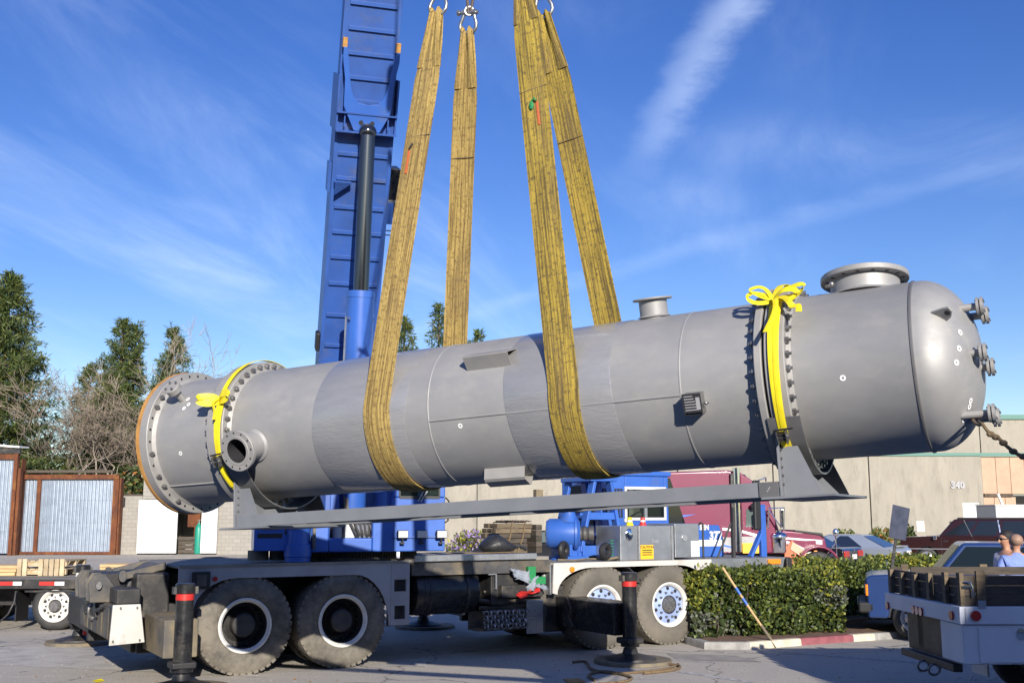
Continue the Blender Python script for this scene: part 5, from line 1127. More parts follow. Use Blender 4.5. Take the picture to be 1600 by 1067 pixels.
# things carried on or lying about the crane
def loads():
    zt = 1.4
    # timber stack strapped on the deck
    y = 1.15; a, b = cpx(779, 862, y), cpx(838, 862, y); M = CM @ Matrix.Translation((a.x, y, zt+.01))
    t = thing('timber_stack', 'stack of dark wooden blocking strapped together on the crane deck', 'timber', M=M); L = b.x-a.x
    rn = random.Random(4)
    for r in range(6):
        for c in range(3): obj('beam', MB().box(rn.uniform(-.06, .03), L-.1+rn.uniform(-.08, .06), c*.18+rn.uniform(-.01, .01), c*.18+.165, r*.078, r*.078+.07), M_['timber'] if rn.random() < .6 else M_['timber_dark'], t, bevel=.006, smooth=0)
    for r in range(5): obj('beam', MB().box(L-.03, L+.08, -.05, .55, r*.09, r*.09+.085), M_['timber_dark'], t, bevel=.006, smooth=0)
    for x in (.28*L, .62*L): obj('tie', MB().tube([(x-.1, -.02, .0), (x, -.025, .25), (x+.05, -.02, .48), (x+.05, .28, .485), (x+.02, .56, .48), (x, .57, .0)], .012, 5), M_['rope'], t)
    tw = MB()
    for i in range(26): x = rn.uniform(.25*L, .75*L); tw.tube([(x, rn.uniform(0, .5), .475), (x+rn.uniform(-.1, .1), rn.uniform(0, .5), .51), (x+rn.uniform(-.16, .16), rn.uniform(0, .5), .49)], .006, 4)
    obj('wire_ends', tw, M_['wire_rope'], t, kind='stuff')
    # black bag beside it
    c = cpx(776, 853, .75); M = CM @ Matrix.Translation((c.x, .75, zt+.04)); rn = random.Random(9)
    mb = MB().sphere((0, 0, .1), 1, 20, 12, (.3, .22, .13)); mb.v = [(x*(1+.12*math.sin(9*y+4*x)), y, max(0, z*(1+.22*math.sin(11*x+2)))) for x, y, z in mb.v]
    bag = thing('bag', 'crumpled black bag lying on the crane deck beside the timber stack', 'bag', M=M); obj('sack', mb, M_['tarp'], bag, smooth=60); obj('neck', MB().tube([(.25, 0, .06), (.4, -.02, .1), (.5, -.05, .04)], .03, 7), M_['tarp'], bag)
    obj('cord', MB().tube([(.3, .0, .02), (.1, -.24, .01), (-.5, -.3, .01), (-.9, -.1, .01)], .01, 5), M_['rope'], bag)
    # grey rags hanging over the outrigger box and a red one
    c = cpx(812, 901, .08)
    def rag(name, label, c, pts, m, seed):
        t = thing(name, label, 'cloth', M=CM @ Matrix.Translation(c)); rn = random.Random(seed); n, k = 9, 7; vs = []; fs = []
        for i in range(n):
            for j in range(k):
                u, v = i/(n-1), j/(k-1); P = [Vector(q) for q in pts]; p = P[0].lerp(P[1], u).lerp(P[2].lerp(P[3], u), v)
                vs.append(p+Vector((rn.uniform(-.02, .02), -.06*math.sin(u*9+v*4+seed)-.03*rn.random(), rn.uniform(-.02, .02))))
        for i in range(n-1):
            for j in range(k-1): fs.append((i*k+j, i*k+k+j, i*k+k+j+1, i*k+j+1))
        o = obj('fabric', MB().add(vs, fs), m, t, smooth=80); s = o.modifiers.new('thick', 'SOLIDIFY'); s.thickness = .012; return t
    rag('rag', 'crumpled grey rag draped behind the battery box', c, [(-.22, -.05, .13), (.12, -.1, .08), (-.12, -.1, -.02), (.3, -.1, -.18)], M_['rag'], 1)
    rag('rag', 'pale grey rag hanging lower beside the green valve', c+Vector((.18, -.03, -.1)), [(-.15, -.05, .1), (.12, -.05, .1), (-.12, -.08, -.1), (.2, -.06, -.08)], M_['rag'], 2)
    rag('rag', 'small bright red rag below the grey ones', c+Vector((.05, -.05, -.25)), [(-.14, -.05, .03), (.22, -.05, .1), (-.14, -.08, -.06), (.2, -.06, .03)], M_['red'], 3)
    # bundle of chains on the tray
    ch = thing('chain_bundle', 'bundle of steel chains hanging in a row below the crane deck', 'chain', M=CM @ Matrix.Translation((3.45, .05, .42)))
    rn = random.Random(2)
    for i in range(12):
        x = .03+i*.058; mb = MB()
        for k in range(4):
            c = Vector((x+rn.uniform(-.012, .012), -.05+rn.uniform(-.02, .02), .19-k*.06)); ax = (1, .3, 0) if (k+i) % 2 else (.2, 1, .2)
            mb.lathe([(.036+.014*math.cos(2*PI*j/6), .014*math.sin(2*PI*j/6)) for j in range(6)], c, ax, 10, closed=True)
        obj('chain_strand', mb, M_['chain'], ch)
    obj('rail', MB().cyl((-.02, -.02, .22), (.74, -.02, .22), .014, n=8), M_['bolt'], ch)
    # coloured caps on the tool box
    for px, m, lab in ((984, 'strap_yellow', 'small fluorescent yellow cone standing on the aluminium tool box'), (1004.5, 'red', 'small pink-red cone standing on the aluminium tool box')):
        c = cpx(px, 824, .3); k = thing('marker_cone', lab, 'cone', M=CM @ Matrix.Translation((c.x, .3, 1.84)), group=None)
        obj('cone', MB().lathe([(.06, 0), (.06, .02), (.05, .03), (.035, .13), (0, .13)], n=14), M_[m], k); obj('band', MB().lathe([(.0465, .06), (.0425, .085)], n=14), M_['white'], k)
    # cables on the ground by the front float
    f = gr(985, 1035)
    mb = MB(); rn = random.Random(6)
    def gl(px): return [Vector(gr(x, y, .02)) for x, y in px]
    for pts in ([(895, 1034), (915, 1033), (925, 1045), (960, 1051), (990, 1050), (1040, 1044), (1062, 1036)], [(930, 1062), (920, 1054), (945, 1048), (985, 1057), (975, 1064), (930, 1068)], [(1000, 1030), (1040, 1036), (1062, 1040), (1052, 1046), (1000, 1052)]):
        P = gl(pts); Q = []
        for i in range(len(P)-1):
            for k in range(6):
                s = k/6; p0 = P[max(i-1, 0)]; p1 = P[i]; p2 = P[i+1]; p3 = P[min(i+2, len(P)-1)]
                Q.append(.5*((2*p1)+(p2-p0)*s+(2*p0-5*p1+4*p2-p3)*s*s+(3*p1-p0-3*p2+p3)*s**3))
        mb.tube(Q, .018, 6)
    c = obj('cable', mb, M_['rope']); tag(c, 'loose dark cables lying on the asphalt round the front jack float', 'cable')
    for pts, lab, m in (([(145, 1062), (158, 1059.5), (163, 1062), (150, 1064)], 'yellow scrap of paper on the asphalt at the lower left', 'strap_yellow'), ([(880, 1060), (905, 1059), (915, 1064), (890, 1066)], 'flat brown stain-coloured cardboard scrap on the asphalt in front', 'gasket_wood')):
        P = [gr(x, y, .012+.01*(i % 2)) for i, (x, y) in enumerate(pts)]; o = obj('litter', MB().add(P+[p-Vector((0, 0, .008)) for p in P], [(0, 1, 2, 3), (7, 6, 5, 4), (0, 4, 5, 1), (1, 5, 6, 2), (2, 6, 7, 3), (3, 7, 4, 0)]), M_[m], smooth=0); tag(o, lab, 'litter')
loads()

# ------------------------------------------------------------------ the vessel: local x along its axis to the right-hand dome, y away from us, z up
VA = Vector((0.78356277, 8.84383117, 2.93349798)); VX = Vector((.88490489, -.46327292, .04818237)).normalized()
VZ = (Vector((0, 0, 1))-VX*VX.z).normalized(); VY = VZ.cross(VX)
VM = Matrix((VX, VY, VZ)).transposed().to_4x4(); VM.translation = VA
VMI = VM.inverted()
def vy(px, py, y): return VMI @ onplane(px, py, VM @ Vector((0, y, 0)), VY)
def vz(px, py, z): return VMI @ onplane(px, py, VM @ Vector((0, 0, z)), VZ)
VR = .61
def vhit(px, py, R=VR):       # point of a cylinder of radius R round the axis, near side
    o = VMI @ EYE; d = (VMI.to_3x3() @ ray(px, py)).normalized()
    a = d.y*d.y+d.z*d.z; b = 2*(o.y*d.y+o.z*d.z); c = o.y*o.y+o.z*o.z-R*R; D = max(b*b-4*a*c, 0)
    return o+d*((-b-math.sqrt(D))/(2*a))
def vessel():
    t = thing('pressure_vessel', 'long grey steel pressure vessel hanging in two yellow slings', 'pressure vessel', M=VM @ Matrix.Translation((0, 0, 0)))
    MV = M_['vessel']; MF = M_['flange']
    X = (1, 0, 0); N = 96
    xL, xLF0, xLF1, xRF0, xRF1, xH = -4.41, -3.675, -3.48, 1.40, 1.618, 2.447
    # shell with fine weld seams standing proud
    seams = [-1.352, .822, -.3]
    prof = [(VR, xLF1-.06)]
    for s in (-1.352, .822): prof += [(VR, s-.008), (VR+.004, s-.004), (VR+.004, s+.004), (VR, s+.008)]
    prof.append((VR, xRF0+.03))
    obj('shell', MB().lathe(prof, (0, 0, 0), X, N), MV, t, smooth=40)
    obj('channel_shell', MB().lathe([(VR, xL), (VR, xLF0+.03)], (0, 0, 0), X, N), MV, t)
    obj('end_shell', MB().lathe([(VR, xRF1-.03), (VR, xH-.006), (VR+.003, xH)], (0, 0, 0), X, N), MV, t)
    def sx_seam(x0, x1, al, r=VR+.002):
        a = math.radians(180-al); y, z = math.cos(a)*r, math.sin(a)*r; return MB().tube([(x0+(x1-x0)*k/12, y, z) for k in range(13)], .0075, 6)
    obj('weld_seam', sx_seam(-1.34, .82, -10), MV, t); obj('weld_seam', sx_seam(-4.38, -3.7, -47), MV, t)
    obj('girth_weld', MB().lathe([(VR+.001, xH-.012), (VR+.008, xH-.006), (VR+.008, xH+.006), (VR+.001, xH+.012)], (0, 0, 0), X, N), M_['vessel_dark'], t)
    # dished head
    hp = []
    D = .355
    for k in range(25):
        q = PI/2*k/24; hp.append((VR*math.cos(q)**.86 if k < 24 else 0, xH+.04+D*math.sin(q)**1.05-.04*0))
    hp[0] = (VR, xH+.04)
    obj('dished_head', MB().lathe([(VR, xH)]+hp, (0, 0, 0), X, N), MV, t, smooth=60)
    def head_r(rho):      # x on the head at radius rho
        best = min(hp, key=lambda p: abs(p[0]-rho)); return best[1]
    # flanges
    def ring(name, x0, x1, r=.7, m=MF): return obj(name, MB().lathe([(VR-.02, x0), (r-.006, x0), (r, x0+.006), (r, x1-.006), (r-.006, x1), (VR-.02, x1)], (0, 0, 0), X, N), m, t)
    ring('flange', 1.40, 1.455); ring('flange', 1.475, xRF1)
    ring('flange', xLF0, -3.545); ring('flange', -3.53, xLF1)
    ring('flange', -4.51, xL)
    obj('end_cover', MB().lathe([(0, -4.545), (.706, -4.545), (.707, -4.51), (0, -4.512)], (0, 0, 0), X, N), M_['gasket_wood'], t)
    for x in (1.402, xRF1-.002, xLF1-.002, xLF0+.002, xL-.002): obj('neck_weld', MB().lathe([(VR+.028, x), (VR, x+(.03 if x in (xRF1-.002, xLF1-.002, xL-.002) else -.03))], (0, 0, 0), X, N), MF, t)
    # bolts: a nut and the end of its stud on both faces
    def nut(out):
        mb = MB(); mb.cyl((0, 0, 0), (out*.026, 0, 0), .0235, n=6).cyl((out*.026, 0, 0), (out*.044, 0, 0), .012, n=6); return mb.mesh('bolt')
    nr, nl = nut(1), nut(-1)
    for me in (nr, nl): me.materials.append(M_['bolt'])
    def bolts(x, me, n, r=.657, ph=0):
        for k in range(n):
            a = 2*PI*(k+ph)/n; o = bpy.data.objects.new('bolt', me); COL.objects.link(o); o.parent = t; o.location = (x, math.cos(a)*r, math.sin(a)*r); o.rotation_euler = (random.random()*PI/3, 0, 0)
    bolts(xRF1, nr, 40); bolts(1.40, nl, 40); bolts(xLF1, nr, 40); bolts(xLF0, nl, 40)
    hl = MB().cyl((0, 0, 0), (.0015, 0, 0), .0125, n=10).mesh('bolt_hole'); hl.materials.append(M_['ink'])
    for k in range(36):
        a = 2*PI*(k+.3)/36; o = bpy.data.objects.new('bolt_hole', hl); COL.objects.link(o); o.parent = t; o.location = (xL+.0005, math.cos(a)*.66, math.sin(a)*.66)
    for k in (14, 15, 19.0, 21, 22, 24): a = 2*PI*(k+.3)/36; o = bpy.data.objects.new('bolt', nr); COL.objects.link(o); o.parent = t; o.location = (xL, math.cos(a)*.66, math.sin(a)*.66)
    # nozzles on the shell
    def rad(al): a = math.radians(180-al); return Vector((0, math.cos(a), math.sin(a)))
    def nozzle(x, al, r, L, rf, tf, m=MV, holes=12, bore=True, name='nozzle', gauge=None):
        d = rad(al); b = Vector((x, 0, 0)); h0 = VR*.9; 
        nz = obj(name, MB().lathe([(r, h0), (r, VR+L-tf)], b, d, 36), m, t)
        hole = r*.84
        prof = [(r*.98, VR+L-tf-.001), (rf-.004, VR+L-tf), (rf, VR+L-tf+.004), (rf, VR+L-.004), (rf-.004, VR+L), (rf*.72, VR+L), (rf*.70, VR+L+.004)]
        prof += [(hole, VR+L+.004), (hole*.99, VR*.8)] if bore else [(0, VR+L+.004)]
        fl = obj('nozzle_flange', MB().lathe(prof, b, d, 40), MF, nz)
        if bore: obj('bore', MB().lathe([(hole*.985, VR+L), (hole*.98, VR+.02), (0, VR+.02)], b, d, 32), M_['bore'], nz)
        u = d.cross(Vector((1, 0, 0))).normalized()
        for k in range(holes):
            a = 2*PI*k/holes; p = b+d*(VR+L)+(Vector((1, 0, 0))*math.cos(a)+u*math.sin(a))*rf*.86
            obj('flange_hole', MB().cyl(p, p+d*.0015, rf*.05, n=8), M_['ink'], nz)
            if not bore or True:
                q = p-d*(tf+.0015); obj('flange_hole', MB().cyl(q, q+d*.0012, rf*.05, n=8), M_['ink'], nz)
        obj('nozzle_pad', MB().lathe([(r*1.0, VR*math.cos(r/VR)-.0+.035*0+ .03), (r*1.18, VR*math.cos(r*1.2/VR)+.02)], b, d, 36), m, nz)
        return nz
    # big side nozzle low on the left
    nz = nozzle(-3.2, -15, .128, .24, .185, .04)
    # capped small nozzle on the channel
    d = rad(36); b = Vector((-4.16, 0, 0))
    sn = obj('small_nozzle', MB().lathe([(.035, VR*.95), (.035, VR+.12), (.072, VR+.12), (.075, VR+.124), (.075, VR+.15), (.035, VR+.151), (.075, VR+.154), (.075, VR+.178), (.07, VR+.182), (0, VR+.182)], b, d, 24), MF, t)
    u = d.cross(Vector((1, 0, 0))).normalized()
    for k in range(4): p = b+d*(VR+.11)+(Vector((1, 0, 0))*math.cos(k*PI/2+.7)+u*math.sin(k*PI/2+.7))*.055; obj('bolt', MB().cyl(p, p+d*.095, .011, n=6), M_['bolt'], sn)
    # top nozzles
    nozzle(.48, 81, .112, .155, .158, .014, holes=0); 
    bn = nozzle(2.085, 97, .25, .125, .318, .042, holes=16, bore=False)
    obj('gauge_cock', MB().sphere((1.9, -.23, .64), .022, 12, 8).cyl((1.9, -.17, .64), (1.87, -.27, .62), .012, n=8), M_['bolt'], bn)
    # angle brackets
    def bracket(x0, x1, al, flip):
        d = rad(al); u = Vector((1, 0, 0)).cross(d).normalized()*flip; b = Vector((x0, 0, 0))+d*(VR-.005); w = .1; th = .009
        P = [(0, -.01), (w*.75, w*.82), (w*1.5, -.01), (w*1.5-.014, -.012), (w*.75, w*.82-.014), (.014, -.012)]
        P = [(.0, 0), (0.0, .085), (.13, .085+.0), (.13, .077), (.009, .077), (.009, 0)]
        return obj('bracket', MB().prism(P, b, u, d, 1).xf(Matrix()) if False else MB().add([b+u*p[0]+d*p[1] for p in P]+[b+u*p[0]+d*p[1]+Vector((x1-x0, 0, 0)) for p in P], [(0, 1, 2, 3, 4, 5), (11, 10, 9, 8, 7, 6)]+[(i, (i+1) % 6, (i+1) % 6+6, i+6) for i in range(6)]), MF, t, bevel=.003)
    A0, A1 = vhit(735, 578), vhit(806, 556)
    vb = MB(); d = rad(36); u = Vector((1, 0, 0)).cross(d).normalized(); x0, x1 = -1.0, -.59
    # V: two plates meeting at a ridge, open at both ends
    b = d*(VR*.985)
    for s in (-1, 1):
        uu = u if u.z > 0 else -u; e0 = b+(uu*.1 if s > 0 else -uu*.085); e1 = b+d*.12-uu*.05; n_ = (e1-e0).cross(Vector((1, 0, 0))).normalized()*.007*s
        V = [e0, e1, e1+n_, e0+n_]; vb.add([v+Vector((x, 0, 0)) for x in (x0, x1) for v in V], [(0, 1, 2, 3), (7, 6, 5, 4), (0, 4, 5, 1), (1, 5, 6, 2), (2, 6, 7, 3), (3, 7, 4, 0)])
    obj('angle_bracket', vb, MF, t)
    vb = MB(); d = rad(-66); u = Vector((1, 0, 0)).cross(d).normalized(); b = d*(VR*.985); x0, x1 = -.99, -.62
    sgn = -1 if (u.z > 0) else 1
    P = [b+u*.0*sgn, b+u*.02+d*.11, b-u*.0+d*.125, b+u*.0]
    up = u if u.z > 0 else -u
    e = [b+up*.1, b+up*.075+d*.085, b+up*.05+d*.098, b-up*.045+d*.098, b-up*.065+d*.085, b-up*.07]
    for i in range(5):
        q0, q1 = e[i], e[i+1]; n_ = (q1-q0).cross(Vector((1, 0, 0))).normalized()*.007
        V = [q0, q1, q1-n_, q0-n_]; vb.add([v+Vector((x, 0, 0)) for x in (x0, x1) for v in V], [(0, 1, 2, 3), (7, 6, 5, 4), (0, 4, 5, 1), (1, 5, 6, 2), (2, 6, 7, 3), (3, 7, 4, 0)])
    obj('channel_bracket', vb, MF, t)
    # name plate on its stand
    c = vhit(1088, 628); al = math.degrees(math.atan2(c.z, -c.y)); d = rad(al); u = Vector((1, 0, 0)); v = d.cross(u).normalized(); v = v if v.z > 0 else -v
    b = Vector((c.x, 0, 0))+d*VR
    st = obj('plate_stand', MB().add([b+u*x+v*z+d*h for x in (-.065, .065) for z in (-.075, .075) for h in (.0, .1)], [(0, 1, 3, 2), (4, 6, 7, 5), (0, 4, 5, 1), (2, 3, 7, 6)]), M_['vessel_dark'], t, smooth=0)
    q = obj('name_plate', MB().add([b+u*x+v*z+d*h for h in (.1, .106) for x, z in ((-.07, -.06), (.07, -.06), (.07, .08), (-.07, .08))], [(0, 3, 2, 1), (4, 5, 6, 7), (0, 1, 5, 4), (1, 2, 6, 5), (2, 3, 7, 6), (3, 0, 4, 7)]), M_['bore'], st, smooth=0)
    for k in range(6): obj('plate_line', MB().add([b+u*x+v*(.058-.02*k+z)+d*.1068 for x, z in ((-.055, 0), (.01+.007*k, 0), (.01+.007*k, .007), (-.055, .007))], [(0, 1, 2, 3)]), M_['fender'], st, smooth=0)
    obj('plate_window', MB().add([b+u*x+v*z+d*.107 for x, z in ((.03, -.04), (.06, -.04), (.06, .05), (.03, .05))], [(0, 1, 2, 3)]), M_['fender'], st, smooth=0)
    obj('wing_nut', MB().cyl(b+u*.075+d*.09, b+u*.12+d*.09, .006, n=6).sphere(b+u*.1+d*.09, .014, 8, 6), M_['bolt'], st)
    # paper ring stickers
    def sticker(px, py, on='shell'):
        if on == 'shell':
            c = vhit(px, py); n_ = Vector((0, c.y, c.z)).normalized(); u_ = Vector((1, 0, 0))
        else:
            o = VMI @ EYE; dd = (VMI.to_3x3() @ ray(px, py)).normalized(); c = None
            for k in range(4000):
                p = o+dd*(5+k*.0015); rho = math.hypot(p.y, p.z)
                if rho < VR and p.x > xH and p.x < head_x(rho): c = p; break
            if c is None: return
            e = .01; rho = math.hypot(c.y, c.z); g = (head_x(rho+e)-head_x(max(rho-e, 0)))/(2*e); n_ = Vector((1, -g*c.y/rho, -g*c.z/rho)).normalized(); u_ = n_.cross(Vector((0, 0, 1))).normalized()
        w_ = n_.cross(u_).normalized(); u_ = w_.cross(n_).normalized(); mb = MB(); K = 16; r1, r0 = .021, .0085
        vs = [c+n_*.004+(u_*math.cos(2*PI*i/K)+w_*math.sin(2*PI*i/K))*r for r in (r0, r1) for i in range(K)]
        mb.add(vs, [(i, (i+1) % K, K+(i+1) % K, K+i) for i in range(K)]); obj('ring_sticker', mb, M_['sticker'], t, smooth=0)
    def head_x(rho):
        if rho >= VR: return xH
        lo = 0
        for k in range(len(hp)-1):
            if hp[k][0] >= rho >= hp[k+1][0]:
                f = (hp[k][0]-rho)/max(hp[k][0]-hp[k+1][0], 1e-6); return hp[k][1]+(hp[k+1][1]-hp[k][1])*f
        return hp[-1][1]
    for p in ((282.5, 708), (294, 624), (288, 638), (295, 632), (392, 677), (399, 711.5), (719.5, 665), (1317, 590.5)): sticker(*p)
    for p in ((1499.5, 519.5), (1498, 544.5), (1494, 566.5), (1506, 656), (1516, 626), (1514, 635)): sticker(*p, on='head')
    # instrument nozzles on the head
    def probe(px, py, y, x1, rp=.026, rf=.062, ang=0):
        c = vy(px, py, y); x1 = c.x; z = c.z; rho = math.hypot(y, z); x0 = head_x(min(rho, VR-.02))-.02
        p = obj('probe_nozzle', MB().cyl((x0, y, z), (x1-.03, y, z), rp, n=18), MF, t)
        obj('probe_flange', MB().lathe([(rp, -.035), (rf*.55, -.033), (rf, -.03), (rf, -.013), (rf*.5, -.012), (rf*.5, -.006), (rf, -.005), (rf, .014), (0, .014)], (x1, y, z), (1, 0, 0), 24), MF, p)
        for k in range(4): a = PI/4+PI/2*k; q = (math.cos(a)*rf*.78, math.sin(a)*rf*.78); obj('bolt', MB().cyl((x1-.036, y+q[0], z+q[1]), (x1+.022, y+q[0], z+q[1]), .009, n=6), M_['bolt'], p)
    probe(1533, 478, -.23, 0); probe(1541, 492, -.1, 0); probe(1538, 550, -.33, 0); probe(1550, 573, -.16, 0); probe(1552, 645, -.3, 0); probe(1559, 652, -.2, 0)
    # lifting lug on the head
    def hhit(px, py):
        o = VMI @ EYE; dd = (VMI.to_3x3() @ ray(px, py)).normalized()
        for k in range(6000):
            p = o+dd*(5+k*.001); rho = math.hypot(p.y, p.z)
            if rho < VR and xH < p.x < head_x(rho): return p
    c0, c1 = hhit(1456, 487), hhit(1478, 498); c = (c0+c1)/2
    e = .01; rho = math.hypot(c.y, c.z); g = (head_x(rho+e)-head_x(rho-e))/(2*e); n_ = Vector((1, -g*c.y/rho, -g*c.z/rho)).normalized()
    u_ = (c1-c0); w_ = u_.length/2; u_ = (u_-n_*u_.dot(n_)).normalized()
    lug = obj('lifting_lug', MB().prism([(-w_*1.3, -.02), (w_*1.2, -.02), (w_*1.3, .05), (w_*.9, .1), (w_*.2, .115), (-w_*.3, .08)], c, u_, n_, .018), MF, t, bevel=.003)
    obj('lug_eye', MB().cyl(c+n_*.07+u_*w_*.55-u_.cross(n_)*.002, c+n_*.07+u_*w_*.55+u_.cross(n_)*.02, .02, n=14), M_['ink'], lug)
    # saddles and the long skid beams
    SP = M_['saddle_paint']; zb = -.875
    def saddle(xw, s, px):
        P = [(-.56, zb)]; hw = .56
        P = [(-hw, zb), (hw, zb), (hw, -.47)]
        for k in range(21): a = -math.radians(40)-math.radians(100)*k/20; P.append((.715*math.cos(a), .715*math.sin(a)))
        P.append((-hw, -.47))
        sd = obj('saddle', MB().prism(P, (xw, 0, 0), (0, 1, 0), (0, 0, 1), .016), SP, t, bevel=.003)
        W_ = []
        for r in (.705, .717):
            for k in range(25): a = -math.radians(28)-math.radians(124)*k/24; W_.append((r*math.cos(a), r*math.sin(a)))
        vs = [(x, p[0], p[1]) for x in (xw-s*.03, xw+s*.2) for p in W_]; fs = []
        for k in range(24): fs += [(k, k+1, 51+k, 50+k), (25+k, 75+k, 76+k, 26+k), (k, 25+k, 26+k, k+1), (50+k, 51+k, 76+k, 75+k)]
        fs += [(0, 50, 75, 25), (24, 49, 99, 74)]
        obj('wear_plate', MB().add(vs, fs), M_['vessel_dark'], t, smooth=30)
        for y in (-.5, -.15, .15, .5):
            ztop = -math.sqrt(max(.72**2-y*y, 0))-.0
            ztop = min(ztop, -.52)-.01
            obj('gusset', MB().prism([(0, zb), (s*.26, zb), (s*.12, ztop), (0, ztop)] if s > 0 else [(0, zb), (0, ztop), (s*.12, ztop), (s*.26, zb)], (xw+.017 if s > 0 else xw-.001, y+.006, 0), (1, 0, 0), (0, 0, 1), .012), SP, t)
        obj('base_plate', MB().box(xw-.12, xw+.38, -.62, .62, zb-.018, zb-.001) if s > 0 else MB().box(xw-.2, xw+.3, -.62, .62, zb-.018, zb-.001), SP, t, bevel=.003)
        for k in range(5): obj('saddle_bolt', MB().cyl((xw+.02 if s > 0 else xw-.004, -.52, -.55-.06*k), (xw+.028 if s > 0 else xw-.012, -.52, -.55-.06*k), .009, n=6), M_['bolt'], sd)
        return xw
    saddle(1.475, 1, 0); saddle(-3.47, 1, 0)
    for y in (-.55, .46):
        mb = MB().box(-3.44, 1.47, y, y+.012, zb+.0, zb+.105).box(-3.44, 1.47, y+.012, y+.09, zb+.093, zb+.105).box(-3.44, 1.47, y+.012, y+.09, zb, zb+.012)
        obj('skid_beam', mb, SP, t, bevel=.003)
    b = obj('splice_plate', MB().box(1.33, 1.465, -.5615, -.5505, zb+.0, zb+.104), M_['vessel_dark'], t); obj('mark', MB().bar((1.385, -.5625, zb+.035), (1.41, -.5625, zb+.07), .012, .001), M_['white'], b)
    # clear film wrapped where the slings bear
    for x0, x1, gx in ((-2.52, -1.55, 0), (-.62, .30, 0)):
        mb = MB().lathe([(VR+.002, x0), (VR+.005, x0+.01), (VR+.005, x1-.01), (VR+.002, x1)], (0, 0, 0), X, 96); mb.v = [(x+.03*math.sin(math.atan2(z, y)*2+x0), y, z) for x, y, z in mb.v]
        obj('clear_wrap', mb, M_['wrap'], t)
    return t
VES = vessel()

# ------------------------------------------------------------------ lifting gear
def slingmat(name, base, dark, seed):
    m = bpy.data.materials.new(name); m.use_nodes = True; N = m.node_tree.nodes; Lk = m.node_tree.links; p = N['Principled BSDF']
    uv = N.new('ShaderNodeUVMap'); uv.uv_map = 'weave'
    def noise(sc, stretch, det=5, rg=.65):
        mp = N.new('ShaderNodeMapping'); mp.inputs['Scale'].default_value = stretch; mp.inputs['Location'].default_value = (seed*3.1, seed*1.7, seed); Lk.new(uv.outputs[0], mp.inputs[0])
        n = N.new('ShaderNodeTexNoise'); n.inputs['Scale'].default_value = sc; n.inputs['Detail'].default_value = det; n.inputs['Roughness'].default_value = rg; Lk.new(mp.outputs[0], n.inputs[0]); return n.outputs[0]
    def rg(s, a, b, o0=0., o1=1.):
        r = N.new('ShaderNodeMapRange'); r.inputs[1].default_value = a; r.inputs[2].default_value = b; r.inputs[3].default_value = o0; r.inputs[4].default_value = o1; Lk.new(s, r.inputs[0]); return r.outputs[0]
    def mix(f, A, B):
        x = N.new('ShaderNodeMix'); x.data_type = 'RGBA'; Lk.new(f, x.inputs['Factor'])
        if isinstance(A, tuple): x.inputs['A'].default_value = (*A, 1)
        else: Lk.new(A, x.inputs['A'])
        x.inputs['B'].default_value = (*B, 1); return x.outputs['Result']
    c = mix(rg(noise(3, (1, .8, 1)), .4, .65), base, tuple(q*.72 for q in base))
    c = mix(rg(noise(1, (17, 1.3, 1), 4), .45, .6, 0, .9), c, tuple(q*.9 for q in dark))          # lengthwise soiled ribs
    c = mix(rg(noise(1, (5, 24, 1), 4), .53, .66, 0, .8), c, dark)                      # crosswise scuffs
    c = mix(rg(noise(1, (15, 26, 1), 3), .58, .66, 0, .8), c, (.07, .055, .04))
    c = mix(rg(noise(1, (1.5, 1.1, 1), 5), .5, .75, 0, .6), c, (.19, .135, .075))
    Lk.new(c, p.inputs['Base Color']); p.inputs['Roughness'].default_value = .85; p.inputs['Specular IOR Level'].default_value = .2
    sep = N.new('ShaderNodeSeparateXYZ'); Lk.new(uv.outputs[0], sep.inputs[0])
    w = N.new('ShaderNodeMath'); w.operation = 'MULTIPLY'; w.inputs[1].default_value = 2*PI*52; Lk.new(sep.outputs[0], w.inputs[0])
    s = N.new('ShaderNodeMath'); s.operation = 'SINE'; Lk.new(w.outputs[0], s.inputs[0])
    ad = N.new('ShaderNodeMath'); ad.operation = 'ADD'; Lk.new(s.outputs[0], ad.inputs[0]); Lk.new(noise(1, (40, 60, 1), 3), ad.inputs[1])
    b = N.new('ShaderNodeBump'); b.inputs['Strength'].default_value = .5; b.inputs['Distance'].default_value = .003; Lk.new(ad.outputs[0], b.inputs['Height']); Lk.new(b.outputs[0], p.inputs['Normal'])
    M_[name] = m; return m
slingmat('sling_a', (.56, .4, .13), (.2, .13, .05), 1); slingmat('sling_b', (.5, .36, .065), (.12, .088, .04), 5)
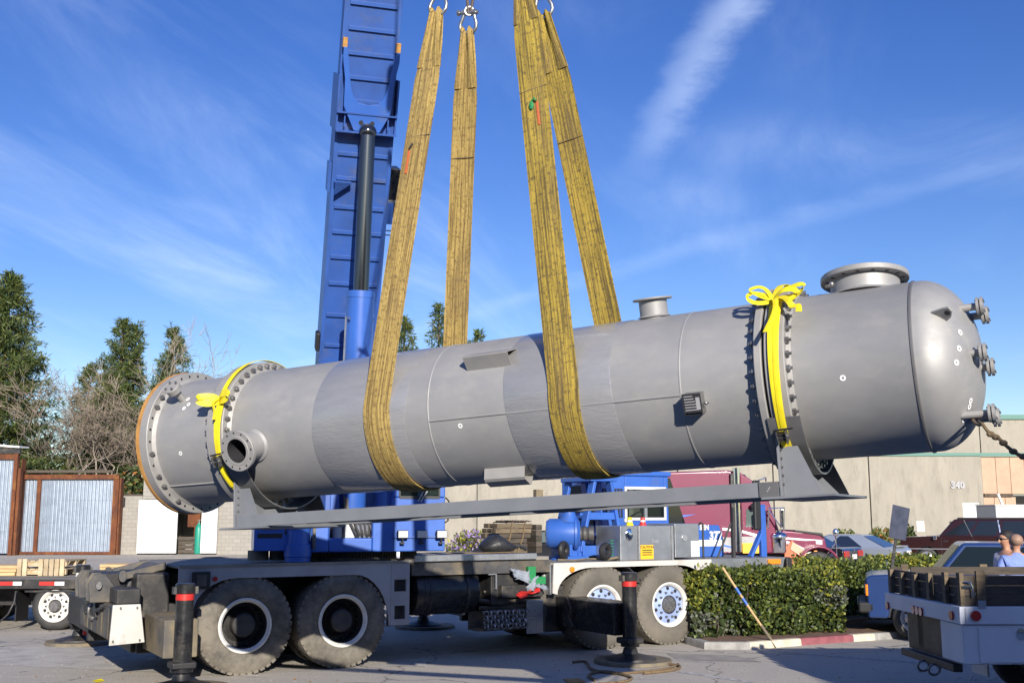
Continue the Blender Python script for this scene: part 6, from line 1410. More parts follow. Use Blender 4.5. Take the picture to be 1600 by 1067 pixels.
def ribbon(path, W0, th, m, name, parent, wid=None, nseg=8, crown=.006, twist=None, wobble=0., seed=0):
    # path: list of (point, width direction); the band keeps its flat side along normal = tangent x width
    rn = random.Random(seed); vs = []; fs = []; uvs = []; n = nseg; Ls = 0
    pts = [Vector(p) for p, _ in path]
    for k, (p, wd) in enumerate(path):
        p = Vector(p); tg = (pts[min(k+1, len(pts)-1)]-pts[max(k-1, 0)]).normalized(); wd = Vector(wd); wd = (wd-tg*wd.dot(tg)).normalized(); nm = tg.cross(wd)
        if k: Ls += (pts[k]-pts[k-1]).length
        w = (wid[k] if wid else W0)
        fold = max(0, 1-w/W0)       # where it narrows it gathers into soft folds
        for j in range(n+1):
            s = j/n-.5; off = crown*(1-4*s*s)+fold*.05*math.cos(s*2*PI*1.5+k*.15)+wobble*math.sin(k*.7+s*4)
            for sg in (0, 1):
                vs.append(p+wd*(s*w)+nm*(off+(th/2 if sg else -th/2))); uvs.append((j/n, Ls))
    row = 2*(n+1)
    for k in range(len(path)-1):
        for j in range(n):
            a = k*row+2*j; fs.append((a, a+2, a+row+2, a+row)); fs.append((a+1, a+row+1, a+row+3, a+3))
        a = k*row; fs.append((a, a+row, a+row+1, a+1)); a = k*row+2*n; fs.append((a, a+1, a+row+1, a+row))
    e = (len(path)-1)*row
    for j in range(n): fs.append((2*j, 2*j+1, 2*j+3, 2*j+2)); fs.append((e+2*j, e+2*j+2, e+2*j+3, e+2*j+1))
    me = bpy.data.meshes.new(name); me.from_pydata([tuple(v) for v in vs], [], fs); me.update()
    ul = me.uv_layers.new(name='weave')
    for lp in me.loops: ul.data[lp.index].uv = uvs[lp.vertex_index]
    import bmesh
    bm = bmesh.new(); bm.from_mesh(me); bmesh.ops.recalc_face_normals(bm, faces=bm.faces); bm.to_mesh(me); bm.free()
    return obj(name, me, m, parent, smooth=50)
HOOK = None
def shackle(name, label, p_bow, up, side, size=.085, parent=None, pend=None):
    # p_bow: bottom inside of the bow, up: towards the pin, side: along the pin
    up = Vector(up).normalized(); side = Vector(side); side = (side-up*side.dot(up)).normalized(); fw = up.cross(side)
    M = Matrix((side, fw, up)).transposed().to_4x4(); M.translation = p_bow
    t = thing(name, label, 'shackle', M=M, group='steel bow shackles above the slings'); s = size
    pts = [(-.62*s, 0, 2.25*s), (-.72*s, 0, 1.8*s), (-.98*s, 0, 1.1*s), (-.98*s, 0, .6*s), (-.72*s, 0, .15*s), (-.3*s, 0, -.12*s), (.3*s, 0, -.12*s), (.72*s, 0, .15*s), (.98*s, 0, .6*s), (.98*s, 0, 1.1*s), (.72*s, 0, 1.8*s), (.62*s, 0, 2.25*s)]
    Q = []
    for i in range(len(pts)-1):
        a, b = Vector(pts[i]), Vector(pts[i+1]); Q += [a, (a+b)/2]
    Q.append(Vector(pts[-1]))
    obj('bow', MB().tube(Q, .2*s, 12), M_['shackle'], t)
    obj('ear', MB().cyl((-.85*s, 0, 2.35*s), (-.45*s, 0, 2.35*s), .36*s, n=18), M_['shackle'], t); obj('ear', MB().cyl((.45*s, 0, 2.35*s), (.85*s, 0, 2.35*s), .36*s, n=18), M_['shackle'], t)
    obj('pin', MB().cyl((-1.15*s, 0, 2.35*s), (1.1*s, 0, 2.35*s), .19*s, n=14), M_['shackle'], t); obj('nut', MB().cyl((-1.45*s, 0, 2.35*s), (-1.15*s, 0, 2.35*s), .33*s, n=6), M_['shackle'], t)
    return M @ Vector((0, 0, 2.35*s))
def rigging():
    R = VR+.018; W0 = .255
    pend = []
    def leg_points(top, x_s, side, n=26):
        # tangent from the top point to the circle of radius R at x_s; side -1: near side
        ty, tz = top.y, top.z; dd = math.hypot(ty, tz); base = math.atan2(tz, ty); off = math.acos(R/dd)
        a = base+off if side < 0 else base-off
        return a
    def sling(name, label, xs, tf, tb, m, tagged, lean):
        t = thing(name, label, 'lifting sling', M=VM @ Matrix.Translation((xs, 0, 0)))
        af = leg_points(tf, xs, -1); ab = leg_points(tb, xs, 1)
        if ab < 0: ab += 2*PI
        path = []; wid = []
        def eye(top, k0): pass
        nleg = 34
        Pf = Vector((xs, R*math.cos(af), R*math.sin(af))); Pb = Vector((xs, R*math.cos(ab), R*math.sin(ab)))
        def wfun(s, L):   # narrow at the eye, full width below the sleeve
            d = s*L
            return W0*(.5+.5*min(1, max(0, (d-.03)/.62))**.9) if d < .65 else W0*(1.0 if d > 1.3 else 1.0)
        L = (tf-Pf).length
        for k in range(nleg): s = k/nleg; path.append((tf.lerp(Pf, s), (1, 0, 0))); wid.append(wfun(s, L))
        a0, a1 = af, ab-2*PI
        # near tangent (on the near side) down round the bottom and up the far side
        a0 = af % (2*PI); a1 = ab % (2*PI)
        if a1 < a0: a1 += 2*PI
        for k in range(49): a = a0+(a1-a0)*k/48; path.append((Vector((xs+lean*math.sin((k/48)*PI), R*math.cos(a), R*math.sin(a))), (1, 0, 0))); wid.append(W0)
        L2 = (tb-Pb).length
        for k in range(1, nleg+1): s = k/nleg; path.append((Pb.lerp(tb, s), (1, 0, 0))); wid.append(wfun(1-s, L2))
        path = [(p-Vector((xs, 0, 0)), w) for p, w in path]
        band = ribbon(path, W0, .012, m, 'webbing', t, wid=wid, nseg=10, seed=3)
        # sleeve edges, tags and eye loops
        for top, P, sgn in ((tf, Pf, -1), (tb, Pb, 1)):
            top = top-Vector((xs, 0, 0)); P = P-Vector((xs, 0, 0)); d = (P-top).normalized(); LL = (P-top).length; nn = d.cross(Vector((1, 0, 0))).normalized(); nn = nn if nn.y < 0 else -nn
            lo = MB(); K = 14
            lp = [(top+nn*.0+d*.12-nn*.02, .5), (top+d*.03+nn*.01, .5)]
            pth = [(top+d*(.5-.46*math.cos(0)*0)-nn*.02-d*0, (1, 0, 0))]
            # the eye: two layers passing over the bow
            pp = []
            for k in range(17):
                a = PI*k/16; pp.append((top+d*(.02)-d*.052*math.sin(a)+nn*.03*math.cos(a), (1, 0, 0)))
            pth = [(top+d*.55+nn*.012, (1, 0, 0)), (top+d*.3+nn*.028, (1, 0, 0)), (top+d*.12+nn*.032, (1, 0, 0))]+pp+[(top+d*.12-nn*.032, (1, 0, 0)), (top+d*.3-nn*.03, (1, 0, 0)), (top+d*.55-nn*.012, (1, 0, 0))]
            ribbon(pth, W0, .01, m, 'eye', t, wid=[W0*.93, W0*.66, W0*.5]+[W0*.42]*17+[W0*.5, W0*.66, W0*.93], nseg=8, crown=.012)
            for dist in (1.22,):
                c = top+d*dist
                ribbon([(c+nn*.005-d*.003, (1, 0, .06)), (c+nn*.006+d*.003, (1, 0, .06))], W0*1.01, .014, M_['rope'], 'sleeve_hem', t, nseg=4, crown=.0)
            if sgn < 0:
                c = top+d*1.35+nn*.016+Vector((-.06 if tagged == 1 else .03, 0, 0))
                ribbon([(c, (1, 0, 0)), (c+d*.22, (1, 0, 0))], .024 if tagged == 1 else .022, .004, M_['orange'], 'tag', t, nseg=3, crown=.002)
                if tagged == 2:
                    c2 = c+Vector((-.05, 0, 0)); obj('tag_tie', MB().sphere(c2+nn*.01+d*.03, .022, 10, 6, (1, .6, 1.8)).tube([c2+nn*.012, c2+nn*.02+Vector((.03, 0, .03)), c+nn*.012], .008, 5), M_['green'], t)
                else: obj('tag_tie', MB().tube([c+nn*.01-d*.01, c+nn*.014-d*.03+Vector((.02, 0, 0)), c+nn*.012-d*.055+Vector((.035, 0, 0))], .008, 5), M_['ink'], t)
        return t
    # eye positions measured in the photo
    e1 = vy(683, 20, -.22); e2 = vy(731, 50, .3); e4 = vy(851, 24, .3); e3 = vy(814, -48, -.22)
    sling('lifting_sling', 'left wide yellow sling with an orange tag low on its front leg edge', -1.85, e1, e2, M_['sling_a'], 1, -.0)
    sling('lifting_sling', 'right wide yellow sling with a green tie and orange tag on its front leg', -.11, e3, e4, M_['sling_b'], 2, .0)
    W3 = VM.to_3x3()
    labs = {'e1': 'shackle at the eye of the left sling\'s front leg, leftmost of all', 'e2': 'lowest shackle with two wire ropes, at the left sling\'s rear leg', 'e3': 'shackle above the picture edge holding the right sling\'s front leg', 'e4': 'rightmost shackle, at the right sling\'s rear leg'}
    hk = VM @ ((e1+e2+e3+e4)/4); hook = Vector((hk.x, hk.y, hk.z+3.4))
    for nm, e in (('e1', e1), ('e2', e2), ('e3', e3), ('e4', e4)):
        p = VM @ e; up = (hook-p).normalized()
        top = shackle('shackle', labs[nm], p+up*-.015, up, W3 @ Vector((1, .1, 0)))
        pend.append((nm, top))
    for nm, top in pend:
        lab = {'e1': 'rust brown wire rope pendant above the leftmost shackle', 'e2': 'doubled rust brown wire rope above the lowest shackle', 'e3': 'wire rope pendant above the right sling\'s front leg', 'e4': 'wire rope pendant above the rightmost shackle'}[nm]
        d = (hook-top).normalized(); s = d.cross(Vector((0, 1, 0))).normalized(); mb = MB()
        for q in (-.028, .028): mb.tube([top+s*q*.3-d*.02, top+s*q+d*.14, top+s*q+d*1.2, hook+s*q-d*.2], .0155, 8)
        t = thing('wire_rope', lab, 'wire rope', top); mb.v = [tuple(Vector(v)-top) for v in mb.v]; obj('strand_pair', mb, M_['wire_rope'], t)
        obj('thimble', MB().lathe([(.04+.014*math.cos(2*PI*k/6), .014*math.sin(2*PI*k/6)) for k in range(6)], d*.015, d.cross(s), 14, closed=True), M_['shackle'], t)
    # hook block above the frame, hung from the boom head
    t = thing('hook_block', 'heavy hook block above the picture holding all four wire ropes', 'hook', hook)
    pts = [Vector((0, 0, .35)), Vector((0, 0, .15)), Vector((.12, 0, .02)), Vector((.13, 0, -.12)), Vector((0, 0, -.22)), Vector((-.13, 0, -.12)), Vector((-.15, 0, 0))]
    obj('hook', MB().tube(pts, .05, 10, rs=[.05, .05, .055, .06, .065, .05, .02]), M_['strap_yellow'], t)
    obj('cheek', MB().box(-.25, .25, -.1, .1, .35, 1.0), M_['boom_blue'], t, bevel=.05); obj('block_sheave', MB().cyl((0, -.14, .75), (0, .14, .75), .2, n=24), M_['grey_dirty'], t)
    head = CM @ (BT @ Vector((0, -.15, 16.8)))
    mb = MB()
    for q in (-.15, -.05, .05, .15): mb.tube([Vector((q, 0, .9)), Vector(head-hook)+Vector((q, 0, 0))], .012, 6)
    obj('hoist_ropes', mb, M_['wire_rope'], t)
rigging()

# yellow ribbon straps tied round both flange pairs
def ribbon_strap(xs, label, al_bow, buckle_al, m, seed, R=.716, dx=0., tail=True, al0=100, al1=-75):
    t = thing('tie_strap', label, 'strap', M=VM @ Matrix.Translation((xs, 0, 0)))
    def P(al, r=R, x=0.): a = math.radians(180-al); return Vector((x, math.cos(a)*r, math.sin(a)*r))
    rn = random.Random(seed)
    path = [(P(110-k*(110-buckle_al)/30, R+.004, .05*(1-k/30)**1.3*dx), (1, 0, 0)) for k in range(31)]
    ribbon(path, .05, .004, m, 'band', t, nseg=4, crown=.002)
    path = [(P(al_bow-k*(al_bow-buckle_al)/24, R+.009, (.045-.03*k/24)*(1 if dx >= 0 else -1)), (1, 0, 0)) for k in range(25)]
    ribbon(path, .042, .004, m, 'second_band', t, nseg=4, crown=.002)
    path = [(P(buckle_al-3-k*(buckle_al-3-al1)/16, R+.008, .01+.02*k/16), (1, 0, 0)) for k in range(17)]
    ribbon(path, .046, .004, m, 'lower_band', t, nseg=4, crown=.002); 
    path = [(P(buckle_al-3-k*(buckle_al-3-al1-6)/12, R+.016, -.02+.035*k/12), (1, 0, 0)) for k in range(13)]
    ribbon(path, .03, .004, m, 'lower_band', t, nseg=4, crown=.002)
    # ratchet
    a = math.radians(180-buckle_al); d = Vector((0, math.cos(a), math.sin(a))); v = Vector((0, -d.z, d.y)); c = d*(R+.02)
    Mx = Matrix((Vector((1, 0, 0)), v, d)).transposed().to_4x4(); Mx.translation = c
    rt = obj('ratchet', MB().box(-.035, -.029, -.05, .05, -.015, .05, Mx).box(.029, .035, -.05, .05, -.015, .05, Mx).cyl(Mx @ Vector((-.045, 0, .02)), Mx @ Vector((.045, 0, .02)), .016, n=10), M_['bolt'], t)
    obj('ratchet_handle', MB().box(-.028, .028, -.03, .03, .0, .035, Mx).tube([Mx @ Vector((-.05, -.06, .03)), Mx @ Vector((.09, -.075, .04))], .008, 6), M_['black_dirty'], rt)
    h = P(al1-3, R+.01, .03); obj('strap_hook', MB().tube([h, h+Vector((.0, -.02, -.03)), h+Vector((0, 0, -.06))], .009, 6), M_['bolt'], t)
    # the bow: loops and tails
    b = P(al_bow, R+.02, .0); n_ = P(al_bow, 1, 0).normalized(); up = Vector((0, -n_.z, n_.y)); up = up if up.z > 0 else -up
    def loop(pts, w, name, wd):
        Q = [Vector(p) for p in pts]; S_ = []
        for i in range(len(Q)-1):
            for k in range(5):
                s = k/5; p0 = Q[max(i-1, 0)]; p1 = Q[i]; p2 = Q[i+1]; p3 = Q[min(i+2, len(Q)-1)]
                S_.append(.5*((2*p1)+(p2-p0)*s+(2*p0-5*p1+4*p2-p3)*s*s+(3*p1-p0-3*p2+p3)*s**3))
        S_.append(Q[-1]); ribbon([(b+Vector((q.x*.82, 0, 0))+up*(q.y*.82+.006*math.sin(17*q.x+9*q.z))+n_*(q.z*.8+.006*math.sin(23*q.x+11*q.y)), Vector(wd)+Vector((.25*math.sin(9*q.x+5*q.z), .2*math.sin(14*q.y), .15*math.sin(12*q.x)))) for q in S_], w*.85, .002, m, name, t, nseg=3, crown=.003)
    return loop, t, up, n_
S_Y = M_['strap_yellow']
lp, t1, up, nn = ribbon_strap(1.535, 'yellow ribbon strap with a big bow round the right flange pair', 45, -38, S_Y, 1, dx=0)
wd = tuple(up*1+nn*.2)
lp([(0, 0, 0), (-.08, .05, .05), (-.17, .06, .07), (-.21, .0, .06), (-.16, -.04, .03), (-.06, -.02, .01), (0, 0, 0)], .05, 'bow_loop', wd)
lp([(0, 0, .01), (-.06, .1, .06), (-.13, .13, .09), (-.19, .08, .09), (-.14, .05, .06), (0, 0, .01)], .045, 'bow_loop', wd)
lp([(0, 0, 0), (.1, .04, .06), (.22, .07, .09), (.28, .03, .08), (.2, -.02, .04), (.08, -.02, .01), (0, 0, 0)], .055, 'bow_loop', wd)
lp([(.02, 0, .02), (.1, .0, .08), (.19, .0, .1), (.23, -.05, .08), (.15, -.08, .04), (.02, -.02, .02)], .05, 'bow_loop', wd)
lp([(.03, -.01, .02), (.12, -.07, .05), (.17, -.15, .06), (.2, -.19, .04), (.25, -.2, .05), (.26, -.27, .03)], .05, 'bow_tail', tuple(Vector((1, 0, 0))+up*.5))
lp([(0, -.01, .01), (.04, -.08, .05), (.05, -.2, .04), (.03, -.35, .02), (.0, -.5, .012)], .05, 'bow_tail', (1, 0, 0))
lp, t2, up, nn = ribbon_strap(-3.535, 'yellow ribbon strap with a flat bow round the left flange pair', 22, -22, S_Y, 2, dx=0, al1=-50)
wd = tuple(up*1+nn*.3)
lp([(0, 0, 0), (-.08, .03, .06), (-.18, .0, .12), (-.2, -.04, .1), (-.12, -.05, .05), (0, -.01, 0)], .07, 'bow_loop', wd)
lp([(0, 0, 0), (.08, .03, .06), (.18, .03, .1), (.2, -.02, .09), (.1, -.04, .04), (0, -.01, 0)], .08, 'bow_loop', wd)
lp([(0, 0, .02), (-.03, -.06, .05), (.0, -.14, .03), (.015, -.25, .01)], .04, 'bow_tail', (1, 0, 0))
# tag line from the lower right of the dome
def tagline():
    a = VM @ vy(1519, 655, -.24); b = at(1535, 662, 6.6); c = at(1560, 684, 6.5); e = at(1606, 716, 6.4); f = at(1760, 850, 6.0)
    pts = []; K = [a, b, c, e, f]
    for i in range(4):
        for k in range(6): pts.append(K[i].lerp(K[i+1], k/6)+Vector((0, 0, -.02*math.sin(PI*k/6))))
    t = thing('tag_line', 'knotted brown rope tied to the lowest pipes of the dome, running right', 'rope', a)
    mb = MB().tube(pts, .011, 8)
    for j, k in enumerate((9, 11, 13, 15, 17)): mb.sphere(pts[k], .021, 8, 6, (1.3, 1, .9))
    mb.tube([a+Vector((0, 0, .06)), a+Vector((.04, 0, -.01)), b], .008, 6); mb.v = [tuple(Vector(v)-a) for v in mb.v]
    obj('rope', mb, M_['rope'], t)
tagline()

# ------------------------------------------------------------------ vehicles
def arc_pts(cx, r, z0, a0, a1, n=9): return [(cx+r*math.cos(a0+(a1-a0)*k/n), z0+r*math.sin(a0+(a1-a0)*k/n)) for k in range(n+1)]
def car(name, label, cat, loc, fwd, L, Wd, prof_top, wheels, rw, gh, paint, glass, zc=.22, group=None, panes=None, lamps=None, paint_low=None, rim='alu_bright', pillars=.05):
    # prof_top: outline from the front lower edge over the bonnet to the rear lower edge; gh: belt and roof of the glasshouse
    ang = math.atan2(fwd[1], fwd[0]); t = thing(name, label, cat, loc, ang, group)
    xr = sorted(wheels); ra = rw+.05
    # outline: rear lower -> arches -> front lower, then over the top backwards
    bot = []
    x_first, x_last = prof_top[-1][0], prof_top[0][0]
    bot.append((x_first, zc))
    for xw in xr:
        h = rw-zc; a = math.asin(max(-1, min(1, -h/ra))); bot += [(p[0], max(zc, p[1])) for p in arc_pts(xw, ra, rw, PI-a, a)]
    bot.append((x_last, zc))
    outline = bot+[p for p in prof_top]
    Q = []
    for p in outline:
        if not Q or math.dist(p, Q[-1]) > 1e-4: Q.append(p)
    if math.dist(Q[0], Q[-1]) < 1e-4: Q.pop()
    obj('body', MB().prism(Q, (0, Wd/2, 0), (1, 0, 0), (0, 0, 1), Wd), paint, t, bevel=.045, smooth=40, seg=3)
    obj('floor_pan', MB().box(xr[0]-.5, xr[1]+.5, -Wd/2+.12, Wd/2-.12, zc+.01, zc+.3), M_['ink'], t)
    (zb, zr, xA, xa, xb, xB, wb, wt) = gh
    V = [(xA, -wb, zb), (xB, -wb, zb), (xb, -wt, zr), (xa, -wt, zr), (xA, wb, zb), (xB, wb, zb), (xb, wt, zr), (xa, wt, zr)]
    obj('cabin', MB().add(V, [(0, 1, 2, 3), (7, 6, 5, 4), (3, 2, 6, 7), (0, 3, 7, 4), (1, 5, 6, 2), (0, 4, 5, 1)]), paint, t, bevel=.05, smooth=45, seg=3)
    V = [Vector(v) for v in V]
    def pane(q, s0, s1, t0, t1, nm='window', sl=0, sr=0):
        A, B, C, D = q
        def P(s, tt): return A.lerp(B, s).lerp(D.lerp(C, s), tt)
        n = (B-A).cross(D-A).normalized(); c = sum(V, Vector())/8
        if n.dot(A-c) < 0: n = -n
        K = [P(s0, t0), P(s1, t0), P(s1+sr, t1), P(s0+sl, t1)]
        v = [p+n*.004 for p in K]+[p+n*.014 for p in K]
        w = obj(nm, MB().add(v, [(0, 1, 2, 3), (7, 6, 5, 4), (0, 4, 5, 1), (1, 5, 6, 2), (2, 6, 7, 3), (3, 7, 4, 0)]), glass, t, smooth=0)
        K2 = [p+n*.0035 for p in K]; cc = sum(K2, Vector())/4; K2 = [p+(p-cc).normalized()*.02 for p in K2]; v2 = K2+[p+n*.007 for p in K2]
        return w
    L_ = [V[0], V[1], V[2], V[3]]; R_ = [V[4], V[5], V[6], V[7]]
    for side in (L_, R_):
        for (s0, s1, sl, sr) in panes or ((.05, .48, .02, 0), (.52, .94, 0, -.04)): pane(side, s0, s1, .1, .88, 'side_window', sl, sr)
    pane([V[0], V[4], V[7], V[3]], .06, .94, .08, .9, 'windscreen'); pane([V[1], V[5], V[6], V[2]], .07, .93, .1, .88, 'rear_window')
    for xw in wheels:
        for s in (-1, 1): wheel_parts(t, (xw, s*(Wd/2-.02), rw), (0, s, 0), rw, .21, rw*.62, M_['rubber_dark'], M_[rim], M_[rim], 5, .03, .05, .0)
    return t, V, pane
def box_part(t, nm, m, x0, x1, y0, y1, z0, z1, bevel=.008): return obj(nm, MB().box(x0, x1, y0, y1, z0, z1), M_[m], t, bevel=bevel)
def extras(t, L, Wd, front, rear, zl, lamp_f='lens', lamp_r='red_lens', plate=True, bump='plastic', zb=.5, hz=.8, chrome=False):
    for s in (-1, 1):
        box_part(t, 'headlight', lamp_f, front-.05, front+.012, s*(Wd/2-.35)-.17, s*(Wd/2-.35)+.17, zl-.08, zl+.08)
        box_part(t, 'tail_light', lamp_r, rear-.012, rear+.08, s*(Wd/2-.22)-.18, s*(Wd/2-.22)+.19, hz-.09, hz+.09)
        box_part(t, 'mirror', bump, front-1.35 if L > 4 else front-1.2, front-1.22 if L > 4 else front-1.1, s*(Wd/2+.1)-.08, s*(Wd/2+.1)+.08, hz+.12, hz+.28, .03)
    box_part(t, 'rear_bumper', bump, rear-.06, rear+.05, -Wd/2+.03, Wd/2-.03, zb-.14, zb+.08, .03); box_part(t, 'front_bumper', bump, front-.05, front+.07, -Wd/2+.03, Wd/2-.03, zb-.16, zb+.06, .03)
    if plate: p = box_part(t, 'number_plate', 'white', rear-.065, rear-.0125, -.19, .19, hz-.08, hz+.07, .003)
    for s in (-1, 1):
        for dx in (-.15, .95): pass
def door_seams(t, Wd, xs, z0, z1, hz, m='ink', handle='chrome'):
    for s in (-1, 1):
        for x in xs: obj('door_seam', MB().box(x-.006, x+.006, s*(Wd/2)-.004 if s < 0 else s*Wd/2-.001, s*(Wd/2)+.001 if s < 0 else s*Wd/2+.004, z0, z1), M_[m], t)
        for x in xs[:-1]: obj('door_handle', MB().box(x+.04-.0-.28, x-.06, min(s*Wd/2, s*Wd/2+s*.025), max(s*Wd/2, s*Wd/2+s*.025), hz-.02, hz+.02), M_[handle], t, bevel=.006)

def cars():
    # blue utility car beside the hedge, nose to the left
    f = at(1357, 960, 17.5)
    prof = [(0, .45), (.02, .98), (-.08, 1.03), (-1.12, 1.08), (-1.2, 1.06), (-4.15, 1.06), (-4.2, 1.0), (-4.22, .45)]
    t, V, pane = car('utility_car', 'boxy blue utility car with its nose at the hedge behind the stake truck', 'car', (6.1, 19.15, 0), (-.95, .3), 4.2, 1.74, prof, (-.72, -3.25), .35, (1.04, 1.56, -1.08, -1.52, -3.95, -4.17, .84, .72), M_['car_blue'], M_['glass'], zc=.34,
        panes=((.03, .33, .01, 0), (.37, .63, .0, .0), (.67, .95, .0, -.04)))
    for s in (-1, 1): box_part(t, 'headlight', 'lens', -.02, .035, s*.6-.15, s*.6+.15, .72, .88); box_part(t, 'marker_light', 'amber', -.02, .02, s*.84-.03, s*.84+.03, .7, .88)
    box_part(t, 'grille', 'ink', 0, .032, -.42, .42, .7, .9); box_part(t, 'front_bumper', 'plastic', -.12, .15, -.87, .87, .42, .6, .04); box_part(t, 'rear_bumper', 'plastic', -4.33, -4.15, -.85, .85, .42, .6, .04)
    box_part(t, 'bumper_cap', 'chrome', .14, .17, -.85, -.5, .45, .58)
    for s in (-1, 1): box_part(t, 'tail_light', 'red_lens', -4.235, -4.1, s*.75-.09, s*.75+.09, .75, 1.02); box_part(t, 'sill_trim', 'plastic', -2.85, -1.15, s*.87-.01, s*.87+.01, .36, .46)
    door_seams(t, 1.74, (-1.3, -2.3, -3.2), .48, 1.04, .93)
    obj('steering_wheel', MB().lathe([(.18+.014*math.cos(2*PI*k/6), .014*math.sin(2*PI*k/6)) for k in range(6)], (-1.75, -.36, 1.05), (-.9, 0, .45), 20, closed=True), M_['plastic'], t)
    for y in (-.36, .36): obj('seat', MB().box(-2.45, -2.3, y-.24, y+.24, .7, 1.2).box(-2.43, -2.33, y-.12, y+.12, 1.2, 1.38), M_['plastic'], t, bevel=.04)
    obj('mirror', MB().box(-1.5, -1.38, -1.05, -.86, 1.05, 1.2), M_['plastic'], t, bevel=.03)
    # maroon-brown big utility by the wall
    f = at(1411, 840, 44)
    prof = [(0, .5), (.03, 1.08), (-.1, 1.16), (-1.35, 1.22), (-1.45, 1.2), (-5.45, 1.2), (-5.52, .5)]
    t, V, pane = car('utility_car', 'dark maroon long utility car parked by the warehouse with chrome window strips', 'car', (f.x+.15, 44.4, 0), (-.9, .43), 5.5, 2.0, prof, (-.95, -4.25), .38, (1.18, 1.86, -1.4, -2.0, -5.2, -5.48, .96, .8), M_['maroon_brown'], M_['glass_dark'], zc=.4,
        panes=((.03, .245, .12, .02), (.275, .5, .02, .015), (.54, .95, .01, -.03)))
    extras(t, 5.5, 2.0, .0, -5.5, .85, hz=.95, zb=.6, bump='chrome'); door_seams(t, 2.0, (-1.5, -2.65, -3.65), .5, 1.17, 1.02)
    for s in (-1, 1):
        box_part(t, 'side_trim', 'alu', -5.4, -.3, s*1.0-.012, s*1.0+.012, .7, .74, .004); box_part(t, 'roof_rail', 'plastic', -5.0, -2.1, s*.7-.03, s*.7+.03, 1.86, 1.92, .01)
        for x0, x1 in ((-2.62, -2.36), (-3.62, -3.55)): obj('chrome_strip', MB().bar((x0, s*.965, 1.2), (x1, s*.815, 1.82), .05, .02), M_['chrome'], t)
    # silver coupe and black sedan, tails towards us
    c = at(1424, 870, 37)
    prof = [(4.45-.1, .35), (4.45, .6), (4.2, .74), (3.3, .9), (3.1, .92), (.55, .96), (.12, .95), (.0, .85), (-.02, .4)]
    prof = [(x, z) for x, z in prof]
    t, V, pane = car('coupe', 'silver coupe parked between the black sedan and the maroon utility car', 'car', (c.x-.25, 37, 0), (-.8, .6), 4.45, 1.78, prof, (.85, 3.45), .33, (.9, 1.36, 3.25, 2.35, 1.25, .3, .82, .56), M_['silver'], M_['glass_blue'], zc=.25, panes=((.3, .74, .1, -.12),))
    for s in (-1, 1): box_part(t, 'tail_light', 'lens', -.03, .25, s*.6-.2, s*.6+.2, .68, .84, .03); box_part(t, 'tail_lamp_core', 'red_lens', -.035, .1, s*.66-.07, s*.66+.07, .71, .8, .02); box_part(t, 'headlight', 'lens', 4.2, 4.44, s*.6-.17, s*.6+.17, .58, .7, .02)
    box_part(t, 'number_plate', 'white', -.04, -.021, -.18, .18, .5, .64, .003); box_part(t, 'rear_bumper', 'silver', -.08, .3, -.86, .86, .3, .5, .05); box_part(t, 'spoiler', 'silver', .02, .2, -.6, .6, .97, 1.0, .01)
    c = at(1334, 870, 34.8)
    prof = [(4.6, .35), (4.6, .62), (4.4, .72), (3.3, .9), (3.15, .92), (.75, 1.0), (.12, 1.0), (.0, .92), (-.02, .35)]
    t, V, pane = car('sedan', 'black sedan with red tail lights behind the maroon truck bonnet', 'car', (c.x, 34.8, 0), (-.8, .6), 4.6, 1.76, prof, (.95, 3.65), .32, (.96, 1.43, 3.3, 2.5, 1.35, .6, .8, .6), M_['car_black'], M_['glass_blue'], zc=.24, panes=((.18, .5, .06, 0), (.54, .86, 0, -.1)))
    for s in (-1, 1): box_part(t, 'tail_light', 'red_lens', -.035, .2, s*.62-.2, s*.62+.22, .72, .92, .03); box_part(t, 'headlight', 'lens', 4.35, 4.6, s*.6-.18, s*.6+.18, .58, .72, .02)
    box_part(t, 'number_plate', 'white', -.04, -.021, -.19, .19, .66, .8, .003); box_part(t, 'rear_bumper', 'car_black', -.1, .2, -.86, .86, .3, .56, .05); obj('badge', MB().cyl((-.03, 0, .93), (-.022, 0, .93), .04, n=12), M_['chrome'], t)
    c = at(742, 850, 44)
    prof = [(0, .35), (0, .66), (-.1, .74), (-1.2, .9), (-4.3, .95), (-4.5, .8), (-4.5, .35)]
    t, V, pane = car('sedan', 'dark grey car mostly hidden behind the timber stack by the flowering shrub', 'car', (c.x, 44, 0), (-1, .1), 4.5, 1.76, prof, (-.85, -3.5), .32, (.92, 1.42, -1.05, -1.9, -3.4, -4.1, .8, .62), M_['car_black'], M_['glass_green'], zc=.24, panes=((.08, .45, .1, 0), (.49, .86, 0, -.06)))
    extras(t, 4.5, 1.76, 0, -4.5, .62, hz=.75, zb=.45)
cars()

